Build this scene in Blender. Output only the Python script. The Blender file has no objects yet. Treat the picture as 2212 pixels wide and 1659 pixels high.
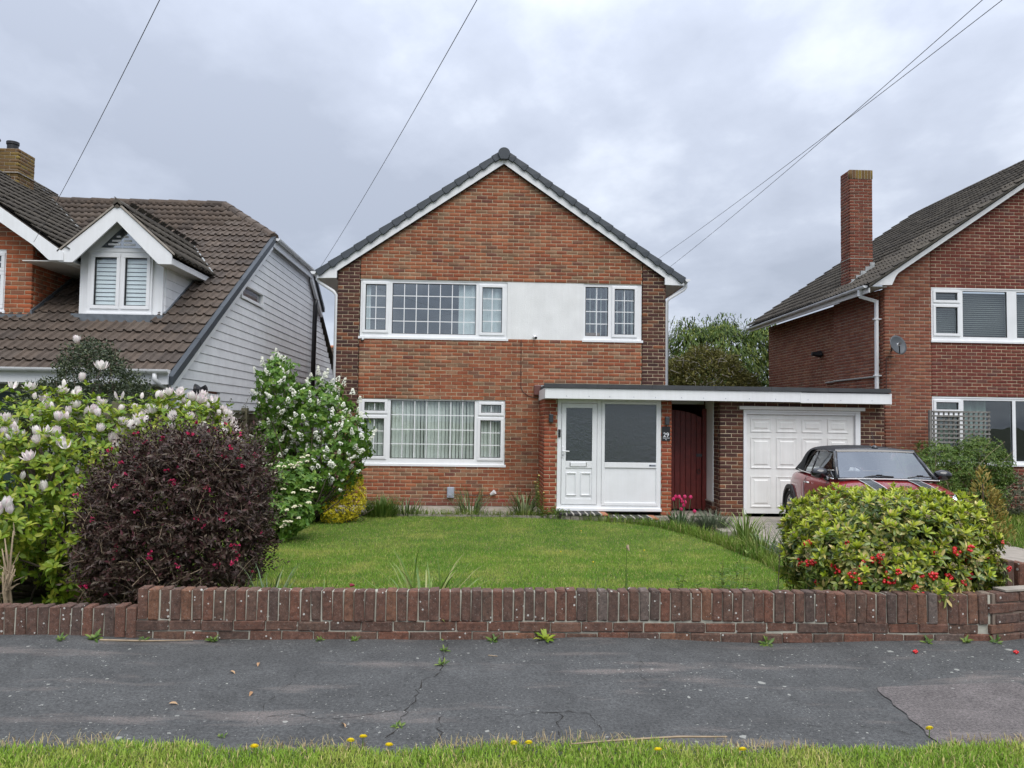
import bpy, bmesh, math, random
import numpy as np
from mathutils import Matrix, Vector, noise

S = bpy.context.scene
COL = S.collection
R = math.radians
rng = np.random.default_rng(29)
random.seed(29)

# ---------------------------------------------------------------- camera
CAM = Vector((0, 0, 1.6))
YAW, PITCH, ROLL = math.atan(61 / 1661.7), math.atan(79.2 / 1661.7), 0.0145
fw = Vector((math.sin(YAW) * math.cos(PITCH), math.cos(YAW) * math.cos(PITCH), math.sin(PITCH)))
r0 = Vector((math.cos(YAW), -math.sin(YAW), 0)); u0 = r0.cross(fw)
cr = r0 * math.cos(ROLL) + u0 * math.sin(ROLL); cu = u0 * math.cos(ROLL) - r0 * math.sin(ROLL)
cd = bpy.data.cameras.new('camera'); cam = bpy.data.objects.new('camera', cd); COL.objects.link(cam)
cam.matrix_world = Matrix(((cr.x, cu.x, -fw.x, CAM.x), (cr.y, cu.y, -fw.y, CAM.y), (cr.z, cu.z, -fw.z, CAM.z), (0, 0, 0, 1)))
cd.sensor_width = 36; cd.lens = 36 * 1661.7 / 2212; cd.clip_start = 0.05; cd.clip_end = 3000
S.camera = cam

# ---------------------------------------------------------------- sky, sun, exposure
SUN_EL, SUN_AZ = R(57), R(165)          # soft sun behind thin cloud, behind the camera and to the right
W = bpy.data.worlds.new('World'); S.world = W; W.use_nodes = True
nt = W.node_tree; nt.nodes.clear()
def N(t, **k):
    n = nt.nodes.new(t)
    for a, b in k.items(): setattr(n, a, b)
    return n
def Lk(a, b): nt.links.new(a, b)
out = N('ShaderNodeOutputWorld'); mixs = N('ShaderNodeMixShader')
sky = N('ShaderNodeTexSky', sky_type='NISHITA', sun_disc=False, sun_elevation=SUN_EL, sun_rotation=SUN_AZ, air_density=1.0, dust_density=2.0)
b1 = N('ShaderNodeBackground'); b1.inputs[1].default_value = 0.1; Lk(sky.outputs[0], b1.inputs[0])
tc = N('ShaderNodeTexCoord'); sep = N('ShaderNodeSeparateXYZ'); Lk(tc.outputs['Generated'], sep.inputs[0])
zz = N('ShaderNodeMath', operation='ADD'); Lk(sep.outputs['Z'], zz.inputs[0]); zz.inputs[1].default_value = 0.22
zm = N('ShaderNodeMath', operation='MAXIMUM'); Lk(zz.outputs[0], zm.inputs[0]); zm.inputs[1].default_value = 0.12
dx = N('ShaderNodeMath', operation='DIVIDE'); Lk(sep.outputs['X'], dx.inputs[0]); Lk(zm.outputs[0], dx.inputs[1])
dy = N('ShaderNodeMath', operation='DIVIDE'); Lk(sep.outputs['Y'], dy.inputs[0]); Lk(zm.outputs[0], dy.inputs[1])
cmb = N('ShaderNodeCombineXYZ'); Lk(dx.outputs[0], cmb.inputs[0]); Lk(dy.outputs[0], cmb.inputs[1])
mp = N('ShaderNodeMapping'); mp.inputs['Location'].default_value = (3.1, 7.7, 0); mp.inputs['Rotation'].default_value = (0, 0, 0.5); mp.inputs['Scale'].default_value = (1.0, 0.8, 1); Lk(cmb.outputs[0], mp.inputs[0])
n1 = N('ShaderNodeTexNoise'); n1.inputs['Scale'].default_value = 0.85; n1.inputs['Detail'].default_value = 7; n1.inputs['Roughness'].default_value = 0.5; n1.inputs['Distortion'].default_value = 0.25; Lk(mp.outputs[0], n1.inputs['Vector'])
n2 = N('ShaderNodeTexNoise'); n2.inputs['Scale'].default_value = 2.6; n2.inputs['Detail'].default_value = 8; n2.inputs['Roughness'].default_value = 0.55; Lk(mp.outputs[0], n2.inputs['Vector'])
nm = N('ShaderNodeMix', data_type='FLOAT'); nm.inputs[0].default_value = 0.36; Lk(n1.outputs[0], nm.inputs[2]); Lk(n2.outputs[0], nm.inputs[3])
rp = N('ShaderNodeValToRGB'); Lk(nm.outputs[0], rp.inputs[0])
e = rp.color_ramp.elements; e[0].position = 0.41; e[0].color = (0.395, 0.435, 0.525, 1); e[1].position = 0.605; e[1].color = (0.74, 0.79, 0.88, 1)
k = rp.color_ramp.elements.new(0.5); k.color = (0.495, 0.54, 0.64, 1)
# an overcast sky brightens evenly towards the zenith
g0 = N('ShaderNodeMath', operation='MAXIMUM'); Lk(sep.outputs['Z'], g0.inputs[0]); g0.inputs[1].default_value = 0
ga = N('ShaderNodeMath', operation='MULTIPLY_ADD'); Lk(g0.outputs[0], ga.inputs[0]); ga.inputs[1].default_value = 1.0; ga.inputs[2].default_value = 0.2
g1 = N('ShaderNodeMath', operation='MULTIPLY_ADD'); Lk(g0.outputs[0], g1.inputs[0]); Lk(ga.outputs[0], g1.inputs[1]); g1.inputs[2].default_value = 0.62
b2 = N('ShaderNodeBackground'); Lk(rp.outputs[0], b2.inputs[0]); Lk(g1.outputs[0], b2.inputs[1])
mixs.inputs[0].default_value = 0.92; Lk(b1.outputs[0], mixs.inputs[1]); Lk(b2.outputs[0], mixs.inputs[2]); Lk(mixs.outputs[0], out.inputs[0])

sl = bpy.data.lights.new('sun', 'SUN'); sl.energy = 1.5; sl.angle = R(50); sl.color = (1.0, 0.965, 0.91)
sun = bpy.data.objects.new('sun', sl); COL.objects.link(sun)
sd = Vector((math.sin(SUN_AZ) * math.cos(SUN_EL), math.cos(SUN_AZ) * math.cos(SUN_EL), math.sin(SUN_EL)))
sun.rotation_euler = sd.to_track_quat('Z', 'Y').to_euler(); sun.location = (0, -10, 20)
vs = S.view_settings; vs.view_transform = 'Standard'; vs.look = 'None'; vs.exposure = 0.82; vs.gamma = 1.0; vs.use_curve_mapping = False
S.cycles.use_denoising = True
S.cycles.max_bounces = 5; S.cycles.transparent_max_bounces = 16
S.cycles.sample_clamp_indirect = 6
S.cycles.use_adaptive_sampling = True; S.cycles.adaptive_threshold = 0.02

# ---------------------------------------------------------------- object helpers
WM = {}
def link(name, data):
    o = bpy.data.objects.new(name, data); COL.objects.link(o); return o
def tag(o, label=None, cat=None, group=None, kind=None):
    if label: o['label'] = label
    if cat: o['category'] = cat
    if group: o['group'] = group
    if kind: o['kind'] = kind
    return o
def thing(name, label, cat, loc=(0, 0, 0), group=None, rot=None):
    o = link(name, None); o.empty_display_size = 0.2
    m = Matrix.Translation(loc) @ (rot if rot is not None else Matrix.Identity(4))
    o.matrix_basis = m; WM[o] = m
    return tag(o, label, cat, group)
def put(o, parent, m=None):
    """place an object at world matrix m below parent"""
    m = m if m is not None else Matrix.Identity(4)
    if parent is not None:
        o.parent = parent; o.matrix_parent_inverse = WM[parent].inverted()
    o.matrix_basis = m; WM[o] = m
    return o
def obj(name, me, mat, parent=None, m=None, smooth=False):
    if mat is not None and not me.materials: me.materials.append(mat)
    if smooth: me.polygons.foreach_set('use_smooth', [True] * len(me.polygons))
    return put(link(name, me), parent, m)

class MB:
    """collects simple shapes into one mesh"""
    def __init__(s): s.v = []; s.f = []
    def add(s, vs_, fs):
        n = len(s.v); s.v += [tuple(p) for p in vs_]; s.f += [tuple(i + n for i in q) for q in fs]; return s
    def box(s, x0, x1, y0, y1, z0, z1):
        return s.add([(x0, y0, z0), (x1, y0, z0), (x1, y1, z0), (x0, y1, z0), (x0, y0, z1), (x1, y0, z1), (x1, y1, z1), (x0, y1, z1)],
                     [(0, 3, 2, 1), (4, 5, 6, 7), (0, 1, 5, 4), (1, 2, 6, 5), (2, 3, 7, 6), (3, 0, 4, 7)])
    def prism(s, pts, a, b, axis='y'):
        f = {'y': lambda p, t: (p[0], t, p[1]), 'x': lambda p, t: (t, p[0], p[1]), 'z': lambda p, t: (p[0], p[1], t)}[axis]
        n = len(pts)
        return s.add([f(p, a) for p in pts] + [f(p, b) for p in pts],
                     [tuple(range(n)), tuple(range(2 * n - 1, n - 1, -1))] + [((i + 1) % n, i, n + i, n + (i + 1) % n) for i in range(n)])
    def tube(s, pts, r, n=8, cap=True):
        pts = [Vector(p) for p in pts]; m = len(pts); rs = r if isinstance(r, (list, tuple)) else [r] * m
        base = len(s.v); up = Vector((0.13, 0.21, 0.97)); rings = []
        for i, p in enumerate(pts):
            t = (pts[min(i + 1, m - 1)] - pts[max(i - 1, 0)]); t = t.normalized() if t.length > 1e-9 else Vector((0, 0, 1))
            a = t.cross(up)
            if a.length < 1e-3: a = t.cross(Vector((1, 0, 0)))
            a.normalize(); b = t.cross(a); up = b * -1 if False else up
            rings.append([p + (a * math.cos(2 * math.pi * j / n) + b * math.sin(2 * math.pi * j / n)) * rs[i] for j in range(n)])
        V = [q for g in rings for q in g]; F = []
        for i in range(m - 1):
            for j in range(n):
                F.append((i * n + j, i * n + (j + 1) % n, (i + 1) * n + (j + 1) % n, (i + 1) * n + j))
        if cap: F += [tuple(range(n - 1, -1, -1)), tuple((m - 1) * n + j for j in range(n))]
        return s.add(V, F)
    def disc(s, c, r, axis, h, n=20):
        c = Vector(c); a = Vector(axis).normalized()
        return s.tube([c, c + a * h], r, n)
    def mesh(s, name):
        me = bpy.data.meshes.new(name); me.from_pydata(s.v, [], s.f); me.update()
        bm = bmesh.new(); bm.from_mesh(me); bmesh.ops.recalc_face_normals(bm, faces=bm.faces); bm.to_mesh(me); bm.free()
        return me
    def build(s, name, mat, parent=None, m=None, smooth=False, bevel=0):
        me = s.mesh(name)
        o = obj(name, me, mat, parent, m, smooth)
        if bevel:
            b = o.modifiers.new('bevel', 'BEVEL'); b.width = bevel; b.segments = 2; b.limit_method = 'ANGLE'; b.angle_limit = R(40)
        return o
def box_part(name, mat, parent, *a, bevel=0): return MB().box(*a).build(name, mat, parent, bevel=bevel)

def mesh_np(name, V, F, tone=None):
    """mesh from numpy arrays: V (n,3), F (m,k) same-sized faces, tone (n) stored as a point attribute"""
    V = np.asarray(V, np.float32); F = np.asarray(F, np.int32); k = F.shape[1]
    me = bpy.data.meshes.new(name); me.vertices.add(len(V)); me.vertices.foreach_set('co', V.ravel())
    me.loops.add(F.size); me.loops.foreach_set('vertex_index', F.ravel())
    me.polygons.add(len(F)); me.polygons.foreach_set('loop_start', np.arange(0, F.size, k, dtype=np.int32))
    me.polygons.foreach_set('loop_total', np.full(len(F), k, np.int32))
    if tone is not None:
        a = me.attributes.new('tone', 'FLOAT', 'POINT'); a.data.foreach_set('value', np.asarray(tone, np.float32))
    me.update(); me.validate(); return me

# ---------------------------------------------------------------- material helpers
class MT:
    def __init__(s, name):
        s.m = bpy.data.materials.new(name); s.m.use_nodes = True; s.t = s.m.node_tree
        s.b = s.t.nodes['Principled BSDF']; s.o = s.t.nodes['Material Output']
    def n(s, t, **k):
        x = s.t.nodes.new(t)
        for a, b in k.items(): setattr(x, a, b)
        return x
    def l(s, a, b): s.t.links.new(a, b)
    def noise(s, scale, detail=4, rough=0.55, vec=None, dist=0):
        x = s.n('ShaderNodeTexNoise'); x.inputs['Scale'].default_value = scale; x.inputs['Detail'].default_value = detail; x.inputs['Roughness'].default_value = rough; x.inputs['Distortion'].default_value = dist
        if vec is None: vec = s.pos()
        s.l(vec, x.inputs['Vector']); return x.outputs['Fac']
    def pos(s):
        if not hasattr(s, '_p'): s._p = s.n('ShaderNodeNewGeometry').outputs['Position']
        return s._p
    def ramp(s, fac, stops, interp='LINEAR'):
        x = s.n('ShaderNodeValToRGB'); s.l(fac, x.inputs[0]); r = x.color_ramp; r.interpolation = interp
        while len(r.elements) < len(stops): r.elements.new(0.5)
        for el, (p, c) in zip(r.elements, stops):
            el.position = p; el.color = (c, c, c, 1) if isinstance(c, (int, float)) else (*c, 1)
        return x.outputs[0]
    def mix(s, fac, a, b, mode='MIX'):
        x = s.n('ShaderNodeMix', data_type='RGBA', blend_type=mode)
        for v, i in ((fac, 0), (a, 6), (b, 7)):
            if isinstance(v, (int, float)): x.inputs[i].default_value = v if i == 0 else (v, v, v, 1)
            elif isinstance(v, tuple): x.inputs[i].default_value = (*v, 1)
            else: s.l(v, x.inputs[i])
        return x.outputs[2]
    def math(s, op, a, b=0.0, c=None):
        x = s.n('ShaderNodeMath', operation=op)
        for i, v in enumerate((a, b, c)):
            if v is None: continue
            if isinstance(v, (int, float)): x.inputs[i].default_value = v
            else: s.l(v, x.inputs[i])
        return x.outputs[0]
    def bump(s, h, strength=0.3, dist=0.01):
        x = s.n('ShaderNodeBump'); x.inputs['Strength'].default_value = strength; x.inputs['Distance'].default_value = dist
        s.l(h, x.inputs['Height']); s.l(x.outputs[0], s.b.inputs['Normal']); return x.outputs[0]
    def tone(s):
        a = s.n('ShaderNodeAttribute', attribute_name='tone'); i = s.n('ShaderNodeObjectInfo')
        return s.math('FRACT', s.math('ADD', a.outputs['Fac'], i.outputs['Random']))
    def col(s, c):
        if isinstance(c, tuple): s.b.inputs['Base Color'].default_value = (*c, 1)
        else: s.l(c, s.b.inputs['Base Color'])
        return s
    def set(s, **k):
        for a, v in k.items():
            i = s.b.inputs[a.replace('_', ' ')]
            if isinstance(v, (int, float)): i.default_value = v
            elif isinstance(v, tuple): i.default_value = v
            else: s.l(v, i)
        return s

def plain(name, c, rough=0.5, metal=0, var=0.12, scale=3.0, bump=0, bscale=60, streak=0):
    """a plain painted or moulded surface with light dirt and unevenness"""
    t = MT(name); f = t.noise(scale, 5)
    cc = t.mix(1.0, c, t.ramp(f, [(0.3, 1 - var), (0.7, 1.0)]), 'MULTIPLY')
    if streak:                                            # rain streaks and grime, running down
        mp_ = t.n('ShaderNodeMapping'); mp_.inputs['Scale'].default_value = (16, 16, 0.9); t.l(t.pos(), mp_.inputs[0])
        cc = t.mix(streak, cc, t.mix(t.ramp(t.noise(1, 5, 0.7, mp_.outputs[0]), [(0.42, 1), (0.62, 0)]), (1, 1, 1), (0.55, 0.53, 0.47)), 'MULTIPLY')
    t.col(cc).set(Roughness=rough, Metallic=metal)
    if bump: t.bump(t.noise(bscale, 3), bump, 0.004)
    return t.m
def brick_mat(name, stops, mottle=0.35, wash=None):
    t = MT(name); r = t.tone(); c = t.ramp(r, stops, 'LINEAR')
    f = t.noise(42, 5, 0.65); g = t.noise(1.1, 4)
    c = t.mix(mottle, c, t.ramp(f, [(0.25, 0.35), (0.75, 1.25)]), 'MULTIPLY')
    c = t.mix(1.0, c, t.ramp(g, [(0.3, 0.84), (0.7, 1.1)]), 'MULTIPLY')
    mp_ = t.n('ShaderNodeMapping'); mp_.inputs['Scale'].default_value = (7, 7, 0.55); t.l(t.pos(), mp_.inputs[0]); c = t.mix(0.6, c, t.ramp(t.noise(1, 5, 0.65, mp_.outputs[0]), [(0.35, 0.72), (0.6, 1.08)]), 'MULTIPLY')   # rain staining
    if wash: c = t.mix(t.math('MULTIPLY', t.ramp(t.noise(2.3, 6, 0.7), [(0.58, 0), (0.75, 1)]), wash[1]), c, wash[0])
    t.col(c).set(Roughness=0.9); t.b.inputs['Specular IOR Level'].default_value = 0.25
    t.bump(t.noise(120, 4, 0.7), 0.45, 0.004); return t.m
def mortar_mat(name, c):
    t = MT(name); t.col(t.mix(1.0, c, t.ramp(t.noise(9, 6, 0.7), [(0.3, 0.6), (0.7, 1.15)]), 'MULTIPLY')).set(Roughness=0.95)
    t.bump(t.noise(150, 3), 0.5, 0.004); return t.m
def leaf_mat(name, stops, rough=0.45, trans=0.25, spec=0.4):
    t = MT(name); r = t.tone(); c = t.ramp(r, stops)
    c = t.mix(0.5, c, t.ramp(t.noise(26, 2), [(0.3, 0.75), (0.7, 1.15)]), 'MULTIPLY')
    t.col(c).set(Roughness=rough); t.b.inputs['Specular IOR Level'].default_value = spec
    tr = t.n('ShaderNodeBsdfTranslucent'); t.l(c, tr.inputs[0]); ms = t.n('ShaderNodeMixShader'); ms.inputs[0].default_value = trans
    t.l(t.b.outputs[0], ms.inputs[1]); t.l(tr.outputs[0], ms.inputs[2]); t.l(ms.outputs[0], t.o.inputs[0]); return t.m
def glass_mat(name, tint=(0.55, 0.6, 0.6), refl=0.16, rough=0.0, bump=None):
    t = MT(name); t.t.nodes.remove(t.b)
    tr = t.n('ShaderNodeBsdfTransparent'); tr.inputs[0].default_value = (*tint, 1)
    gl = t.n('ShaderNodeBsdfGlossy'); gl.inputs['Roughness'].default_value = rough; gl.inputs[0].default_value = (0.9, 0.95, 1, 1)
    ge = t.n('ShaderNodeNewGeometry'); vm = t.n('ShaderNodeVectorMath', operation='DOT_PRODUCT'); t.l(ge.outputs['Incoming'], vm.inputs[0]); t.l(ge.outputs['Normal'], vm.inputs[1])
    fac = t.math('MULTIPLY_ADD', t.math('POWER', t.math('SUBTRACT', 1.0, t.math('ABSOLUTE', vm.outputs['Value'])), 5.0), 0.9 - refl, refl)   # thin pane, same from both sides
    ms = t.n('ShaderNodeMixShader'); t.l(fac, ms.inputs[0]); t.l(tr.outputs[0], ms.inputs[1]); t.l(gl.outputs[0], ms.inputs[2]); t.l(ms.outputs[0], t.o.inputs[0])
    if bump:
        b = t.n('ShaderNodeBump'); b.inputs['Strength'].default_value = bump; b.inputs['Distance'].default_value = 0.02
        t.l(t.noise(14, 4, 0.6, dist=1.5), b.inputs['Height']); t.l(b.outputs[0], gl.inputs['Normal'])
    else:
        b = t.n('ShaderNodeBump'); b.inputs['Strength'].default_value = 0.04; b.inputs['Distance'].default_value = 0.05
        t.l(t.noise(1.5, 1), b.inputs['Height']); t.l(b.outputs[0], gl.inputs['Normal'])
    return t.m

M = {}
M['brick_orange'] = brick_mat('brick_orange', [(0.0, (0.335, 0.118, 0.057)), (0.25, (0.29, 0.088, 0.046)), (0.45, (0.37, 0.145, 0.074)), (0.6, (0.235, 0.080, 0.048)), (0.75, (0.345, 0.175, 0.102)), (0.88, (0.235, 0.142, 0.086)), (1.0, (0.185, 0.070, 0.051))], 0.45, ((0.46, 0.31, 0.2), 0.2))
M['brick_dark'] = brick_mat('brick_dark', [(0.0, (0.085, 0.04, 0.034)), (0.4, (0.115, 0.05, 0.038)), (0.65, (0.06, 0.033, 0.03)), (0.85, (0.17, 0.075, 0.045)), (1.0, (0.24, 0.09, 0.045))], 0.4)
M['brick_pier'] = brick_mat('brick_pier', [(0.0, (0.34, 0.09, 0.045)), (0.5, (0.27, 0.07, 0.04)), (0.8, (0.36, 0.11, 0.05)), (1.0, (0.20, 0.06, 0.04))], 0.3)
M['brick_chimney'] = brick_mat('brick_chimney', [(0.0, (0.21, 0.065, 0.04)), (0.5, (0.16, 0.055, 0.038)), (0.8, (0.24, 0.085, 0.05)), (1.0, (0.12, 0.06, 0.045))], 0.45, ((0.10, 0.07, 0.05), 0.6))
M['brick_red'] = brick_mat('brick_red', [(0.0, (0.18, 0.052, 0.038)), (0.5, (0.15, 0.042, 0.034)), (0.8, (0.21, 0.068, 0.046)), (1.0, (0.13, 0.055, 0.048))], 0.3)
M['brick_side'] = brick_mat('brick_side', [(0.0, (0.25, 0.088, 0.054)), (0.5, (0.21, 0.074, 0.048)), (0.8, (0.285, 0.118, 0.068)), (1.0, (0.185, 0.078, 0.054))], 0.3, ((0.42, 0.3, 0.22), 0.2))
M['brick_left'] = brick_mat('brick_left', [(0.0, (0.42, 0.12, 0.05)), (0.5, (0.36, 0.10, 0.045)), (0.8, (0.30, 0.12, 0.06)), (1.0, (0.24, 0.10, 0.06))], 0.35)
M['mortar'] = mortar_mat('mortar', (0.46, 0.375, 0.255))
M['mortar_grey'] = mortar_mat('mortar_grey', (0.34, 0.29, 0.22))
M['mortar_dark'] = mortar_mat('mortar_dark', (0.20, 0.155, 0.12))
M['upvc'] = plain('white_upvc', (0.80, 0.81, 0.82), 0.35, var=0.07, streak=0.06)
M['upvc_old'] = plain('white_upvc_weathered', (0.80, 0.80, 0.78), 0.45, var=0.10, streak=0.10)
M['fascia'] = plain('white_fascia_board', (0.80, 0.81, 0.82), 0.4, var=0.08, scale=2, streak=0.09)
M['soffit'] = plain('soffit_board', (0.62, 0.60, 0.56), 0.5, var=0.12)
M['slate_tile'] = plain('dark_blue_grey_tile', (0.045, 0.055, 0.066), 0.55, var=0.25, bump=0.2)
M['gasket'] = plain('black_gasket', (0.015, 0.015, 0.017), 0.6)
M['black'] = plain('black_plastic', (0.012, 0.012, 0.014), 0.45)
M['grey_metal'] = plain('dark_grey_metal', (0.055, 0.06, 0.066), 0.45, 0.3)
M['room'] = plain('room_dark', (0.11, 0.11, 0.11), 0.9)
M['curtain'] = plain('curtain_cloth', (0.85, 0.86, 0.82), 0.9)
M['blind'] = plain('blind_slat_cloth', (0.88, 0.89, 0.82), 0.85)
M['glass'] = glass_mat('window_glass', (0.93, 0.96, 0.96), 0.07)
M['glass_up'] = glass_mat('window_glass_upper', (0.88, 0.92, 0.93), 0.14)
M['glass_obscure'] = glass_mat('obscure_glass', (0.42, 0.46, 0.45), 0.15, 0.3, 0.3)
M['lead'] = plain('lead_flashing', (0.16, 0.18, 0.20), 0.5, 0.3, var=0.35, scale=12)
M['lead_pale'] = plain('weathered_lead_and_mortar', (0.42, 0.44, 0.44), 0.7, 0.0, var=0.45, scale=14)
M['felt'] = plain('grey_roofing_felt', (0.055, 0.058, 0.062), 0.95, var=0.3, bump=0.6, bscale=200)
M['render_white'] = plain('white_render', (0.78, 0.785, 0.78), 0.9, var=0.10, bump=1.0, bscale=45, streak=0.08)
M['concrete'] = plain('concrete', (0.36, 0.32, 0.27), 0.95, var=0.35, scale=7, bump=0.4, bscale=90)
M['gutter'] = plain('white_gutter_plastic', (0.76, 0.77, 0.78), 0.35, var=0.12)
M['chrome'] = plain('chrome', (0.7, 0.7, 0.7), 0.12, 1.0, var=0.05)

# ---------------------------------------------------------------- ground, pavement, lawn, drive
def gz(x, y):
    """height of the garden ground"""
    t = min(max((y - 5.7) / 6.5, 0), 1)
    return -0.04 - 0.16 * t * t * (3 - 2 * t)
def pz(x, y):
    """height of the tarmac pavement"""
    t = (y - 3.85) / 1.75; k = min(max(t * 2.5, 0), 1)
    return -0.012 + 0.052 * t + k * (0.012 * math.sin(x * 1.7 + 0.6) + 0.008 * math.sin(x * 3.1 + y * 2))
def sheet(name, mat, xs, ys, zf, keep=lambda x, y: True, parent=None, skirt=0):
    idx = {}; V = []; F = []
    def vid(i, j):
        if (i, j) not in idx: idx[i, j] = len(V); V.append((xs[i], ys[j], zf(xs[i], ys[j])))
        return idx[i, j]
    for i in range(len(xs) - 1):
        for j in range(len(ys) - 1):
            if keep((xs[i] + xs[i + 1]) / 2, (ys[j] + ys[j + 1]) / 2):
                F.append((vid(i, j), vid(i + 1, j), vid(i + 1, j + 1), vid(i, j + 1)))
    me = bpy.data.meshes.new(name); me.from_pydata(V, [], F); me.update()
    if skirt:
        bm = bmesh.new(); bm.from_mesh(me); ed = [e for e in bm.edges if len(e.link_faces) == 1]
        g = bmesh.ops.extrude_edge_only(bm, edges=ed)['geom']
        for v in g:
            if isinstance(v, bmesh.types.BMVert): v.co.z -= skirt
        bm.to_mesh(me); bm.free()
    o = obj(name, me, mat, parent, smooth=not skirt)
    if parent is None: o['kind'] = 'structure'
    return o
lin = lambda a, b, n: [a + (b - a) * i / n for i in range(n + 1)]

def tarmac(name, base, pink, speck):
    t = MT(name); p = t.pos()
    grain = t.noise(62, 7, 0.86); mid = t.noise(3.2, 6, 0.65)
    c = t.mix(1.0, base, t.ramp(grain, [(0.36, 0.30), (0.64, 1.9)]), 'MULTIPLY')
    c = t.mix(1.0, c, t.ramp(mid, [(0.3, 0.72), (0.7, 1.2)]), 'MULTIPLY')
    mp_ = t.n('ShaderNodeMapping'); mp_.inputs['Scale'].default_value = (0.55, 2.6, 1); mp_.inputs['Location'].default_value = (4.4, 1.3, 0); t.l(p, mp_.inputs[0])
    worn = t.ramp(t.noise(1.5, 6, 0.62, mp_.outputs[0]), [(0.55, 0), (0.68, 1)])
    worn = t.math('MULTIPLY', worn, t.ramp(t.noise(90, 3, 0.7), [(0.35, 0.15), (0.62, 1)]))
    c = t.mix(t.math('MULTIPLY', worn, 0.9), c, pink)
    # pale lichen spots of several sizes
    for sc, th, den in ((8, 0.20, 0.60), (18, 0.20, 0.45), (44, 0.22, 0.38)):
        v = t.n('ShaderNodeTexVoronoi', feature='F1'); v.inputs['Scale'].default_value = sc; v.inputs['Randomness'].default_value = 1
        nz = t.n('ShaderNodeTexNoise'); nz.inputs['Scale'].default_value = 38; nz.inputs['Detail'].default_value = 4; t.l(p, nz.inputs['Vector']); wob = t.mix(0.016, p, nz.outputs['Color'], 'LINEAR_LIGHT'); t.l(wob, v.inputs['Vector'])
        sx = t.n('ShaderNodeSeparateColor'); t.l(v.outputs['Color'], sx.inputs[0])
        spot = t.math('LESS_THAN', v.outputs['Distance'], t.math('MULTIPLY', sx.outputs[1], th))
        pick = t.math('GREATER_THAN', t.math('MULTIPLY', sx.outputs[0], t.ramp(t.noise(0.9, 3), [(0.4, 0.35), (0.65, 1)])), den)
        c = t.mix(t.math('MULTIPLY', t.math('MULTIPLY', spot, pick), speck), c, (0.40, 0.40, 0.36))
    t.col(c).set(Roughness=0.88); t.bump(grain, 0.8, 0.006); return t.m
M['tarmac'] = tarmac('worn_tarmac', (0.060, 0.061, 0.060), (0.19, 0.16, 0.145), 0.62)
M['tarmac_patch'] = tarmac('coarse_tarmac', (0.105, 0.092, 0.088), (0.21, 0.18, 0.17), 0.35)
def soil_mat():
    t = MT('garden_soil'); c = t.ramp(t.noise(6, 6, 0.7), [(0.3, (0.035, 0.026, 0.016)), (0.55, (0.05, 0.06, 0.02)), (0.75, (0.08, 0.065, 0.035))])
    t.col(c).set(Roughness=1.0); t.bump(t.noise(40, 5), 0.8, 0.03); return t.m
M['soil'] = soil_mat()
def turf_mat():
    t = MT('turf'); c = t.ramp(t.noise(1.4, 5, 0.6), [(0.3, (0.07, 0.125, 0.016)), (0.6, (0.11, 0.16, 0.022)), (0.8, (0.16, 0.175, 0.04))])
    c = t.mix(0.8, c, t.ramp(t.noise(130, 3, 0.7), [(0.3, 0.35), (0.7, 1.4)]), 'MULTIPLY')
    t.col(c).set(Roughness=1.0); t.bump(t.noise(140, 3), 1.0, 0.03); return t.m
M['turf'] = turf_mat()

sheet('ground', M['soil'], [-900, -60, -14, 14, 60, 900], [-900, -60, -12, 40, 110, 900], lambda x, y: -0.34)
# the flowerbeds and rough ground of the gardens
sheet('garden_ground', M['soil'], lin(-14, 16, 60), lin(5.62, 34, 48), lambda x, y: gz(x, y) - 0.03)
pave = sheet('pavement', M['tarmac'], lin(-12, 12, 160), lin(3.70, 5.66, 16), pz)
# rough patch of newer tarmac at the right
def patch():
    V = []; F = []; n = 14
    for i in range(n + 1):
        y = 3.72 + (4.715 - 3.72) * i / n
        for x in (2.33 + (y - 3.86) * 0.115 + 0.012 * math.sin(y * 31), 3.2, 4.4, 6.5): V.append((x, y + (0.03 * (x - 2.4) / 1.0 if i == n else 0), pz(x, y) + 0.006))
    for i in range(n):
        for j in range(3): F.append((i * 4 + j, i * 4 + j + 1, i * 4 + j + 5, i * 4 + j + 4))
    me = bpy.data.meshes.new('tarmac_patch'); me.from_pydata(V, [], F); me.update(); return obj('tarmac_patch', me, M['tarmac_patch'], pave)
patch()
# cracks in the tarmac: jagged flat strips, slit shadow and dirt put into the colour
M['crack'] = plain('crack_shadow_dirt', (0.026, 0.022, 0.018), 1.0, var=0.6, scale=60)
def crack(pts, w):
    P = [Vector((x, y, 0)) for x, y in pts]; L = []
    for a, b in zip(P[:-1], P[1:]):
        n = max(2, int((b - a).length / 0.035))
        for i in range(n): L.append(a.lerp(b, i / n) + Vector((random.gauss(0, 0.012), random.gauss(0, 0.012), 0)))
    L.append(P[-1]); V = []; F = []
    for i, p in enumerate(L):
        t = (L[min(i + 1, len(L) - 1)] - L[max(i - 1, 0)]).normalized(); s = Vector((-t.y, t.x, 0)); h = w * random.choice((0.12, 0.3, 0.5, 0.9)) * (0.2 if i in (0, len(L) - 1) else 1)
        for q in (p - s * h, p + s * h): V.append((q.x, q.y, pz(q.x, q.y) + 0.003))
        if i: k = 2 * i; F.append((k - 2, k - 1, k + 1, k))
    me = bpy.data.meshes.new('crack'); me.from_pydata(V, [], F); me.update(); obj('crack', me, M['crack'], pave)
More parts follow.
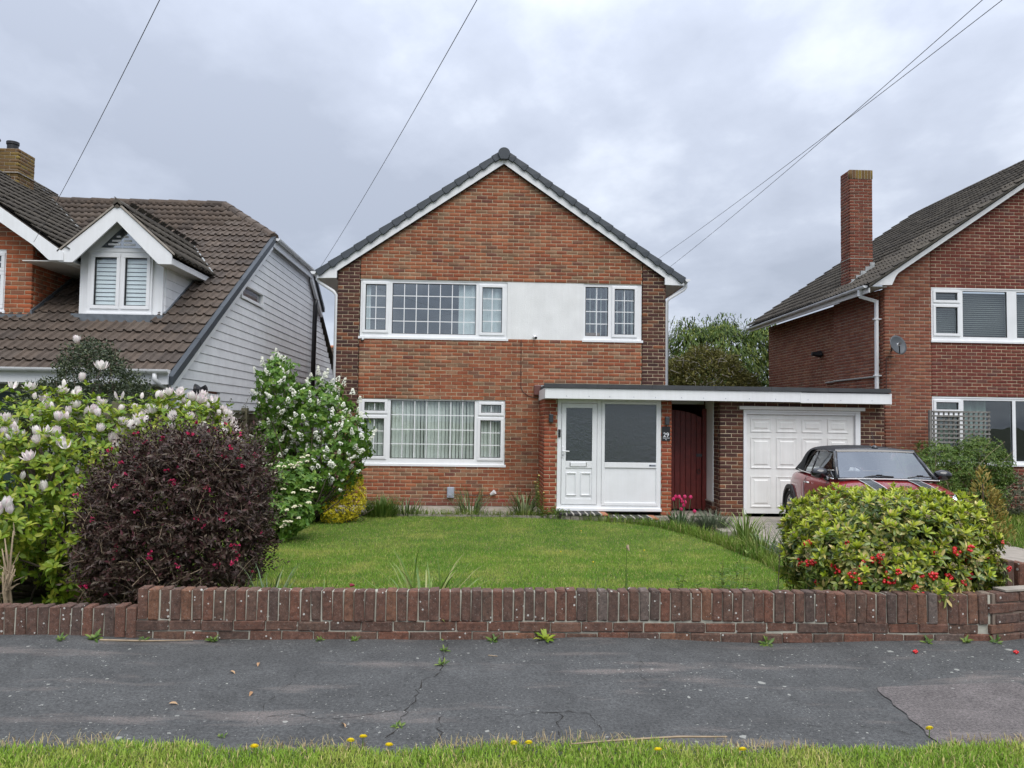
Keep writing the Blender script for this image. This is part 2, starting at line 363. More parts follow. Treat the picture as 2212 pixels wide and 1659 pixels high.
for c_, w_ in (([(-0.226, 5.626), (-0.229, 5.279), (-0.231, 4.903), (-0.356, 4.678), (-0.373, 4.503), (-0.381, 4.361), (-0.437, 4.073), (-0.466, 3.929)], 0.006),
               ([(-1.152, 4.259), (-0.987, 4.292), (-0.822, 4.214), (-0.679, 4.24), (-0.441, 4.327)], 0.0045), ([(-0.222, 4.26), (-0.185, 4.043), (-0.191, 3.928)], 0.007),
               ([(0.433, 4.261), (0.417, 3.984)], 0.005), ([(0.1, 4.24), (0.243, 4.261), (0.5, 4.294), (0.61, 4.261), (0.644, 4.072)], 0.006), ([(1.087, 5.293), (1.024, 4.912), (1.0, 4.661)], 0.004),
               ([(-1.15, 4.08), (-1.2, 4.45), (-1.12, 4.95)], 0.003), ([(1.75, 4.10), (2.0, 4.14), (2.3, 4.03)], 0.003)):
    crack(c_, w_ * 0.7)

sheet('verge', M['turf'], lin(-12, 12, 120), lin(1.0, 3.97, 24), lambda x, y: 0.008 + 0.006 * math.sin(2.3 * x) + 0.004 * math.sin(5.1 * x + y) - (0.05 if y > 3.84 else 0))
sheet('road', M['tarmac'], [-40, 0, 40], [-8, -3, 1.0], lambda x, y: -0.09)
EDGE = [(5.7, 3.3), (8.47, 3.38), (9.68, 3.51), (11.5, 3.47), (12.4, 3.30), (13.2, 3.02), (13.76, 2.48), (14.2, 1.5), (14.42, 0.5), (14.46, -1.6), (14.3, -2.6)]
def lawn_right(y):
    if y >= 14.46: return -9
    for (a, xa), (b, xb) in zip(EDGE[:-3], EDGE[1:-2]):
        if a <= y <= b: return xa + (xb - xa) * (y - a) / (b - a)
    return 0.5
def on_lawn(x, y): return -4.1 < x < lawn_right(y) and 5.72 < y < 14.45 - 0.10 * max(0, -1.6 - x)
sheet('lawn', M['turf'], lin(-4.2, 3.6, 80), lin(5.7, 14.5, 88), gz, on_lawn)
drive = sheet('driveway', M['concrete'], lin(3.95, 9.2, 20), lin(5.9, 14.62, 30), lambda x, y: gz(x, y) + 0.035, keep=lambda x, y: x > 4.25 - 0.25 * (y > 12.5) and x < 7.75 + 0.12 * (12 - y), skirt=0.12)
path = sheet('path', M['concrete'], lin(-2.9, 4.5, 30), lin(14.42, 16.2, 8), lambda x, y: -0.165, keep=lambda x, y: y > 14.5 or x > 3.3, skirt=0.12)

# ---------------------------------------------------------------- brickwork
def brick_mesh(L, H, D, c=0.004, rough=0.0):
    """one brick, long axis x, face at y=0 looking to -y, centred in x and z"""
    x, z = L / 2, H / 2; j = lambda: random.uniform(-rough, rough)
    V = [(-x + c + j(), j() * 0.5, -z + c + j()), (x - c + j(), j() * 0.5, -z + c + j()), (x - c + j(), j() * 0.5, z - c + j()), (-x + c + j(), j() * 0.5, z - c + j()),
         (-x, c, -z), (x, c, -z), (x, c, z), (-x, c, z), (-x, D, -z), (x, D, -z), (x, D, z), (-x, D, z)]
    F = [(0, 1, 2, 3), (0, 4, 5, 1), (1, 5, 6, 2), (2, 6, 7, 3), (3, 7, 4, 0), (4, 8, 9, 5), (5, 9, 10, 6), (6, 10, 11, 7), (7, 11, 8, 4), (8, 11, 10, 9)]
    me = bpy.data.meshes.new('brick'); me.from_pydata(V, [], F); me.update(); return me
_variants = {}
def variants(key, mk, n=4):
    if key not in _variants: _variants[key] = [mk() for _ in range(n)]
    return _variants[key]
_C = np.array([[0, 1, 2, 3], [0, 4, 5, 1], [1, 5, 6, 2], [2, 6, 7, 3], [3, 7, 4, 0], [4, 8, 9, 5], [5, 9, 10, 6], [6, 10, 11, 7], [7, 11, 8, 4]])
def brickwork(parent, name, frame, spans, z0, z1, bmat, mmat, keep=0, L=0.225, H=0.075, J=0.010, phase=0.0, depth=0.07, proud=0.005, back=0.10, wob=0.0015, mortar_name='wall'):
    """coursed brickwork. frame: (origin, u, out) with u the horizontal run and out the outward normal;
    spans(za, zb) gives the list of (u0, u1) that a course fills. The nearest `keep` whole bricks are objects of their own."""
    O, U, OUT = Vector(frame[0]), Vector(frame[1]), Vector(frame[2]); Zv = Vector((0, 0, 1))
    Pt = lambda u, d, z: O + U * u - OUT * d + Zv * z
    mort = MB(); full = []; rest = []; n = 0; z = z0
    while z < z1 - 0.01:
        zb = min(z + H, z1)
        for (a, b) in spans(z, zb):
            if b - a < 0.02: continue
            i_ = 0.008; mort.add([Pt(a + i_, proud, z), Pt(b - i_, proud, z), Pt(b - i_, back, z), Pt(a + i_, back, z), Pt(a + i_, proud, zb), Pt(b - i_, proud, zb), Pt(b - i_, back, zb), Pt(a + i_, back, zb)],
                     [(0, 3, 2, 1), (4, 5, 6, 7), (0, 1, 5, 4), (1, 2, 6, 5), (2, 3, 7, 6), (3, 0, 4, 7)])
            g0 = phase + (L / 2 if n % 2 else 0); k0 = math.floor((a - g0) / L)
            for k in range(k0, k0 + int((b - a) / L) + 3):
                u0 = a + 0.001 if a >= g0 + k * L else g0 + k * L + J / 2; u1 = b - 0.001 if b <= g0 + (k + 1) * L else g0 + (k + 1) * L - J / 2
                if u1 - u0 < 0.025: continue
                w = (u0, u1, z + J / 2 + random.uniform(-wob, wob), zb - J / 2 + random.uniform(-wob, wob), random.uniform(-0.003, 0.003))
                (full if abs(u1 - u0 - L + J) < 0.002 and zb - z > H - 0.002 else rest).append(w)
        z = zb; n += 1
    wall = mort.build(mortar_name, mmat, parent)
    full.sort(key=lambda w: (Pt(w[0], 0, w[2]) - CAM).length); pick, rest = full[:keep], full[keep:] + rest
    ms = variants((round(L, 4), round(H, 4), bmat.name), lambda: brick_mesh(L - J, H - J, depth, 0.004, 0.0012))
    rot = Matrix(((-OUT).cross(Zv), -OUT, Zv)).transposed().to_4x4()
    for w in pick:
        me = random.choice(ms)
        if not me.materials: me.materials.append(bmat)
        put(link('brick', me), wall, Matrix.Translation(Pt((w[0] + w[1]) / 2, w[4], (w[2] + w[3]) / 2)) @ rot @ Matrix.Rotation(random.gauss(0, 0.004), 4, 'Y'))
    if rest:
        r_ = np.array(rest); c = 0.004; m = len(r_); V = np.zeros((m, 12, 3)); O_, U_, T_ = np.array(O), np.array(U), np.array(OUT)
        def P_(u, d, z): return O_ + u[:, None] * U_ - d[:, None] * T_ + z[:, None] * np.array([0, 0, 1.0])
        for i, (su, sz) in enumerate(((0, 0), (1, 0), (1, 1), (0, 1))):
            u = r_[:, su]; zz_ = r_[:, 2 + sz]; iu = c if su == 0 else -c; iz = c if sz == 0 else -c
            V[:, i] = P_(u + iu, r_[:, 4], zz_ + iz); V[:, 4 + i] = P_(u, r_[:, 4] + c, zz_); V[:, 8 + i] = P_(u, r_[:, 4] + depth, zz_)
        F = (_C[None] + 12 * np.arange(m)[:, None, None]).reshape(-1, 4)
        me = mesh_np(name, V.reshape(-1, 3), F, np.repeat(rng.random(m), 12)); obj(name, me, bmat, wall)['kind'] = 'stuff'
    return wall
def cut(spans, holes):
    """take rectangular openings (u0, u1, z0, z1) out of a course filler"""
    def f(za, zb):
        res = spans(za, zb); zm_ = (za + zb) / 2
        for (a, b, c, d) in holes:
            if c < zm_ < d:
                nx = []
                for (u, v) in res:
                    if b <= u or a >= v: nx.append((u, v)); continue
                    if a > u: nx.append((u, a))
                    if b < v: nx.append((b, v))
                res = nx
        return res
    return f
rect = lambda a, b: (lambda za, zb: [(a, b)])

# ---------------------------------------------------------------- windows
def window(parent, name, x0, x1, z0, z1, Y, lights, sill=True, mat='upvc', glass='glass', depth=0.07, bars=True, label=None, barw=0.017):
    """lights: (xa, xb, za, zb, cols, rows, sash). The frame is one mesh, panes, bars and sashes its sub-parts"""
    f = MB()
    xs = sorted({x0, x1} | {l[0] for l in lights} | {l[1] for l in lights}); zs = sorted({z0, z1} | {l[2] for l in lights} | {l[3] for l in lights})
    for i in range(len(xs) - 1):
        run = None
        for j in range(len(zs) - 1):
            cx, cz = (xs[i] + xs[i + 1]) / 2, (zs[j] + zs[j + 1]) / 2
            solid = not any(l[0] < cx < l[1] and l[2] < cz < l[3] for l in lights)
            if solid: run = (run[0], zs[j + 1]) if run else (zs[j], zs[j + 1])
            if run and (not solid or j == len(zs) - 2): f.box(xs[i], xs[i + 1], Y, Y + depth, *run); run = None
    fr = f.build(name, M[mat], parent)
    if label: fr['label'] = label
    if sill: box_part('sill', M[mat], fr, x0 - 0.03, x1 + 0.03, Y - 0.045, Y + 0.06, z0 - 0.045, z0 + 0.004, bevel=0.004)
    box_part('head_trim', M[mat], fr, x0 - 0.008, x1 + 0.008, Y - 0.012, Y + 0.03, z1 - 0.012, z1 + 0.012)
    for (a, b, c, d, nc, nr, sash) in lights:
        if sash:                                        # opening casement stands proud of the frame
            w = 0.058; s = MB()
            s.box(a - w, b + w, Y - 0.022, Y + 0.02, d, d + w); s.box(a - w, b + w, Y - 0.022, Y + 0.02, c - w, c)
            s.box(a - w, a, Y - 0.022, Y + 0.02, c, d); s.box(b, b + w, Y - 0.022, Y + 0.02, c, d); s.build('casement', M[mat], fr, bevel=0.006)
        g = MB(); q = 0.012
        g.box(a, b, Y + 0.012, Y + 0.03, d - q, d); g.box(a, b, Y + 0.012, Y + 0.03, c, c + q); g.box(a, a + q, Y + 0.012, Y + 0.03, c + q, d - q); g.box(b - q, b, Y + 0.012, Y + 0.03, c + q, d - q)
        g.build('gasket', M['gasket'], fr)
        box_part('pane', M[glass], fr, a + q, b - q, Y + 0.026, Y + 0.032, c + q, d - q)
        for i in range(1, nc): box_part('glazing_bar', M[mat], fr, a + (b - a) * i / nc - barw / 2, a + (b - a) * i / nc + barw / 2, Y + 0.016, Y + 0.025, c, d)
        for i in range(1, nr): box_part('glazing_bar', M[mat], fr, a, b, Y + 0.0175, Y + 0.0245, c + (d - c) * i / nr - barw / 2, c + (d - c) * i / nr + barw / 2)
    return fr
def curtain(parent, x0, x1, z0, z1, Y, amp=0.03, n=40, mat='curtain', name='curtain'):
    V = []; F = []
    for i in range(n + 1):
        x = x0 + (x1 - x0) * i / n; y = Y + amp * math.sin(i * 1.25) + amp * 0.5 * math.sin(i * 0.53 + x0)
        V += [(x, y, z0), (x, y, z1)]
        if i: F.append((2 * i - 2, 2 * i, 2 * i + 1, 2 * i - 1))
    me = bpy.data.meshes.new(name); me.from_pydata(V, [], F); me.update(); return obj(name, me, M[mat], parent, smooth=True)
def gutter(parent, a, b, mat='gutter', r=0.056, name='gutter'):
    a, b = Vector(a), Vector(b); t = (b - a).normalized(); s = Vector((t.y, -t.x, 0)); V = []; F = []; n = 9
    for e_, p in enumerate((a, b)):
        for k in range(n):
            w = math.pi * k / (n - 1); V.append(p + s * (math.cos(w) * r) + Vector((0, 0, -math.sin(w) * r)))
        for k in range(n):
            w = math.pi * k / (n - 1); V.append(p + s * (math.cos(w) * (r - 0.006)) + Vector((0, 0, -math.sin(w) * (r - 0.006) + 0.001)))
    for k in range(n - 1): F += [(k, k + 1, 2 * n + k + 1, 2 * n + k), (n + k + 1, n + k, 3 * n + k, 3 * n + k + 1)]
    F += [(0, n, 3 * n, 2 * n), (n - 1, 3 * n - 1, 4 * n - 1, 2 * n - 1)] + [tuple(range(n))] + [tuple(2 * n + k for k in range(n))]
    me = bpy.data.meshes.new(name); me.from_pydata([tuple(v) for v in V], [], F); me.update(); g = obj(name, me, M[mat], parent)
    m = int((b - a).length / 0.9)
    for i in range(m + 1):
        p = a.lerp(b, (i + 0.3) / (m + 0.6)); k = MB(); w_ = [s * (math.cos(math.pi * j / 6) * (r + 0.007)) + Vector((0, 0, -math.sin(math.pi * j / 6) * (r + 0.007))) for j in range(7)]; k.add([p + v - t * 0.018 for v in w_] + [p + v + t * 0.018 for v in w_], [(j, j + 1, j + 8, j + 7) for j in range(6)]); k.build('gutter_bracket', M[mat], g)
    return g

# ---------------------------------------------------------------- the house
HY = 15.9
house = thing('house', 'two storey orange brick gabled house with white panel beside the first floor windows', 'house', (0.36, HY, -0.16))
SL, AX, AZ = 0.685, 0.345, 6.985            # slope, apex of the brick gable
def gable(za, zb):
    h = (AZ - (za + zb) / 2) / SL + 0.06
    return [(max(-2.58, AX - h), min(3.287, AX + h))]
UW = (-2.575, 0.462, 3.292, 4.478); UR = (2.060, 3.280, 3.305, 4.505); LWN = (-2.56, 0.449, 0.683, 2.022)
WP = (0.470, 2.055, 3.292, 4.505)
holes = [UW, UR, LWN, WP]
fr_front = ((0, HY, 0), (1, 0, 0), (0, -1, 0))
brickwork(house, 'brickwork', fr_front, cut(gable, holes), -0.16, 7.0, M['brick_orange'], M['mortar'], 240, phase=-2.58, mortar_name='front_wall')
def strip(a, b):
    def f(za, zb):
        h = (AZ - (za + zb) / 2) / SL + 0.10
        u, v = max(a, AX - h), min(b, AX + h)
        return [(u, v)] if v > u else []
    return f
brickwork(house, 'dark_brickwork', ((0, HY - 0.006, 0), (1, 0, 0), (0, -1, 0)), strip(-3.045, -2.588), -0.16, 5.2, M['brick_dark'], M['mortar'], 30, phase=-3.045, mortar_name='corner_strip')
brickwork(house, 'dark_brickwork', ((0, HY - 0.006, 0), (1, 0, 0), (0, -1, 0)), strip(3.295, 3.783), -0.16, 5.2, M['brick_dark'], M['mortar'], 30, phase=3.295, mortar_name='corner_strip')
M['brick_plain'] = plain('side_brick', (0.22, 0.09, 0.06), 0.9, var=0.3, scale=8)
box_part('side_wall', M['brick_plain'], house, -3.04, -2.9, HY + 0.101, 23.4, -0.2, 4.55); box_part('side_wall', M['brick_plain'], house, 3.64, 3.778, HY + 0.101, 23.4, -0.2, 4.55)
MB().prism([(-3.04, -0.2), (3.778, -0.2), (3.778, 4.6), (AX, 6.95), (-3.04, 4.6)], 23.401, 23.5).build('rear_wall', M['brick_plain'], house)
for nm, zf_ in (('floor', -0.14), ('floor', 2.45)): box_part(nm, M['room'], house, -2.9, 3.64, HY + 0.11, 23.4, zf_, zf_ + 0.1)
box_part('ceiling', M['room'], house, -2.9, 3.64, HY + 0.11, 23.4, 4.62, 4.68)
box_part('inner_wall', M['room'], house, -2.9, 3.64, HY + 3.2, HY + 3.3, -0.04, 4.6); box_part('inner_wall', M['room'], house, 1.2, 1.3, HY + 0.12, HY + 3.2, -0.04, 4.6)
# roof slabs, verge tiles, bargeboards
RZ = AZ + 0.275
for s in (-1, 1):
    ex = AX + s * 3.80; ez = RZ - 3.80 * 0.69
    MB().prism([(AX, RZ - 0.10), (ex, ez - 0.09), (ex, ez - 0.03), (AX, RZ - 0.03)], HY + 0.0, 23.7).build('roof_slope', M['slate_tile'], house)
    # bargeboard, thin edge trim below it and the boxed end at the eaves
    bx = AX + s * 3.40; zl = AZ - 3.40 * SL
    MB().prism([(AX, AZ - 0.012), (bx, zl - 0.012), (bx + s * 0.32, zl - 0.012), (bx + s * 0.32, zl - 0.16), (bx + s * 0.355, zl + 0.0), (AX, AZ + 0.20)] if False else
               [(AX, AZ - 0.03), (bx, zl - 0.03), (bx + s * 0.42, zl - 0.155), (AX + s * 3.77, RZ - 3.77 * 0.69 - 0.10), (AX, RZ - 0.10)], HY - 0.085, HY - 0.06).build('bargeboard', M['fascia'], house)
    MB().prism([(AX, AZ - 0.042), (AX, AZ - 0.01), (bx, zl - 0.01), (bx, zl - 0.042)], HY - 0.075, HY - 0.02).build('barge_trim', M['gasket'], house)
    MB().prism([(bx, zl), (bx, zl - 0.175), (bx + s * 0.40, zl - 0.185), (bx + s * 0.40, zl - 0.145)], HY - 0.09, HY - 0.055).build('eaves_box', M['fascia'], house)
    MB().prism([(bx + s * 0.03, zl - 0.17), (bx + s * 0.40, zl - 0.185), (bx + s * 0.40, zl - 0.165), (bx + s * 0.03, zl - 0.15)], HY - 0.05, 23.6).build('soffit', M['soffit'], house)
    MB().box(*sorted((bx + s * 0.40, bx + s * 0.42)), HY - 0.05, 23.6, zl - 0.20, zl - 0.03).build('fascia_board', M['fascia'], house)
    gutter(house, (bx + s * 0.475, HY - 0.12, zl - 0.055), (bx + s * 0.475, 23.6, zl - 0.055))
    # interlocking verge tiles: each one a moulded cap, deeper at its lower lip
    t = Vector((s, 0, -0.69)).normalized(); nn = Vector((s * 0.69, 0, 1)).normalized(); seg = 3.83 * math.hypot(1, 0.69) / 15
    for i in range(15):
        p = Vector((AX, 0, RZ)) + t * (seg * i - 0.01)
        def q(u, w, y): v = p + t * u + nn * w; return (v.x, y, v.z)
        y0, y1 = HY - 0.135, HY + 0.12; m_ = MB(); out_ = [(0, -0.108), (0.17, -0.118), (0.25, -0.138), (seg + 0.008, -0.134), (seg + 0.018, -0.07), (seg + 0.012, 0.014), (0.0, -0.002)]
        V = [q(u, w, y0 + (0.012 if u < 0.1 else 0)) for u, w in out_] + [q(u, w, y1) for u, w in out_]; n_ = len(out_)
        m_.add(V, [tuple(range(n_)), tuple(range(2 * n_ - 1, n_ - 1, -1))] + [((k + 1) % n_, k, n_ + k, n_ + (k + 1) % n_) for k in range(n_)])
        m_.build('verge_tile', M['slate_tile'], house, bevel=0.006)
m_ = MB(); pr = [(AX + 0.125 * math.cos(a), RZ - 0.105 + 0.12 * math.sin(a)) for a in [R(x) for x in range(-25, 206, 15)]] + [(AX - 0.075, RZ - 0.235), (AX + 0.075, RZ - 0.235)]
m_.prism(pr, HY - 0.175, HY + 0.06); rt = m_.build('ridge_end_cap', M['slate_tile'], house, bevel=0.008)
MB().prism([(AX + 0.11 * math.cos(a), RZ - 0.10 + 0.11 * math.sin(a)) for a in [R(x) for x in range(-25, 206, 15)]], HY + 0.06, 23.7).build('ridge_tiles', M['slate_tile'], house)
box_part('barge_joint', M['upvc'], house, AX - 0.014, AX + 0.014, HY - 0.095, HY - 0.07, AZ - 0.005, AZ + 0.10)
for s, gx, wx in ((-1, -3.475, -3.075), (1, 4.215, 3.815)):
    MB().tube([(gx, HY + 0.02, 4.56), (gx, HY + 0.02, 4.46), (gx - s * 0.05, HY + 0.02, 4.40), (wx + s * 0.06, HY + 0.03, 4.22), (wx, HY + 0.03, 4.14), (wx, HY + 0.03, -0.1)], 0.034, 10).build('downpipe', M['gutter'], house, smooth=True)
# windows
def lite(cx0, cx1, cy0, cy1, a, b, sash):               # pane edges read off the front elevation
    X = lambda x: -2.573 + (x - 225) * 0.003066
    Zc = lambda y, x: 4.471 - (y - 62 - 0.0155 * (x - 225)) * 0.003066
    return (X(cx0), X(cx1), Zc(cy1, (cx0 + cx1) / 2), Zc(cy0, (cx0 + cx1) / 2), a, b, sash)
w1 = window(house, 'window', *UW, HY + 0.03, [lite(258, 396, 92, 402, 2, 4, 1), lite(437, 1003, 86, 430, 7, 4, 0), lite(1045, 1180, 110, 418, 2, 4, 1)], glass='glass_up')
w2 = window(house, 'window', *UR, HY + 0.03, [lite(1748, 1905, 102, 440, 2, 4, 0), lite(1948, 2085, 117, 430, 2, 4, 1)], glass='glass_up')
X_ = lambda x: -2.60 + (x - 189) * 0.003045
Z_ = lambda y, x: 2.022 - (y - 862 - 0.0135 * (x - 215)) * 0.00303
ll = lambda x0, x1, y0, y1, a, b, s: (X_(x0), X_(x1), Z_(y1, (x0 + x1) / 2), Z_(y0, (x0 + x1) / 2), a, b, s)
w3 = window(house, 'window', *LWN, HY + 0.03, [ll(240, 376, 890, 948, 2, 1, 1), ll(240, 374, 1000, 1255, 2, 3, 1), ll(416, 984, 880, 1274, 7, 4, 0), ll(1028, 1164, 907, 962, 2, 1, 1), ll(1024, 1162, 1014, 1268, 2, 3, 1)])
x = -2.5
while x < 0.42:                                          # vertical blind
    a = R(42 + random.gauss(0, 6)); dx_, dy_ = 0.042 * math.cos(a), 0.042 * math.sin(a); yb = HY + 0.135
    me = bpy.data.meshes.new('blind_slat'); me.from_pydata([(x - dx_, yb - dy_, 0.70), (x, yb + 0.008, 0.70), (x + dx_, yb + dy_, 0.70), (x - dx_, yb - dy_, 2.0), (x, yb + 0.008, 2.0), (x + dx_, yb + dy_, 2.0)], [], [(0, 1, 4, 3), (1, 2, 5, 4)])
    obj('blind_slat', me, M['blind'], w3); x += 0.073
curtain(w1, -0.55, 0.46, 3.3, 4.47, HY + 0.13, 0.02, 30); curtain(w1, -2.57, -2.38, 3.3, 4.47, HY + 0.13, 0.02, 10)
x = 2.1
while x < 3.26:
    box_part('blind_slat', M['blind'], w2, x, x + 0.012, HY + 0.2, HY + 0.26, 3.32, 4.47); x += 0.115
curtain(w2, 3.1, 3.27, 3.31, 4.47, HY + 0.28, 0.02, 8)
M['carton'] = plain('brown_cardboard', (0.30, 0.17, 0.09), 0.9)
box_part('carton', M['carton'], w2, 2.13, 2.42, HY + 0.12, HY + 0.18, 3.31, 3.47)
box_part('render_panel', M['render_white'], house, WP[0] - 0.005, WP[1] + 0.005, HY + 0.012, HY + 0.09, WP[2], WP[3] - 0.012)
# plinth courses stand slightly proud at the foot of the wall
M['brick_plinth'] = brick_mat('brick_plinth', [(0, (0.22, 0.09, 0.06)), (0.5, (0.27, 0.11, 0.07)), (0.8, (0.19, 0.07, 0.055)), (1, (0.30, 0.06, 0.045))], 0.4, ((0.36, 0.27, 0.2), 0.35))
brickwork(house, 'plinth_brickwork', ((0, HY - 0.02, 0), (1, 0, 0), (0, -1, 0)), rect(-2.6, 1.16), -0.16, -0.01, M['brick_plinth'], M['mortar_grey'], 30, phase=-2.5, mortar_name='plinth')
# fittings fixed to the front
c_ = MB(); c_.tube([(1.03, HY - 0.0, 3.35), (1.035, HY - 0.05, 3.345), (1.055, HY - 0.13, 3.315)], [0.03, 0.032, 0.032], 12); sc_ = c_.build('security_camera', M['upvc'], house, smooth=True)
MB().disc((1.056, HY - 0.132, 3.313), 0.028, (0.15, -1, -0.25), 0.012).build('lens', M['black'], sc_)
c_ = MB(); c_.box(-2.545, -2.485, HY - 0.05, HY + 0.01, 3.20, 3.255); sc2 = c_.build('security_camera', M['black'], house, bevel=0.01)
MB().tube([(-2.50, HY - 0.05, 3.235), (-2.50, HY - 0.085, 3.225)], [0.024, 0.018], 10).build('lens', M['upvc'], sc2)
M['brown_box'] = plain('brown_plastic_box', (0.13, 0.05, 0.04), 0.5)
box_part('cable_box', M['brown_box'], house, 1.035, 1.185, HY - 0.09, HY - 0.004, 2.13, 2.34, bevel=0.015)
M['cable'] = plain('dark_brown_cable', (0.05, 0.025, 0.02), 0.6)
pts = [(0.76, HY - 0.012, 3.28), (0.765, HY - 0.012, 2.6), (0.77, HY - 0.012, 2.3)] + [(0.77 + 0.36 * (1 - math.cos(t * math.pi / 2)), HY - 0.014, 2.3 - 0.22 * math.sin(t * math.pi / 2)) for t in (0.3, 0.6, 0.85, 1)] + [(1.18, HY - 0.02, 2.13)]
MB().tube(pts, 0.006, 6).build('cable', M['cable'], house)
M['meter_grey'] = plain('pale_grey_plastic', (0.33, 0.36, 0.42), 0.5)
mb_ = box_part('junction_box', M['meter_grey'], house, -0.715, -0.57, HY - 0.08, HY - 0.004, 0.01, 0.225, bevel=0.012); box_part('lid', M['meter_grey'], mb_, -0.70, -0.585, HY - 0.09, HY - 0.081, 0.05, 0.21, bevel=0.004)
MB().tube([(-0.56, HY - 0.03, 0.05), (-0.5, HY - 0.03, 0.08), (-0.2, HY - 0.03, 0.055), (0.1, HY - 0.03, 0.06), (0.2, HY - 0.03, 0.09)], 0.009, 6).build('cable', M['cable'], house)
MB().tube([(0.18, HY - 0.02, 0.08), (0.26, HY - 0.06, 0.14)], [0.03, 0.05], 10).build('pipe_end', M['upvc'], house)

# ---------------------------------------------------------------- flat roofed porch and garage
GY = 14.6
gar = thing('garage', 'flat roofed garage and white glazed porch joined under one long white fascia', 'garage', (4.4, GY, -0.16))
brickwork(gar, 'brickwork', ((0, GY, 0), (1, 0, 0), (0, -1, 0)), rect(1.16, 1.412), -0.16, 2.10, M['brick_pier'], M['mortar'], 40, phase=1.16, mortar_name='porch_pier')
brickwork(gar, 'brickwork', ((0, GY, 0), (1, 0, 0), (0, -1, 0)), rect(3.402, 3.602), -0.16, 2.10, M['brick_pier'], M['mortar'], 40, phase=3.30, mortar_name='porch_pier')
brickwork(gar, 'brickwork', ((1.158, GY + 0.10, 0), (0, 1, 0), (-1, 0, 0)), rect(-0.028, 1.2), -0.16, 2.10, M['brick_pier'], M['mortar'], 0, phase=0.0, mortar_name='porch_side_wall')
brickwork(gar, 'dark_brickwork', ((0, GY, 0), (1, 0, 0), (0, -1, 0)), cut(rect(4.535, 7.75), [(4.985, 7.275, -1, 1.89)]), -0.16, 2.10, M['brick_dark'], M['mortar'], 120, phase=4.535, mortar_name='front_wall')
brickwork(gar, 'dark_brickwork', ((4.533, GY + 0.10, 0), (0, 1, 0), (-1, 0, 0)), rect(-0.028, 0.30), -0.16, 2.10, M['brick_dark'], M['mortar'], 50, phase=-0.1, L=0.18, mortar_name='pier_side')
brickwork(gar, 'dark_brickwork', ((4.50, GY + 0.40, 0), (0, 1, 0), (-1, 0, 0)), rect(-0.02, 1.2), -0.16, 0.06, M['brick_dark'], M['mortar_dark'], 8, phase=0.0, mortar_name='plinth')
box_part('render_panel', M['render_white'], gar, 4.52, 4.62, GY + 0.402, GY + 0.93, 0.08, 2.06); box_part('ledge', M['concrete'], gar, 4.49, 4.66, GY + 0.401, GY + 0.95, 0.06, 0.078)
box_part('side_wall', M['brick_plain'], gar, 7.64, 7.745, GY + 0.101, 20.0, -0.2, 2.08); box_part('side_wall', M['brick_plain'], gar, 4.56, 4.66, GY + 0.931, 20.0, -0.2, 2.08); box_part('rear_wall', M['brick_plain'], gar, 4.56, 7.745, 20.0, 20.1, -0.2, 2.08)
box_part('roof_deck', M['felt'], gar, 1.17, 7.69, GY - 0.27, HY - 0.03, 2.12, 2.295); box_part('roof_deck', M['felt'], gar, 4.3, 7.69, HY - 0.029, 20.2, 2.12, 2.295)
box_part('porch_soffit', M['soffit'], gar, 1.2, 7.6, GY - 0.26, HY - 0.02, 2.055, 2.07)
box_part('fascia_board', M['fascia'], gar, 1.145, 5.98, GY - 0.30, GY - 0.272, 2.025, 2.222, bevel=0.004); box_part('fascia_board', M['fascia'], gar, 5.985, 7.72, GY - 0.30, GY - 0.272, 2.012, 2.209, bevel=0.004)
box_part('fascia_joint', M['fascia'], gar, 5.972, 5.995, GY - 0.306, GY - 0.301, 2.02, 2.217); box_part('fascia_end', M['fascia'], gar, 7.695, 7.723, GY - 0.27, 20.1, 2.012, 2.209); box_part('fascia_end', M['fascia'], gar, 1.142, 1.168, GY - 0.27, HY - 0.01, 2.025, 2.222)
box_part('fascia_corner', M['fascia'], gar, 7.70, 7.728, GY - 0.308, GY - 0.301, 2.01, 2.212)
xs_ = [1.128, 2.13, 3.16, 4.36, 5.42, 6.5, 7.715]
for a, b in zip(xs_[:-1], xs_[1:]): MB().prism([(GY - 0.325, 2.226), (GY - 0.25, 2.226), (GY - 0.20, 2.31), (GY - 0.315, 2.305)], a, b - 0.004, 'x').build('felt_edge', M['felt'], gar)
box_part('flashing', M['lead_pale'], gar, 1.06, 3.8, HY - 0.045, HY - 0.008, 2.30, 2.345)
for x in (1.55, 1.97, 2.36, 2.81, 3.22, 3.71, 4.13, 4.55, 5.0, 5.5, 6.12, 6.75, 7.35): MB().disc((x, GY - 0.30, 2.075), 0.008, (0, -1, 0), 0.004, 8).build('fixing_pin', M['meter_grey'], gar)
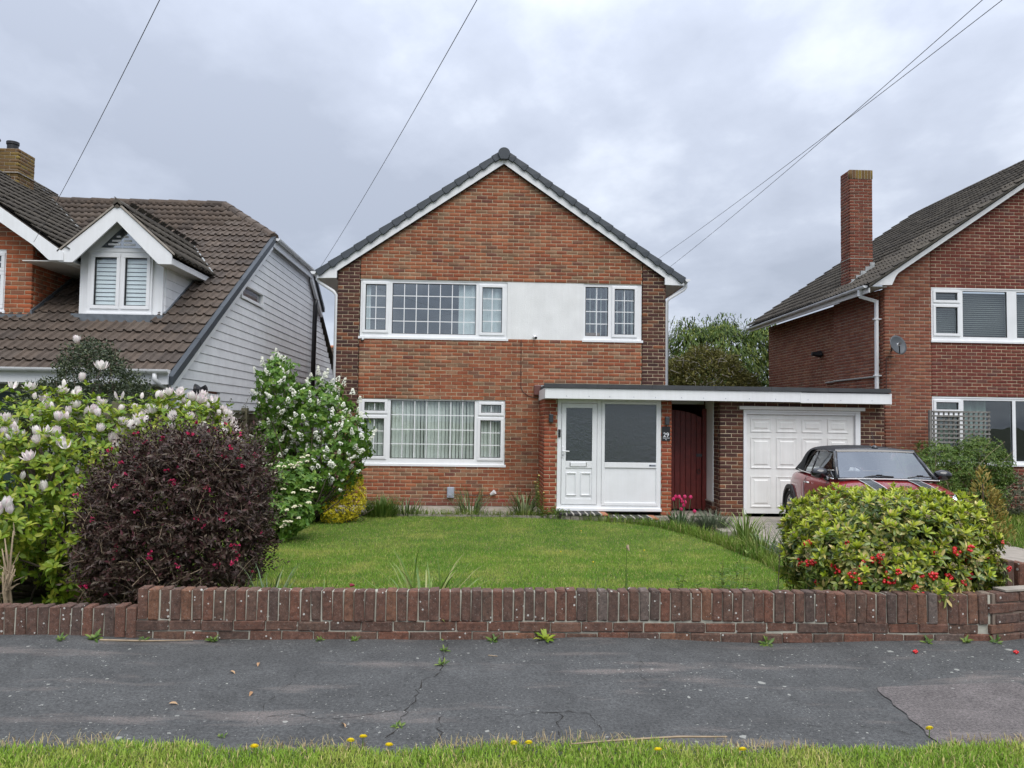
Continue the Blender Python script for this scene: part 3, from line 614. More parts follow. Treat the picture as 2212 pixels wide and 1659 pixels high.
# porch: white door and half glazed side panel
pf = MB(); F0 = GY + 0.015
pf.box(1.413, 1.49, F0, F0 + 0.07, -0.06, 2.05); pf.box(3.345, 3.40, F0, F0 + 0.07, -0.06, 2.05); pf.box(2.175, 2.26, F0, F0 + 0.07, -0.06, 2.05)
for a, b in ((1.49, 2.175), (2.26, 3.345)): pf.box(a, b, F0, F0 + 0.07, 1.95 if a < 2 else 1.985, 2.05); pf.box(a, b, F0, F0 + 0.07, -0.06, 0.03)
pfo = pf.build('porch_frame', M['upvc'], gar, bevel=0.004)
box_part('threshold', M['upvc'], pfo, 1.40, 3.405, F0 - 0.06, F0 + 0.02, -0.085, -0.03, bevel=0.006)
dr = MB(); D0 = F0 - 0.012
dr.box(1.496, 1.578, D0, D0 + 0.06, 0.035, 1.945); dr.box(2.078, 2.169, D0, D0 + 0.06, 0.035, 1.945); dr.box(1.578, 2.078, D0, D0 + 0.06, 1.862, 1.945); dr.box(1.578, 2.078, D0, D0 + 0.06, 0.72, 0.852); dr.box(1.578, 2.078, D0, D0 + 0.06, 0.035, 0.14); dr.box(1.578, 2.078, D0 + 0.014, D0 + 0.05, 0.14, 0.72)
door = dr.build('door', M['upvc'], gar, bevel=0.004)
box_part('pane', M['glass_obscure'], door, 1.578, 2.078, D0 + 0.02, D0 + 0.03, 0.852, 1.862)
for a in (1.585, 1.862):
    fm = MB(); b = a + 0.20; c, d = 0.20, 0.635; w = 0.022
    for (p0, p1, p2, p3) in ((a, b, d - w, d), (a, b, c, c + w), (a, a + w, c + w, d - w), (b - w, b, c + w, d - w)): fm.box(p0, p1, D0 - 0.004, D0 + 0.02, p2, p3)
    fm.build('raised_panel', M['upvc'], door, bevel=0.005)
lb = box_part('letterbox', M['upvc'], door, 1.665, 1.965, D0 - 0.014, D0 + 0.01, 0.752, 0.826, bevel=0.004)
box_part('letterbox_end', M['gasket'], lb, 1.658, 1.664, D0 - 0.016, D0 + 0.01, 0.752, 0.826); box_part('letterbox_end', M['gasket'], lb, 1.966, 1.972, D0 - 0.016, D0 + 0.01, 0.752, 0.826)
hp = box_part('door_handle', M['upvc'], door, 1.505, 1.535, D0 - 0.014, D0 + 0.002, 0.91, 1.13, bevel=0.006)
MB().tube([(1.52, D0 - 0.012, 1.04), (1.52, D0 - 0.05, 1.04), (1.54, D0 - 0.055, 1.04), (1.64, D0 - 0.055, 1.035)], 0.011, 8).build('lever', M['upvc'], hp); box_part('keyhole', M['gasket'], hp, 1.514, 1.526, D0 - 0.018, D0 - 0.013, 0.94, 0.975)
pn = MB(); pn.box(2.262, 2.318, F0 - 0.016, F0 + 0.03, 0.02, 1.99); pn.box(3.308, 3.343, F0 - 0.016, F0 + 0.03, 0.02, 1.99); pn.box(2.318, 3.308, F0 - 0.016, F0 + 0.03, 1.945, 1.99); pn.box(2.318, 3.308, F0 - 0.016, F0 + 0.03, 0.735, 0.835); pn.box(2.318, 3.308, F0 - 0.016, F0 + 0.03, 0.02, 0.075)
pno = pn.build('side_panel_frame', M['upvc'], gar, bevel=0.005)
box_part('pane', M['glass_obscure'], pno, 2.318, 3.308, F0 + 0.008, F0 + 0.016, 0.835, 1.945); box_part('infill_panel', M['upvc'], pno, 2.318, 3.308, F0 + 0.006, F0 + 0.03, 0.075, 0.735)
st = box_part('maker_sticker', M['meter_grey'], pno, 3.17, 3.30, F0 - 0.019, F0 - 0.0165, 0.765, 0.80); box_part('sticker_mark', M['gasket'], st, 3.178, 3.215, F0 - 0.0205, F0 - 0.0192, 0.773, 0.793)
for k in range(5): box_part('sticker_mark', M['gasket'], st, 3.225 + 0.014 * k, 3.234 + 0.014 * k, F0 - 0.0205, F0 - 0.0192, 0.776, 0.789)
bell = box_part('doorbell', M['black'], gar, 1.428, 1.475, F0 - 0.03, F0, 1.30, 1.45, bevel=0.008); MB().disc((1.451, F0 - 0.029, 1.33), 0.014, (0, -1, 0), 0.004, 14).build('button', M['grey_metal'], bell)
for x, zl_ in ((1.285, 1.655), (3.505, 1.64)):
    MB().box(x - 0.04, x + 0.04, GY - 0.08, GY - 0.002, zl_ - 0.08, zl_ + 0.08).build('wall_light', M['grey_metal'], gar, bevel=0.015)
box_part('inner_door', M['upvc'], gar, 1.55, 2.4, HY - 0.08, HY - 0.03, -0.05, 1.95); box_part('porch_shelf', M['upvc_old'], gar, 2.85, 3.28, GY + 0.5, GY + 0.8, 0.0, 0.72)
for k in range(4): box_part('porch_shelf', M['upvc_old'], gar, 2.84, 3.27, GY + 0.42, GY + 0.62, 1.12 + 0.24 * k, 1.135 + 0.24 * k)
box_part('porch_floor', M['room'], gar, 1.26, 3.5, GY + 0.09, HY - 0.02, -0.12, -0.07); box_part('porch_partition', M['brick_plain'], gar, 3.50, 3.60, GY + 0.102, HY - 0.01, -0.16, 2.05)
# garage door
gd = MB(); G0 = GY + 0.05
gf = MB(); gf.box(4.99, 5.05, GY - 0.012, GY + 0.10, -0.12, 1.835); gf.box(7.175, 7.27, GY - 0.012, GY + 0.10, -0.12, 1.835); gf.box(4.99, 7.27, GY - 0.012, GY + 0.10, 1.836, 1.875); gf.box(5.05, 7.175, GY + 0.01, GY + 0.10, 1.79, 1.835)
gfo = gf.build('door_frame', M['upvc'], gar, bevel=0.005); box_part('header_board', M['upvc_old'], gfo, 4.90, 7.345, GY - 0.06, GY + 0.02, 1.88, 1.945, bevel=0.008)
gdo = box_part('garage_door', M['upvc_old'], gar, 5.06, 7.166, G0, G0 + 0.04, -0.105, 1.785)
for c in range(4):
    for (r0_, r1_) in ((1.465, 1.70), (0.77, 1.335), (0.03, 0.59)):
        a, b = 5.155 + c * 0.502, 5.155 + c * 0.502 + 0.38; m_ = MB()
        ins = [(0, 0.002), (0.022, 0.010), (0.05, 0.010), (0.07, -0.001)]; V = []; F = []
        for (i, d) in ins: V += [(a + i, G0 - 0.003 + d - 0.012, r0_ + i), (b - i, G0 - 0.003 + d - 0.012, r0_ + i), (b - i, G0 - 0.003 + d - 0.012, r1_ - i), (a + i, G0 - 0.003 + d - 0.012, r1_ - i)]
        V = [(x_, y_, z_) for (x_, y_, z_) in V]
        for k in range(3):
            for j in range(4): F.append((4 * k + j, 4 * k + (j + 1) % 4, 4 * k + 4 + (j + 1) % 4, 4 * k + 4 + j))
        F.append((12, 13, 14, 15)); m_.add(V, F)
        for (p0, p1, p2, p3) in ((a - 0.012, b + 0.012, r1_, r1_ + 0.012), (a - 0.012, b + 0.012, r0_ - 0.012, r0_)): m_.box(p0, p1, G0 - 0.014, G0 - 0.0015, p2, p3)
        m_.box(a - 0.012, a, G0 - 0.014, G0 - 0.0015, r0_, r1_); m_.box(b, b + 0.012, G0 - 0.014, G0 - 0.0015, r0_, r1_)
        m_.build('pressed_panel', M['upvc_old'], gdo)

# side gate in the passage
M['gate_red'] = plain('dark_red_stain', (0.14, 0.015, 0.011), 0.5, var=0.4, scale=9, bump=0.3)
gate = thing('side_gate', 'dark red arched wooden gate in the passage beside the porch', 'gate', (4.1, 15.45, -0.16))
n = 7
for i in range(n):
    a = 3.66 + i * (4.43 - 3.66) / n; b = a + (4.43 - 3.66) / n - 0.008; top = lambda x: 1.86 - 0.15 * max(0, (x - 3.85) / 0.6) ** 2
    MB().prism([(a, -0.12), (b, -0.12), (b, top(b)), (a, top(a))], 15.45, 15.475).build('board', M['gate_red'], gate, bevel=0.003)
box_part('gate_post', M['gate_red'], gate, 4.435, 4.56, 15.43, 15.53, -0.14, 1.90)
for z in (0.15, 0.95, 1.6): box_part('rail', M['gate_red'], gate, 3.66, 4.43, 15.477, 15.51, z - 0.05, z + 0.05)
lt = MB(); lt.tube([(4.36 + 0.035 * math.cos(a), 15.435, 0.63 + 0.045 * math.sin(a)) for a in [k * math.pi / 6 for k in range(13)]], 0.007, 6); lt.build('ring_handle', M['black'], gate)
box_part('letter_slot', M['grey_metal'], gate, 4.31, 4.43, 15.43, 15.449, 0.93, 0.985)
box_part('passage_lintel', M['render_white'], gar, 3.603, 4.53, HY - 0.25, HY - 0.1, 1.99, 2.118)
M['cream'] = plain('cream_render', (0.55, 0.45, 0.36), 0.9)
box_part('passage_wall', M['cream'], gar, 3.61, 4.55, 19.0, 19.1, -0.1, 2.1); box_part('passage_roof', M['cream'], gar, 3.61, 4.54, HY + 0.02, 19.0, 2.06, 2.1)

# house number plate
sign = thing('house_sign', 'black house number plate reading 29 on the right porch pier', 'sign', (3.49, GY, 1.39))
box_part('plate', M['black'], sign, 3.412, 3.570, GY - 0.014, GY - 0.0035, 1.255, 1.53, bevel=0.003)
M['sign_white'] = plain('white_lettering', (0.85, 0.87, 0.9), 0.4)
def text(body, size, loc, parent, name, mat):
    cv = bpy.data.curves.new(name, 'FONT'); cv.body = body; cv.size = size; cv.align_x = 'CENTER'; cv.extrude = 0.001
    o = link('t', cv); bpy.context.view_layer.update(); me = bpy.data.meshes.new_from_object(o.evaluated_get(bpy.context.evaluated_depsgraph_get())); bpy.data.objects.remove(o); me.name = name
    me.materials.clear(); me.materials.append(mat); return obj(name, me, mat, parent, Matrix.Translation(loc) @ Matrix.Rotation(math.pi / 2, 4, 'X'))
text('29', 0.115, (3.491, GY - 0.016, 1.335), sign, 'numerals', M['sign_white']); [box_part('street_lettering', M['sign_white'], sign, 3.432 + 0.0128 * k_, 3.432 + 0.0128 * k_ + 0.007, GY - 0.0165, GY - 0.0145, 1.305, 1.316 + 0.004 * (k_ % 3 == 0)) for k_ in range(10)]; text('Rd', 0.026, (3.491, GY - 0.016, 1.272), sign, 'street_lettering', M['sign_white'])
# doorsteps with striped treads
M['tread'] = plain('charcoal_tread', (0.03, 0.027, 0.028), 0.8); M['tread_line'] = plain('pale_nosing_strip', (0.62, 0.58, 0.52), 0.6); M['terracotta'] = plain('terracotta_tile', (0.42, 0.17, 0.09), 0.85, var=0.25, scale=30)
M['stone'] = plain('weathered_stone', (0.30, 0.27, 0.22), 0.95, var=0.5, scale=18, bump=0.5)
def step(label, x0, x1, y0, y1, zt, n):
    t = thing('doorstep', label, 'step', ((x0 + x1) / 2, (y0 + y1) / 2, -0.2), 'doorsteps of the porch')
    nb = 5; w = (x1 - x0 - 0.03) / nb
    for k in range(nb): box_part('stone_block', M['stone'], t, x0 + 0.02 + k * w, x0 + 0.012 + (k + 1) * w, y0 + 0.02, y1, -0.22, zt - 0.03, bevel=0.006)
    tw = (x1 - x0 - 0.11) / n
    for k in range(n):
        a = x0 + k * tw; box_part('tread_tile', M['tread'], t, a, a + tw - 0.03, y0, y1, zt - 0.028, zt, bevel=0.003)
        for q_ in (0.004, 0.018): box_part('nosing_strip', M['tread_line'], t, a + tw - 0.03 + q_, a + tw - 0.03 + q_ + 0.009, y0 - 0.001, y1 - 0.002, zt - 0.027, zt + 0.001)
    box_part('end_tile', M['terracotta'], t, x1 - 0.107, x1, y0 + 0.002, y1, zt - 0.029, zt - 0.001, bevel=0.004); return t
step('higher striped doorstep in front of the white porch door', 1.44, 2.32, 14.12, 14.54, -0.09, 6); step('lower striped doorstep under the glazed porch side panel', 2.34, 3.24, 14.05, 14.54, -0.145, 5)

# ---------------------------------------------------------------- tiled roofs
def tile_mesh(w, g, lap=0.07, lift=0.040, rib=0.034):
    prof = [(0, 0.55), (0.06, 1.0), (0.13, 1.0), (0.2, 0.1), (0.45, 0.0), (0.52, 1.0), (0.60, 1.0), (0.67, 0.1), (0.97, 0.0)]
    V = []; F = []; n = len(prof)
    for (yy, zz_) in ((0.006, lift - 0.022), (0, lift), (g + lap, 0.004)):
        for (px, pr) in prof: V.append((px * w, yy, zz_ + pr * rib))
    for r in range(2):
        for i in range(n - 1): F.append((r * n + i, r * n + i + 1, (r + 1) * n + i + 1, (r + 1) * n + i))
    me = bpy.data.meshes.new('roof_tile'); me.from_pydata(V, [], F); me.update(); return me
def tile_roof(parent, name, O, U, Vd, nu, nv, inside, mat, keep=0, w=0.30, g=0.335, bond=0.0):
    O, U, Vd = Vector(O), Vector(U).normalized(), Vector(Vd).normalized(); Nn = U.cross(Vd)
    base = tile_mesh(w, g); bv = np.array([v.co[:] for v in base.vertices]); bf = np.array([p.vertices[:] for p in base.polygons])
    base.materials.append(mat); rot = Matrix((U, Vd, Nn)).transposed().to_4x4(); spots = []
    for j in range(nv):
        for i in range(*nu):
            p = O + U * (i * w + (w * bond if j % 2 else 0)) + Vd * (j * g)
            c = p + U * w / 2 + Vd * g / 2
            if inside(c): spots.append(p + Nn * random.uniform(-0.004, 0.004))
    spots.sort(key=lambda p: (p - CAM).length)
    for p in spots[:keep]: put(link('roof_tile', base), parent, Matrix.Translation(p) @ rot @ Matrix.Rotation(random.gauss(0, 0.006), 4, 'Z'))
    rest = spots[keep:]
    if rest:
        Rm = np.array(rot.to_3x3()); m = len(rest); V = (bv @ Rm.T)[None] + np.array([p[:] for p in rest])[:, None]
        F = (bf[None] + len(bv) * np.arange(m)[:, None, None]).reshape(-1, 4)
        obj(name, mesh_np(name, V.reshape(-1, 3), F, np.repeat(rng.random(m), len(bv))), mat, parent)['kind'] = 'stuff'
def tile_mat(name, stops):
    t = MT(name); c = t.ramp(t.tone(), stops)
    c = t.mix(0.7, c, t.ramp(t.noise(7, 6, 0.7), [(0.3, 0.5), (0.7, 1.25)]), 'MULTIPLY')
    c = t.mix(t.math('MULTIPLY', t.ramp(t.noise(30, 5, 0.75), [(0.62, 0), (0.72, 1)]), 0.5), c, (0.26, 0.25, 0.2))
    t.col(c).set(Roughness=0.9); t.bump(t.noise(90, 4), 0.4, 0.006); return t.m
M['tile_brown'] = tile_mat('brown_concrete_tile', [(0, (0.072, 0.053, 0.040)), (0.4, (0.096, 0.070, 0.052)), (0.75, (0.060, 0.046, 0.037)), (1, (0.115, 0.087, 0.066))])
M['tile_old'] = tile_mat('old_mossy_tile', [(0, (0.070, 0.060, 0.048)), (0.5, (0.10, 0.086, 0.068)), (1, (0.060, 0.052, 0.044))])
def pot(parent, c, z0, z1, r, mat): return MB().tube([(c[0], c[1], z0), (c[0], c[1], z1)], r, 16).build('chimney_pot', mat, parent, smooth=False)

# ---------------------------------------------------------------- bungalow on the left
bung = thing('bungalow', 'brown tiled bungalow with white gabled dormer and grey clad gable end', 'house', (-8, 14, -0.2))
E0, EZ, EG, SLB = 11.42, 2.19, 2.25, 0.636
mainz = lambda y: EZ + SLB * (y - E0)
wingz = lambda x: 4.25 + 0.70 * (-6.85 - x)
HIPX = lambda y: -4.55 if y < 16.5 else -4.55 - (y - 16.5) * 0.93
vd = Vector((0, 1, SLB)); ls = vd.length
def in_main(c): return c.x < HIPX(c.y) - 0.02 and c.y < 18.30 and (c.x > -7.6 or c.y < 13.05 or mainz(c.y) > wingz(c.x) - 0.1) and not (-6.82 < c.x < -5.36 and 12.82 < c.y < 14.4)
tile_roof(bung, 'roof_tiling', (-11.78, E0 - 0.06, EZ), (1, 0, 0), vd, (0, 24), 25, in_main, M['tile_brown'], 260)
MB().prism([(E0, EZ - 0.03), (18.36, mainz(18.36) - 0.03), (18.36, mainz(18.36) - 0.12), (E0, EZ - 0.12)], -6.25, -12, 'x').build('roof_slope', M['tile_old'], bung)
MB().add([(-6.25, E0, EZ - 0.03), (-4.57, E0, EZ - 0.03), (-4.57, 16.5, mainz(16.5) - 0.03), (-6.25, 18.36, mainz(18.36) - 0.03)], [(0, 1, 2, 3)]).build('roof_slope', M['tile_old'], bung)
zr = mainz(18.36)
MB().add([(-6.25, 18.36, zr - 0.02), (-4.5, 16.5, mainz(16.5)), (-4.5, 20.2, mainz(16.5))], [(0, 1, 2)]).build('hip_slope', M['tile_old'], bung)
MB().add([(-12, 18.36, zr - 0.02), (-6.25, 18.36, zr - 0.02), (-4.55, 20.2, mainz(16.5)), (-4.55, 25.3, 2.2), (-12, 25.3, 2.2)], [(0, 1, 2, 3, 4)]).build('rear_slope', M['tile_old'], bung)
for i in range(13): MB().tube([(-6.2 - 0.45 * i, 18.36, zr + 0.012), (-6.64 - 0.45 * i, 18.36, zr + 0.018)], [0.105, 0.115], 12).build('ridge_tile', M['tile_brown'], bung)
a_, b_ = Vector((-6.25, 18.36, zr + 0.02)), Vector((-4.56, 16.52, mainz(16.5) + 0.02))
for i in range(6): MB().tube([a_.lerp(b_, i / 6), a_.lerp(b_, (i + 1.03) / 6)], [0.10, 0.115], 12).build('hip_tile', M['tile_brown'], bung)
# verge strip in dark metal and the white board below it
for i in range(5):
    ya, yb_ = E0 - 0.12 + i * 1.04, E0 - 0.12 + (i + 1) * 1.04 - 0.012
    MB().prism([(ya, mainz(ya) - 0.075), (yb_, mainz(yb_) - 0.075), (yb_, mainz(yb_) + 0.055), (ya, mainz(ya) + 0.055)], -4.585, -4.50, 'x').build('verge_trim', M['slate_tile'], bung)
MB().prism([(E0 - 0.05, EZ - 0.27), (E0 - 0.05, EZ - 0.10), (16.5, mainz(16.5) - 0.10), (16.5, mainz(16.5) - 0.22)], -4.59, -4.55, 'x').build('bargeboard', M['fascia'], bung)
MB().prism([(20.15, mainz(16.5) - 0.06), (20.15, mainz(16.5) - 0.24), (21.5, mainz(16.5) - 1.02), (21.5, mainz(16.5) - 0.84)], -4.59, -4.52, 'x').build('bargeboard', M['fascia'], bung)
MB().prism([(20.2, mainz(16.5) + 0.02), (20.2, mainz(16.5) - 0.08), (21.5, mainz(16.5) - 0.88), (21.5, mainz(16.5) - 0.76)], -4.60, -4.46, 'x').build('verge_trim', M['slate_tile'], bung)
box_part('fascia_board', M['fascia'], bung, -4.56, -4.53, 16.45, 20.2, 5.24, 5.42); gutter(bung, (-4.47, 16.5, 5.43), (-4.47, 20.25, 5.43))
# cladding boards on the gable end
M['clad'] = plain('grey_cladding_board', (0.78, 0.79, 0.80), 0.6, var=0.14, scale=4, bump=0.15, bscale=30)
box_part('gable_core', M['brick_plain'], bung, -4.80, -4.70, 11.7, 25, -0.2, 2.2); MB().prism([(11.72, 2.2), (25, 2.2), (21.1, 4.75), (20.1, 5.36), (16.5, 5.36)], -4.80, -4.70, 'x').build('gable_core', M['brick_plain'], bung)
z = -0.10; pitch = 0.152
while z < 5.34:
    y0 = 11.72 if z < 2.1 else 11.72 + (z - 2.1) / SLB; y1 = 24.9 if z < 2.1 else (24.9 - (z - 2.1) * 1.42)
    if z > 4.6: y1 = min(y1, 21.1 - (z - 4.6) * 1.3)
    segs = [(y0, y1)]
    for (a, b, c, d) in ((14.66, 16.2, 3.83, 4.22), (13.05, 13.75, 1.0, 2.02)):
        if c < z + pitch * 0.5 < d: segs = [q for s in segs for q in ((s[0], min(s[1], a)), (max(s[0], b), s[1])) if q[1] - q[0] > 0.05]
    for (a, b) in segs:
        top = min(z + pitch - 0.006, 5.36); sh = (top - z) / SLB if z > 2.0 else 0
        MB().add([(-4.635, a, z), (-4.635, b, z), (-4.645, b - (0.1 if z > 4.6 else 0), top), (-4.645, a + min(sh, 0.24) * (a > 11.73 and a == y0), top), (-4.70, a, z), (-4.70, b, z), (-4.70, b, top), (-4.70, a, top)],
                 [(0, 1, 2, 3), (4, 7, 6, 5), (0, 4, 5, 1), (1, 5, 6, 2), (2, 6, 7, 3), (3, 7, 4, 0)]).build('cladding_board', M['clad'], bung)
    z += pitch
def side_window(y0, y1, z0, z1):
    f = MB()
    for q in ((y0, y1, z1 - 0.06, z1), (y0, y1, z0, z0 + 0.06), (y0, y0 + 0.06, z0 + 0.06, z1 - 0.06), (y1 - 0.06, y1, z0 + 0.06, z1 - 0.06)): f.box(-4.70, -4.615, *q)
    w = f.build('window', M['upvc'], bung, bevel=0.004); box_part('pane', M['glass'], w, -4.68, -4.675, y0 + 0.06, y1 - 0.06, z0 + 0.06, z1 - 0.06)
side_window(14.7, 16.16, 3.86, 4.19); side_window(13.1, 13.7, 1.05, 1.98)
MB().tube([(-4.64, 12.55, 2.02), (-4.60, 12.55, 2.02), (-4.55, 12.55, 2.02)], [0.10, 0.085, 0.045], 14).build('vent_cowl', M['black'], bung); MB().tube([(-4.56, 12.55, 2.02), (-4.46, 12.55, 2.06)], [0.035, 0.05], 12).build('vent_cowl', M['black'], bung)
MB().tube([(-4.50, 20.55, 4.75), (-4.52, 20.55, 4.6), (-4.55, 20.55, -0.1)], 0.06, 10).build('downpipe', M['black'], bung, smooth=True)
# front eaves: gutter, fascia, wall
gutter(bung, (-12, E0 - 0.22, EG + 0.01), (-4.52, E0 - 0.22, EG + 0.01), r=0.06); box_part('fascia_board', M['fascia'], bung, -12, -4.56, E0 - 0.16, E0 - 0.12, EG - 0.20, EG - 0.02); box_part('soffit', M['soffit'], bung, -12, -4.6, E0 - 0.12, 11.75, EG - 0.22, EG - 0.20)
M['pale_stone'] = plain('pale_grey_wall', (0.36, 0.36, 0.33), 0.9, var=0.2); M['dark_green'] = plain('dark_green_paint', (0.012, 0.035, 0.03), 0.5)
box_part('front_wall', M['pale_stone'], bung, -12, -4.7, 11.70, 11.80, -0.2, 2.05); box_part('garage_door', M['dark_green'], bung, -8.6, -6.55, 11.64, 11.69, -0.1, 1.92)
MB().tube([(-4.72, E0 - 0.22, 2.2), (-4.72, E0 - 0.22, 2.12), (-4.66, E0 - 0.12, 2.04), (-4.60, 11.66, 1.95), (-4.60, 11.66, 0)], 0.035, 10).build('downpipe', M['gutter'], bung, smooth=True)
# dormer
dx0, dx1, dc, DY = -6.775, -5.405, -6.045, 13.0
face = MB(); face.box(dx0, -6.60, DY + 0.03, DY + 0.1, 3.1, 4.32); face.box(-5.585, dx1, DY + 0.03, DY + 0.1, 3.1, 4.32); face.box(-6.60, -5.585, DY + 0.031, DY + 0.1, 3.1, 3.31); face.prism([(dx0, 4.321), (dx1, 4.321), (dx1 - 0.05, 4.36), (dc, 4.95), (dx0 + 0.05, 4.36)], DY + 0.03, DY + 0.1); dorm = face.build('dormer', M['fascia'], bung)
box_part('apron', M['lead'], dorm, dx0 - 0.06, dx1 + 0.06, DY - 0.10, DY + 0.02, 3.10, 3.265)
for s, xw in ((-1, dx0), (1, dx1)):
    zz_ = 3.30
    while zz_ < 4.18:
        y1 = E0 + (zz_ + 0.15 - EZ) / SLB; MB().prism([(DY + 0.1, zz_), (y1 - 0.2, zz_), (y1, zz_ + 0.146), (DY + 0.1, zz_ + 0.146)], xw - 0.02, xw + 0.02 + s * 0.0, 'x').build('cheek_board', M['clad'], dorm); zz_ += 0.152
    ya, yb_ = DY + 0.05, 14.75
    MB().prism([(ya, mainz(ya) + 0.0), (yb_, mainz(yb_) + 0.0), (yb_, mainz(yb_) + 0.09), (ya, mainz(ya) + 0.09)], xw - 0.05, xw + 0.05, 'x').build('flashing', M['lead'], dorm)
    ex = dc + s * 0.905; ez = 5.085 - 0.905 * 0.93
    MB().prism([(dc, 4.99), (dc, 5.05), (ex, ez + 0.0), (ex, ez - 0.06)], DY - 0.28, 16.0).build('dormer_slope', M['tile_old'], dorm)
    # bargeboard with returned foot
    MB().prism([(dc, 4.765), (dc, 5.04), (ex, ez - 0.005), (ex, ez - 0.165), (ex - s * 0.215, ez - 0.165), (ex - s * 0.30, ez - 0.085)], DY - 0.31, DY - 0.275).build('bargeboard', M['fascia'], dorm)
    box_part('fascia_board', M['fascia'], dorm, *sorted((ex - s * 0.03, ex)), DY - 0.27, 14.6, ez - 0.16, ez - 0.02); box_part('soffit', M['soffit'], dorm, *sorted((ex - s * 0.03, xw)), DY - 0.27, 14.5, ez - 0.155, ez - 0.14)
    mid = Vector((-s * 0, 1, 0)); td = Vector((-s, 0, 0.93)).normalized()
    if s > 0:
        tile_roof(dorm, 'dormer_tiling', (ex + 0.03, DY - 0.28, ez - 0.04), (0, 1, 0), td, (0, 11), 4, lambda c: mainz(c.y) < c.z + 0.12 and c.x > dc + 0.02, M['tile_old'], 0)
    else:
        tile_roof(dorm, 'dormer_tiling', (ex - 0.03, 16.0, ez - 0.04), (0, -1, 0), td, (0, 10), 4, lambda c: mainz(c.y) < c.z + 0.12 and c.x < dc - 0.02, M['tile_old'], 0)
    MB().prism([(dc, 5.05), (dc, 5.085), (ex + s * 0.03, ez + 0.02), (ex + s * 0.03, ez - 0.01)], DY - 0.33, DY - 0.26).build('verge_mortar', M['concrete'], dorm)
MB().tube([(dc, DY - 0.33, 5.06), (dc, 16.0, 5.06)], 0.07, 12).build('dormer_ridge', M['tile_old'], dorm)
MB().tube([(-5.12, 14.55, 4.26), (dc, 15.95, 5.12)], 0.03, 6).build('valley_lead', M['lead_pale'], dorm)
dw = window(bung, 'window', -6.62, -5.565, 3.29, 4.33, DY - 0.03, [(-6.509, -6.149, 3.418, 4.224, 1, 1, 1), (-6.009, -5.651, 3.418, 4.224, 1, 1, 1)], glass='glass')
tf = MB(); tf.prism([(-6.62, 4.345), (-5.565, 4.345), (-5.565, 4.42), (-6.085, 4.90), (-6.62, 4.42)], DY - 0.02, DY + 0.02); tf.build('gable_light_frame', M['upvc'], dw)
tg = MB(); tg.prism([(-6.42, 4.39), (-5.745, 4.39), (-6.08, 4.74)], DY - 0.032, DY - 0.022); tg.build('pane', glass_mat('sky_pane', (0.35, 0.38, 0.4), 0.3), dw)
for k, (a, b, zc) in enumerate(((-6.30, -6.10, 4.43), (-6.24, -6.10, 4.49), (-6.17, -6.1, 4.56), (-6.05, -5.86, 4.43), (-6.05, -5.92, 4.49), (-6.05, -5.98, 4.56))): box_part('shutter_slat', M['upvc'], dw, a, b, DY - 0.040, DY - 0.034, zc, zc + 0.032)
for a in (-6.505, -6.005):
    for i in range(11): MB().prism([(DY + 0.018, 3.44 + 0.07 * i), (DY + 0.034, 3.496 + 0.07 * i), (DY + 0.038, 3.494 + 0.07 * i), (DY + 0.022, 3.438 + 0.07 * i)], a, a + 0.345, 'x').build('shutter_slat', M['upvc'], dw)
# the dormer window needs a dark room: cut-back box behind
box_part('room', M['room'], dw, -6.70, -5.5, DY + 0.22, DY + 0.25, 3.3, 4.4)
# cross wing in brick at the left edge
wx = -7.545
def wing_span(za, zb):
    return [(-11.2, wx)] if zb < 4.30 else [(-11.2, min(wx, -6.95 - ((za + zb) / 2 - 4.25) / 0.70))]
brickwork(bung, 'brickwork', ((0, DY, 0), (1, 0, 0), (0, -1, 0)), cut(wing_span, [(-9.6, -7.98, 2.0, 4.33)]), 3.20, 6.6, M['brick_left'], M['mortar'], 40, phase=wx, mortar_name='wing_wall')
def wing_side(za, zb): return [(0.072, min(1.75, max(0.1, (zb - 3.17) / SLB + 0.1)))]
brickwork(bung, 'brickwork', ((wx + 0.004, DY, 0), (0, 1, 0), (1, 0, 0)), wing_side, 3.20, 4.35, M['brick_left'], M['mortar'], 0, phase=0.1, mortar_name='wing_side_wall')
MB().prism([(DY - 0.02, mainz(DY)), (14.7, mainz(14.7)), (14.7, mainz(14.7) + 0.12), (DY - 0.02, mainz(DY) + 0.12)], wx, wx + 0.03, 'x').build('flashing', M['lead'], bung); box_part('apron', M['lead'], bung, -9.5, wx + 0.02, DY - 0.14, DY - 0.004, 3.11, 3.225)
ww = window(bung, 'window', -9.6, -7.985, 3.30, 4.33, DY + 0.02, [(-8.45, -8.06, 4.02, 4.22, 1, 2, 1), (-8.45, -8.06, 3.40, 3.9, 1, 2, 1), (-9.5, -8.6, 3.4, 4.22, 3, 4, 0)])
box_part('room', M['room'], bung, -9.6, -7.98, DY + 0.4, DY + 0.45, 3.2, 4.4)
AWX = -11.2
MB().prism([(AWX, wingz(AWX) - 0.05), (AWX, wingz(AWX) - 0.12), (-6.86, 4.18), (-6.86, 4.24)], DY - 0.30, 20.0).build('wing_slope', M['tile_old'], bung)
tile_roof(bung, 'wing_tiling', (-6.82, DY - 0.33, 4.24), (0, 1, 0), (-1, 0, 0.70), (0, 25), 17, lambda c: c.y < 20 and (mainz(c.y) < wingz(c.x) + 0.1 or c.y > 18.4) and c.x > AWX, M['tile_old'], 0)
MB().prism([(AWX, wingz(AWX) - 0.06), (-6.87, 4.23), (-6.87, 4.10), (-7.10, 4.10), (-7.36, 4.34), (AWX, wingz(AWX) - 0.36)], DY - 0.33, DY - 0.29).build('bargeboard', M['fascia'], bung)
box_part('fascia_board', M['fascia'], bung, -6.90, -6.86, DY - 0.29, 14.6, 4.08, 4.22); box_part('soffit', M['soffit'], bung, wx, -6.90, DY - 0.29, 14.6, 4.085, 4.10)
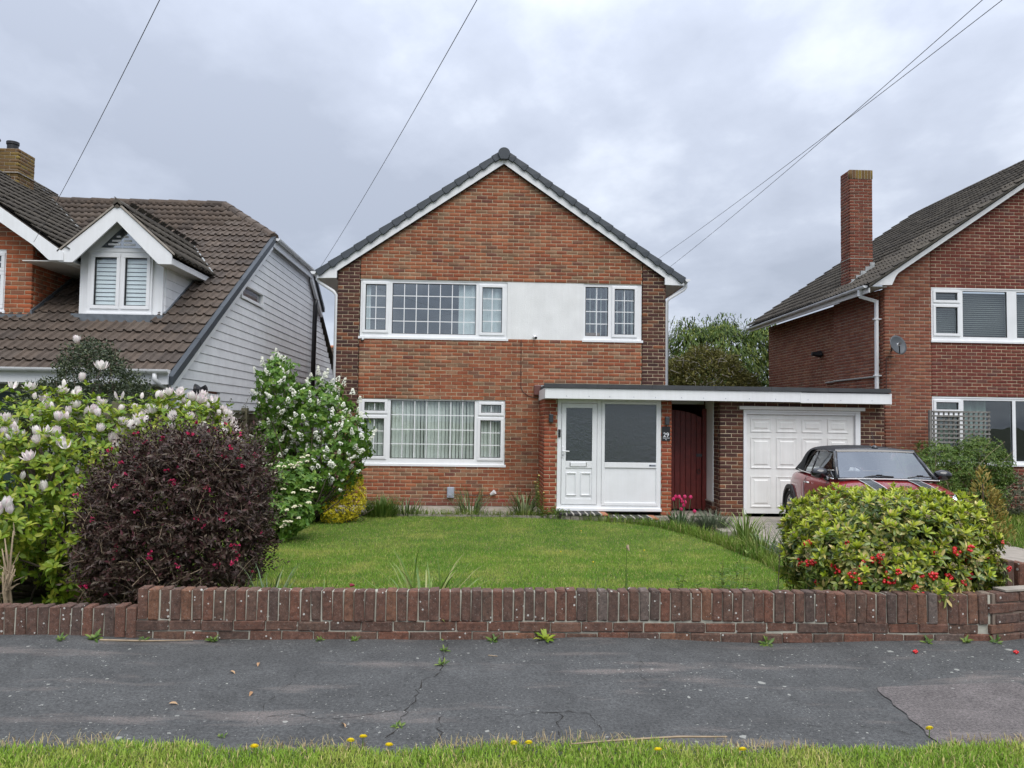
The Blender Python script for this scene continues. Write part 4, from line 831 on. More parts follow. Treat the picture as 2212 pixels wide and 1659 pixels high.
vpts = [(-8.50, 16.3, 5.44), (-10.1, 18.05, 6.56)]; MB().tube(vpts, 0.03, 6).build('valley_lead', M['lead_pale'], bung)
M['brick_lichen'] = brick_mat('brick_lichen', [(0, (0.15, 0.085, 0.045)), (0.4, (0.20, 0.13, 0.04)), (0.7, (0.17, 0.10, 0.05)), (1, (0.24, 0.17, 0.04))], 0.4, ((0.30, 0.22, 0.04), 0.95))
chb = thing('chimney', 'squat lichen covered brick chimney with two black cowls on the left bungalow', 'chimney', (-10.2, 16.9, 5.8))
brickwork(chb, 'brickwork', ((-10.85, 16.55, 0), (1, 0, 0), (0, -1, 0)), rect(0, 0.85), 5.9, 7.25, M['brick_lichen'], M['mortar_grey'], 40, mortar_name='stack_face')
brickwork(chb, 'brickwork', ((-10.0, 16.55, 0), (0, 1, 0), (1, 0, 0)), rect(0.072, 0.60), 5.9, 7.25, M['brick_lichen'], M['mortar_grey'], 0, mortar_name='stack_face')
box_part('stack_core', M['mortar_dark'], chb, -10.85, -10.1, 16.65, 17.15, 5.5, 7.22); box_part('string_course', M['concrete'], chb, -10.87, -9.98, 16.53, 17.17, 6.72, 6.745)
for i in range(5): MB().box(-9.995 - 0.17 * i - 0.17, -9.995 - 0.17 * i, 16.52, 16.545, 6.30 + 0.118 * i, 6.52 + 0.118 * i).build('step_flashing', M['lead_pale'], chb)
MB().prism([(-10.0 + 0.06, 6.30), (-10.0 + 0.06, 6.42), (-10.9, 7.05), (-10.9, 6.93)], 16.48, 16.52).build('mortar_fillet', M['lead_pale'], chb)
pot(chb, (-10.28, 16.8), 7.25, 7.40, 0.11, M['black']); pot(chb, (-10.28, 16.8), 7.41, 7.47, 0.125, M['black']); pot(chb, (-10.72, 16.8), 7.25, 7.36, 0.12, M['black'])
for a in range(6): MB().tube([(-10.72 + 0.1 * math.cos(a), 16.8 + 0.1 * math.sin(a), 7.36), (-10.72 + 0.1 * math.cos(a), 16.8 + 0.1 * math.sin(a), 7.52)], 0.008, 5).build('cowl_bar', M['black'], chb)
MB().tube([(-10.72, 16.8, 7.52), (-10.72, 16.8, 7.55), (-10.72, 16.8, 7.60)], [0.16, 0.15, 0.02], 16).build('cowl_cap', M['black'], chb)

# ---------------------------------------------------------------- brick house on the right
RY, RX = 16.5, 8.777
rh = thing('house', 'dark red brick house with white windows at the right edge', 'house', (11, RY, -0.2))
RSL = 0.69; rbz = lambda x: 4.927 + RSL * (x - 8.974)
def rg(a, b):
    def f(za, zb):
        lim = 8.974 + ((za + zb) / 2 - 4.927) / RSL - 0.08; u = max(a, lim); return [(u, b)] if u < b else []
    return f
RUW = (9.838, 13.0, 3.50, 4.66); RLW = (9.832, 13.2, 0.80, 2.25)
brickwork(rh, 'orange_brickwork', ((0, RY, 0), (1, 0, 0), (0, -1, 0)), rg(RX, 9.822), -0.2, 7.0, M['brick_side'], M['mortar_grey'], 100, phase=RX, mortar_name='corner_wall')
brickwork(rh, 'red_brickwork', ((0, RY + 0.006, 0), (1, 0, 0), (0, -1, 0)), cut(rg(9.83, 13.4), [RUW, RLW]), -0.2, 7.9, M['brick_red'], M['mortar'], 190, phase=9.83, mortar_name='front_wall')
brickwork(rh, 'side_brickwork', ((8.90, 0, 0), (0, 1, 0), (-1, 0, 0)), rect(18.95, 23.7), 1.5, 4.64, M['brick_side'], M['mortar'], 0, phase=0, mortar_name='side_wall')
brickwork(rh, 'side_brickwork', ((RX, 0, 0), (0, 1, 0), (-1, 0, 0)), rect(RY + 0.072, RY + 0.22), 1.5, 4.62, M['brick_side'], M['mortar_grey'], 0, phase=RY, mortar_name='side_wall')
brickwork(rh, 'side_brickwork', ((RX - 0.012, 0, 0), (0, 1, 0), (-1, 0, 0)), rect(RY + 0.24, 18.93), 1.5, 4.625, M['brick_side'], M['mortar_grey'], 0, phase=0.1, mortar_name='chimney_breast')
box_part('rear_wall', M['brick_plain'], rh, 8.95, 18, 23.7, 23.8, -0.2, 4.6); box_part('lower_side_wall', M['brick_plain'], rh, 9.03, 9.1, RY + 0.12, 23.7, -0.2, 4.62)
MB().prism([(13.41, -0.2), (18.5, -0.2), (18.5, 4.6), (14.2, 8.0), (13.41, 7.9)], RY + 0.02, RY + 0.1).build('front_wall', M['brick_plain'], rh)
box_part('inner_wall', M['room'], rh, 9.0, 14, RY + 2.5, RY + 2.6, -0.2, 5); box_part('floor', M['room'], rh, 9.0, 14, RY + 0.12, RY + 2.5, 2.5, 2.6)
# roof
ro = Vector((8.33, RY - 0.22, 4.71)); rtop = 14.2
MB().prism([(8.34, 4.66), (rtop, 4.66 + RSL * (rtop - 8.34)), (rtop, 4.60 + RSL * (rtop - 8.34)), (8.34, 4.60)], RY - 0.2, 23.9).build('roof_slope', M['tile_old'], rh)
MB().prism([(rtop, 4.66 + RSL * (rtop - 8.34)), (20, 4.5), (20, 4.4), (rtop, 4.60 + RSL * (rtop - 8.34))], RY - 0.2, 23.9).build('roof_slope', M['tile_old'], rh)
tile_roof(rh, 'roof_tiling', (8.32, 23.95, 4.665), (0, -1, 0), (1, 0, RSL), (0, 26), 20, lambda c: RY - 0.24 < c.y < 23.9, M['tile_old'], 80)
MB().prism([(8.42, 4.655), (8.845, 4.672), (8.93, 4.86), (8.99, rbz(8.99)), (rtop, rbz(rtop)), (rtop, 4.63 + RSL * (rtop - 8.34)), (8.42, 4.68)], RY - 0.20, RY - 0.16).build('bargeboard', M['fascia'], rh)
MB().prism([(8.34, 4.635), (8.34, 4.69), (rtop, 4.69 + RSL * (rtop - 8.34)), (rtop, 4.63 + RSL * (rtop - 8.34))], RY - 0.235, RY - 0.17).build('verge_mortar', M['concrete'], rh)
box_part('soffit', M['soffit'], rh, 8.366, 8.76, RY - 0.15, 23.8, 4.628, 4.645); box_part('fascia_board', M['upvc_old'], rh, 8.34, 8.365, RY - 0.18, 23.85, 4.50, 4.66); gutter(rh, (8.28, RY - 0.15, 4.655), (8.28, 23.9, 4.60))
dp = MB()
for p, q in (((8.28, 16.62, 4.60), (8.28, 16.62, 4.46)), ((8.28, 16.62, 4.46), (8.67, 16.64, 4.36)), ((8.67, 16.64, 4.38), (8.655, 16.64, -0.1))): dp.tube([p, q], 0.042, 4)
dpo = dp.build('downpipe', M['gutter'], rh)
for z in (3.95, 2.70): box_part('pipe_clip', M['gutter'], dpo, 8.60, 8.76, 16.60, 16.68, z, z + 0.025)
MB().tube([(RX - 0.03, 16.7, 2.70), (RX - 0.03, 18.90, 2.70)], 0.022, 8).build('overflow_pipe', M['pale_stone'], rh); MB().tube([(8.86, 18.95, 2.70), (8.86, 19.6, 2.70)], 0.022, 8).build('overflow_pipe', M['pale_stone'], rh)
MB().tube([(8.86, 19.9, 3.47), (8.70, 19.9, 3.47), (8.62, 19.9, 3.47)], [0.10, 0.06, 0.05], 12).build('flue', M['black'], rh)
MB().tube([(RX + 0.02, RY - 0.012, 2.4), (RX + 0.02, RY - 0.012, 3.09), (RX + 0.06, RY - 0.012, 3.13), (8.95, RY - 0.012, 3.13)], 0.008, 6).build('cable', M['cable'], rh)
rc = thing('chimney', 'tall slender red brick chimney with lichen at its top on the right house', 'chimney', (9.05, 18.3, 4.8))
brickwork(rc, 'brickwork', ((8.785, 18.08, 0), (1, 0, 0), (0, -1, 0)), rect(0, 0.555), 4.8, 7.58, M['brick_chimney'], M['mortar_grey'], 60, mortar_name='stack_face')
brickwork(rc, 'brickwork', ((8.785, 18.08, 0), (0, 1, 0), (-1, 0, 0)), rect(0.072, 0.49), 4.8, 7.80, M['brick_chimney'], M['mortar_grey'], 0, mortar_name='stack_face')
box_part('stack_core', M['mortar_dark'], rc, 8.88, 9.33, 18.17, 18.57, 4.6, 7.79)
brickwork(rc, 'soldier_brickwork', ((8.775, 18.07, 0), (1, 0, 0), (0, -1, 0)), rect(0, 0.575), 7.58, 7.80, M['brick_lichen'], M['mortar_grey'], 7, L=0.075, H=0.22, mortar_name='top_course')
box_part('string_course', M['concrete'], rc, 8.775, 9.35, 18.07, 18.58, 5.62, 5.64)
for i in range(5): box_part('step_flashing', M['lead_pale'], rc, 8.80 + 0.115 * i, 8.80 + 0.115 * i + 0.11, 18.05, 18.075, 4.95 + 0.105 * i, 5.12 + 0.105 * i)
MB().prism([(8.74, 4.92), (9.40, 5.40), (9.44, 5.48), (8.74, 5.02)], 18.02, 18.06).build('mortar_fillet', M['lead_pale'], rc)
# windows of the right house
rw1 = window(rh, 'window', *RUW, RY + 0.02, [(9.933, 10.423, 4.395, 4.565, 1, 1, 1), (9.933, 10.423, 3.66, 4.24, 1, 1, 1), (10.548, 11.551, 3.59, 4.61, 1, 1, 0), (11.77, 12.9, 3.59, 4.61, 1, 1, 0)])
M['blind_dark'] = plain('grey_green_blind', (0.20, 0.22, 0.20), 0.6)
for i in range(22): MB().prism([(RY + 0.13, 3.60 + 0.046 * i), (RY + 0.16, 3.615 + 0.046 * i), (RY + 0.16, 3.618 + 0.046 * i), (RY + 0.13, 3.603 + 0.046 * i)], 9.9, 12.95, 'x').build('blind_slat', M['blind_dark'], rw1)
rw2 = window(rh, 'window', *RLW, RY + 0.02, [(9.92, 10.417, 1.98, 2.14, 1, 1, 1), (9.92, 10.417, 0.92, 1.82, 1, 1, 1), (10.536, 11.636, 0.87, 2.19, 1, 1, 0), (11.71, 13.1, 0.87, 2.19, 1, 1, 0)])
M['curtain_green'] = plain('grey_green_curtain', (0.20, 0.26, 0.22), 0.9); curtain(rw2, 9.85, 11.15, 0.85, 2.2, RY + 0.2, 0.03, 40, 'curtain_green')
# satellite dish
dish = thing('satellite_dish', 'grey oval satellite dish on the orange corner of the right house', 'satellite dish', (8.95, RY, 3.3))
V = []; F = []; nr, na = 6, 28; ctr = Vector((8.86, 16.18, 3.335)); ax = Vector((0.35, -0.90, 0.26)).normalized(); ux = ax.cross(Vector((0, 0, 1))).normalized(); uy = ux.cross(ax)
for side in (0, 0.008):
    for i in range(nr + 1):
        for j in range(na):
            a = 2 * math.pi * j / na; r_ = i / nr; p = ctr + (ux * math.cos(a) * 0.235 + uy * math.sin(a) * 0.215) * r_ + ax * (0.055 * r_ * r_ - side); V.append(p[:])
o_ = (nr + 1) * na
for i in range(nr):
    for j in range(na):
        q = (i * na + j, i * na + (j + 1) % na, (i + 1) * na + (j + 1) % na, (i + 1) * na + j); F.append(q); F.append(tuple(o_ + k for k in reversed(q)))
for j in range(na): F.append((nr * na + j, nr * na + (j + 1) % na, o_ + nr * na + (j + 1) % na, o_ + nr * na + j))
M['dish_grey'] = plain('dish_grey', (0.085, 0.095, 0.105), 0.5, var=0.2)
me = bpy.data.meshes.new('reflector'); me.from_pydata(V, [], F); me.update(); obj('reflector', me, M['dish_grey'], dish, smooth=True)
tip = ctr + ax * 0.20 + ux * 0.16 - uy * 0.05
MB().tube([ctr - uy * 0.20 + ax * 0.03, tip], 0.012, 6).build('arm', M['black'], dish); MB().tube([tip, tip - ax * 0.035], 0.03, 12).build('receiver_cap', M['upvc'], dish); MB().tube([tip, tip + ax * 0.06 + ux * 0.03], [0.022, 0.028], 10).build('receiver', M['black'], dish)
MB().tube([ctr - ax * 0.01, ctr - ax * 0.12, (8.92, RY - 0.01, 3.25)], 0.02, 8).build('bracket', M['grey_metal'], dish)

# roof of a house far behind, between the two on the left
fh = thing('house', 'distant brown tiled roof seen in the gap left of the brick house', 'house', (-9, 42, 0))
MB().box(-14, -4.5, 41, 47, -0.3, 3.4).build('wall', M['brick_plain'], fh)
MB().add([(-14.5, 40.6, 3.3), (-4.0, 40.6, 3.3), (-4.6, 43.8, 5.55), (-13.5, 43.8, 5.55), (-14.5, 47.2, 3.3), (-4.0, 47.2, 3.3)], [(0, 1, 2, 3), (3, 2, 5, 4), (1, 5, 2), (0, 3, 4)]).build('roof', M['tile_brown'], fh)
tile_roof(fh, 'roof_tiling', (-14.3, 40.55, 3.32), (1, 0, 0), (0, 3.2, 2.25), (0, 34), 12, lambda c: True, M['tile_brown'], 0)
MB().tube([(-13.5, 43.8, 5.6), (-4.6, 43.8, 5.6)], 0.12, 10).build('ridge', M['terracotta'], fh)

# ---------------------------------------------------------------- garden wall
def wall_brick_mat():
    t = MT('garden_wall_brick'); r = t.tone()
    c = t.ramp(r, [(0, (0.088, 0.052, 0.037)), (0.25, (0.108, 0.052, 0.035)), (0.45, (0.070, 0.046, 0.037)), (0.62, (0.130, 0.055, 0.034)), (0.78, (0.082, 0.050, 0.038)), (0.9, (0.15, 0.070, 0.040)), (0.96, (0.10, 0.060, 0.045)), (1, (0.12, 0.11, 0.10))])
    c = t.mix(0.95, c, t.ramp(t.noise(26, 8, 0.82), [(0.34, 0.38), (0.66, 1.7)]), 'MULTIPLY')
    ob = t.n('ShaderNodeTexCoord').outputs['Object']
    c = t.mix(t.math('MULTIPLY', t.ramp(t.noise(6, 4, 0.6), [(0.66, 0), (0.76, 1)]), 0.45), c, (0.24, 0.10, 0.045))
    c = t.mix(t.math('MULTIPLY', t.ramp(t.noise(75, 5, 0.8), [(0.56, 0), (0.68, 1)]), 0.5), c, (0.33, 0.31, 0.28))
    v = t.n('ShaderNodeTexVoronoi'); v.inputs['Scale'].default_value = 22; t.l(t.pos(), v.inputs['Vector']); sx = t.n('ShaderNodeSeparateColor'); t.l(v.outputs['Color'], sx.inputs[0])
    sp = t.math('MULTIPLY', t.math('LESS_THAN', v.outputs['Distance'], t.math('MULTIPLY', sx.outputs[1], 0.26)), t.math('GREATER_THAN', sx.outputs[0], 0.55))
    c = t.mix(t.math('MULTIPLY', sp, 0.85), c, (0.52, 0.52, 0.48))
    t.col(c).set(Roughness=0.9); t.bump(t.noise(160, 5, 0.75), 0.6, 0.004); return t.m
M['wall_brick'] = wall_brick_mat()
M['wall_mortar'] = mortar_mat('pale_lichen_mortar', (0.42, 0.41, 0.34))
def rough_brick(L, D, H, n=8):
    res = []
    for _ in range(n):
        bm = bmesh.new(); bmesh.ops.create_cube(bm, size=1)
        for v in bm.verts: v.co = Vector((v.co.x * L, v.co.y * D, v.co.z * H))
        bmesh.ops.bevel(bm, geom=list(bm.edges), offset=random.uniform(0.004, 0.009), segments=1, affect='EDGES')
        for v in bm.verts: v.co += Vector((random.gauss(0, 0.0016), random.gauss(0, 0.0016), random.gauss(0, 0.0018)))
        if random.random() < 0.3:                                     # a chipped corner
            v0 = random.choice(list(bm.verts)); 
            for v in bm.verts:
                if (v.co - v0.co).length < 0.012: v.co *= 0.93
        me = bpy.data.meshes.new('brick'); bm.to_mesh(me); bm.free(); me.materials.append(M['wall_brick']); res.append(me)
    return res
soldier, stretch = rough_brick(0.0690, 0.106, 0.217, 12), rough_brick(0.218, 0.104, 0.067, 10)
gw = thing('garden_wall', 'low weathered red brown brick garden wall stepped down at its left end', 'wall', (0, 5.62, 0))
WY = 5.57
core = MB(); core.box(-6.2, -2.415, WY + 0.012, WY + 0.10, -0.15, 0.238); core.box(-2.41, 3.74, WY + 0.012, WY + 0.10, -0.15, 0.368); wcore = core.build('mortar', M['wall_mortar'], gw)
def lay(ms, x, z, y=WY + 0.053, rz=0.0, parent=None):
    put(link('brick', random.choice(ms)), parent or gw, Matrix.Translation((x, y + random.gauss(0, 0.0028), z + random.gauss(0, 0.0025))) @ Matrix.Rotation(rz + random.gauss(0, 0.006), 4, 'Z') @ Matrix.Rotation(random.gauss(0, 0.008), 4, 'Y') @ (Matrix.Rotation(math.pi, 4, 'Z') if random.random() < 0.5 else Matrix.Identity(4)))
x = -2.41 - 0.038
while x > -6.1: lay(soldier, x, 0.252 - 0.107 + random.gauss(0, 0.002)); x -= 0.0762
x = -2.41 + 0.036
while x < 3.70: lay(soldier, x, 0.382 - 0.107 + 0.006 * math.sin(x * 1.3)); x += 0.0757
for z, x0, x1, off in ((-0.007, -6.1, -2.45, 0.0), (0.127, -2.41, 3.72, 0.0), (0.053, -2.41, 3.72, 0.11), (-0.02, -2.41, 3.72, 0.0)):
    x = x0 + 0.109 - off
    while x < x1: lay(stretch, x, z, WY + 0.052); x += 0.2245
# the end of the wall turns back along the drive
RT = R(14); rd = Vector((math.cos(RT), math.sin(RT), 0)); o0 = Vector((3.80, WY + 0.055, 0))
for k in range(5):
    z = 0.352 - 0.0745 * k; off = 0.0 if k % 2 == 0 else -0.11
    for i in range(6):
        p = o0 + rd * (0.075 + off + 0.2245 * i); 
        if off and i == 0: p = o0 + rd * 0.02
        lay(stretch, p.x, z, p.y, RT)
rc0 = MB(); 
q0, q1 = o0 + rd * -0.06, o0 + rd * 1.25; nn = Vector((-rd.y, rd.x, 0)) * 0.04
rc0.add([q0 - nn, q1 - nn, q1 + nn, q0 + nn] + [v + Vector((0, 0, 0.53)) for v in (q0 - nn, q1 - nn, q1 + nn, q0 + nn)], [(0, 3, 2, 1), (4, 5, 6, 7), (0, 1, 5, 4), (1, 2, 6, 5), (2, 3, 7, 6), (3, 0, 4, 7)])
for i, v in enumerate(rc0.v): rc0.v[i] = (v[0], v[1], v[2] - 0.15)
rc0.build('mortar', M['mortar_dark'], gw)
MB().box(3.68, 3.755, WY + 0.02, WY + 0.10, 0.30, 0.39).build('mortar_lump', M['mortar_dark'], gw, bevel=0.02)
cs = o0 + rd * 0.2; m_ = MB(); a = [o0 + rd * 0.05 + nn * -1.35, o0 + rd * 1.25 + nn * -1.35, o0 + rd * 1.25 + nn * 1.4, o0 + rd * 0.05 + nn * 1.4]
m_.add([(v.x, v.y, 0.393) for v in a] + [(v.x, v.y, 0.407) for v in a], [(0, 3, 2, 1), (4, 5, 6, 7), (0, 1, 5, 4), (1, 2, 6, 5), (2, 3, 7, 6), (3, 0, 4, 7)]); m_.build('coping_slab', M['concrete'], gw)
for i in range(3): lay(soldier, 4.34 + 0.092 * i, 0.40 - 0.012 * i, 6.28 - 0.02 * i, 0.15)
box_part('mortar', M['wall_mortar'], gw, 4.32, 4.56, 6.26, 6.30, 0.0, 0.48)

# ---------------------------------------------------------------- wooden fence on the left boundary
M['fence_wood'] = plain('weathered_green_brown_wood', (0.15, 0.135, 0.085), 0.9, var=0.4, scale=6, bump=0.4, bscale=40)
fe = thing('fence', 'weathered wooden board fence between the bungalow and the lilac', 'fence', (-4.05, 13, -0.2))
y = 8.6
while y < 16.6:
    MB().prism([(-4.125, y), (-4.11, y), (-4.10, y + 0.095), (-4.125, y + 0.095)], -0.15, 1.66 + random.gauss(0, 0.004), 'z').build('board', M['fence_wood'], fe); y += 0.098
for y in (8.7, 10.05, 11.4, 13.25, 15.1, 16.6): box_part('post', M['fence_wood'], fe, -4.10, -4.0, y - 0.05, y + 0.05, -0.2, 1.75, bevel=0.006)
for ya, yb_ in ((8.75, 10.0), (10.1, 11.35), (11.45, 13.2), (13.3, 15.05), (15.15, 16.55)):
    for z in (0.25, 0.9, 1.38): box_part('rail', M['fence_wood'], fe, -4.098, -4.05, ya, yb_, z - 0.035, z + 0.035)
    box_part('top_rail', M['fence_wood'], fe, -4.13, -4.03, ya, yb_, 1.665, 1.70, bevel=0.004); box_part('top_rail', M['fence_wood'], fe, -4.098, -4.06, ya, yb_, 1.55, 1.66)

# trellis in front of the right house's lower window
M['grey_wood'] = plain('silver_grey_wood', (0.24, 0.23, 0.21), 0.9, var=0.4, scale=12)
tr = thing('trellis', 'silver grey wooden trellis panel in front of the right house window', 'trellis', (10.1, 15.9, 0))
box_part('post', M['grey_wood'], tr, 9.42, 9.475, 15.92, 15.98, -0.2, 1.95)
for i in range(10): box_part('batten', M['grey_wood'], tr, 9.47, 10.72, 15.895, 15.918, 1.905 - 0.092 * i, 1.94 - 0.092 * i)
for i in range(12): box_part('batten', M['grey_wood'], tr, 9.50 + 0.108 * i, 9.53 + 0.108 * i, 15.92, 15.94, 0.9, 1.935)

# overhead cables
M['wire'] = plain('cable_black', (0.06, 0.06, 0.065), 0.6)
def cable(label, pts, sag, r=0.0034):
    P = [Vector(p) for p in pts]; L = []
    for a, b, s in zip(P[:-1], P[1:], sag):
        n = 24
        for i in range(n): t = i / n; L.append(a.lerp(b, t) - Vector((0, 0, s * 4 * t * (1 - t))))
    L.append(P[-1]); o = MB().tube([p[:] for p in L], r, 5).build('overhead_cable', M['wire']); tag(o, label, 'cable', 'overhead cables'); return o
cable('leftmost overhead cable, running down to the bungalow wing', [(-7.32, 12.62, 4.38), (-2.596, 6, 4.864), (3.2, -2.1, 7.2)], [0.06, 0])
cable('overhead cable falling to the left eaves of the central house', [(-3.38, 15.78, 4.70), (-0.105, 6.0, 4.952), (2.6, -2.1, 7.0)], [0.06, 0])
cable('lower of the two overhead cables at the right eaves of the central house', [(3.85, 15.78, 4.86), (4.031, 6.0, 5.099), (4.15, -2.1, 7.0)], [0.05, 0])
cable('upper of the two overhead cables at the right eaves of the central house', [(3.60, 15.78, 5.02), (4.198, 6.0, 5.105), (4.3, -2.1, 7.1)], [0.04, 0])

# ---------------------------------------------------------------- parked car
M['car_red'] = MT('deep_red_car_paint').col((0.26, 0.010, 0.014)).set(Roughness=0.3, Coat_Weight=0.8, Coat_Roughness=0.03).m
M['car_black'] = MT('gloss_black').col((0.008, 0.008, 0.010)).set(Roughness=0.12, Coat_Weight=0.6).m
M['soft_top'] = plain('black_fabric_hood', (0.016, 0.016, 0.018), 0.95, bump=0.3, bscale=500)
M['car_glass'] = glass_mat('car_glass', (0.50, 0.56, 0.56), 0.20)
M['screen_glass'] = glass_mat('windscreen_glass', (0.45, 0.50, 0.52), 0.22)
M['tyre'] = plain('tyre_rubber', (0.018, 0.018, 0.018), 0.85); M['cladding'] = plain('black_arch_cladding', (0.022, 0.022, 0.024), 0.6)
M['stripe_dark'] = MT('graphite_stripe').col((0.045, 0.052, 0.055)).set(Roughness=0.25).m; M['stripe_white'] = MT('white_pinstripe').col((0.75, 0.75, 0.75)).set(Roughness=0.3).m
M['seat'] = plain('grey_seat', (0.09, 0.09, 0.10), 0.8); M['lamp'] = MT('lamp_lens').col((0.6, 0.62, 0.65)).set(Roughness=0.08, Metallic=0.6).m; M['alloy'] = plain('alloy_rim', (0.55, 0.56, 0.58), 0.25, 0.9)
ca = R(-6.5)                                                           # nose turned a little towards the road
CM = Matrix.Translation((5.90, 10.21, gz(6, 11) + 0.036)) @ Matrix.Rotation(ca, 4, 'Z')
car = thing('car', 'red small convertible car with black fabric roof parked on the drive', 'car', CM.translation, rot=Matrix.Rotation(ca, 4, 'Z')); WM[car] = CM; car.matrix_basis = CM
def cpart(mb, name, mat, parent=car, smooth=True, sub=0, bevel=0):
    o = mb.build(name, mat, parent, CM, smooth, bevel)
    if sub: s_ = o.modifiers.new('sub', 'SUBSURF'); s_.levels = s_.render_levels = sub
    return o
# body: cross sections from nose (y=0) to tail (y=3.7)
ST = [(0.00, (0.50, 0.24), (0.60, 0.42), (0.58, 0.60), (0.48, 0.67), 0.69), (0.10, (0.66, 0.22), (0.75, 0.44), (0.72, 0.66), (0.58, 0.745), 0.775), (0.36, (0.76, 0.20), (0.83, 0.47), (0.805, 0.72), (0.65, 0.83), 0.86),
      (0.72, (0.80, 0.18), (0.842, 0.5), (0.825, 0.78), (0.69, 0.89), 0.925), (1.08, (0.80, 0.18), (0.842, 0.5), (0.828, 0.83), (0.735, 0.935), 0.965), (1.30, (0.80, 0.18), (0.842, 0.5), (0.83, 0.845), (0.76, 0.935), 0.94),
      (2.00, (0.80, 0.18), (0.842, 0.5), (0.832, 0.86), (0.765, 0.94), 0.94), (2.60, (0.80, 0.19), (0.845, 0.52), (0.834, 0.875), (0.755, 0.955), 0.955), (3.05, (0.79, 0.2), (0.838, 0.52), (0.815, 0.885), (0.72, 0.97), 0.975),
      (3.38, (0.76, 0.23), (0.81, 0.5), (0.77, 0.87), (0.66, 0.96), 0.975), (3.60, (0.70, 0.27), (0.75, 0.5), (0.69, 0.82), (0.57, 0.90), 0.92), (3.70, (0.58, 0.32), (0.64, 0.5), (0.58, 0.72), (0.48, 0.78), 0.79)]
V = []; F = []
for (y, a, b, c, d, zc) in ST:
    half = [a, b, c, d]; V += [(-p[0], y, p[1]) for p in half] + [(0, y, zc)] + [(p[0], y, p[1]) for p in reversed(half)] + [(0, y, a[1] - 0.01)]
m = 10
for i in range(len(ST) - 1):
    for j in range(m): F.append((i * m + j, i * m + (j + 1) % m, (i + 1) * m + (j + 1) % m, (i + 1) * m + j))
F += [tuple(range(m)), tuple((len(ST) - 1) * m + j for j in reversed(range(m)))]
bo = cpart(MB().add(V, F), 'body', M['car_red'], sub=2)
WH = [(0.72, s) for s in (-1, 1)] + [(3.187, s) for s in (-1, 1)]
cut_ = MB()
for (wy, s) in WH: cut_.tube([(s * 0.60, wy, 0.30), (s * 0.95, wy, 0.30)], 0.345, 28)
co = cut_.build('cutter', None, None, CM); bm_ = bo.modifiers.new('arch', 'BOOLEAN'); bm_.object = co; bm_.operation = 'DIFFERENCE'; bm_.solver = 'EXACT'
bpy.context.view_layer.update(); dg = bpy.context.evaluated_depsgraph_get(); nme = bpy.data.meshes.new_from_object(bo.evaluated_get(dg)); bo.modifiers.clear(); bo.data = nme; bpy.data.objects.remove(co); nme.polygons.foreach_set('use_smooth', [True] * len(nme.polygons))
if not nme.materials: nme.materials.append(M['car_red'])
for (wy, s) in WH:
    ring = MB(); n = 20; V = []; F = []
    for k in range(n + 1):
        a = R(-8) + R(196) * k / n
        for (r_, x_) in ((0.335, 0.80), (0.335, 0.862), (0.405, 0.857), (0.405, 0.80)): V.append((s * x_, wy + r_ * math.cos(a), 0.30 + r_ * math.sin(a)))
        if k:
            for j in range(4): F.append((4 * k - 4 + j, 4 * k - 4 + (j + 1) % 4, 4 * k + (j + 1) % 4, 4 * k + j))
    F += [(0, 1, 2, 3), (4 * n, 4 * n + 3, 4 * n + 2, 4 * n + 1)]
    cpart(ring.add(V, F), 'wheel_arch', M['cladding'], smooth=False)
    ty = MB(); prof = [(0.20, 0.66), (0.29, 0.66), (0.305, 0.70), (0.305, 0.79), (0.29, 0.835), (0.225, 0.84), (0.215, 0.82)]; nn_ = 32; V = []; F = []
    for k in range(nn_):
        a = 2 * math.pi * k / nn_
        for (r_, x_) in prof: V.append((s * x_, wy + r_ * math.cos(a), 0.30 + r_ * math.sin(a)))
    q = len(prof)
    for k in range(nn_):
        for j in range(q - 1): F.append((k * q + j, k * q + j + 1, ((k + 1) % nn_) * q + j + 1, ((k + 1) % nn_) * q + j))
    wh = cpart(ty.add(V, F), 'wheel', M['tyre'])
    rm = MB(); rm.tube([(s * 0.72, wy, 0.30), (s * 0.725, wy, 0.30)], 0.21, 28); cpart(rm, 'brake_well', M['black'], wh)
    rl = MB(); V = []; F = []
    for k in range(nn_):
        a = 2 * math.pi * k / nn_
        for (r_, x_) in ((0.222, 0.826), (0.205, 0.822), (0.195, 0.78)): V.append((s * x_, wy + r_ * math.cos(a), 0.30 + r_ * math.sin(a)))
    for k in range(nn_):
        for j in range(2): F.append((k * 3 + j, k * 3 + j + 1, ((k + 1) % nn_) * 3 + j + 1, ((k + 1) % nn_) * 3 + j))
    rl.add(V, F)
    for k in range(10):
        a = 2 * math.pi * k / 10; rl.tube([(s * 0.815, wy + 0.03 * math.cos(a), 0.30 + 0.03 * math.sin(a)), (s * 0.812, wy + 0.205 * math.cos(a), 0.30 + 0.205 * math.sin(a))], [0.017, 0.011], 6)
    rl.tube([(s * 0.78, wy, 0.30), (s * 0.822, wy, 0.30)], 0.045, 14); cpart(rl, 'rim', M['alloy'], wh)
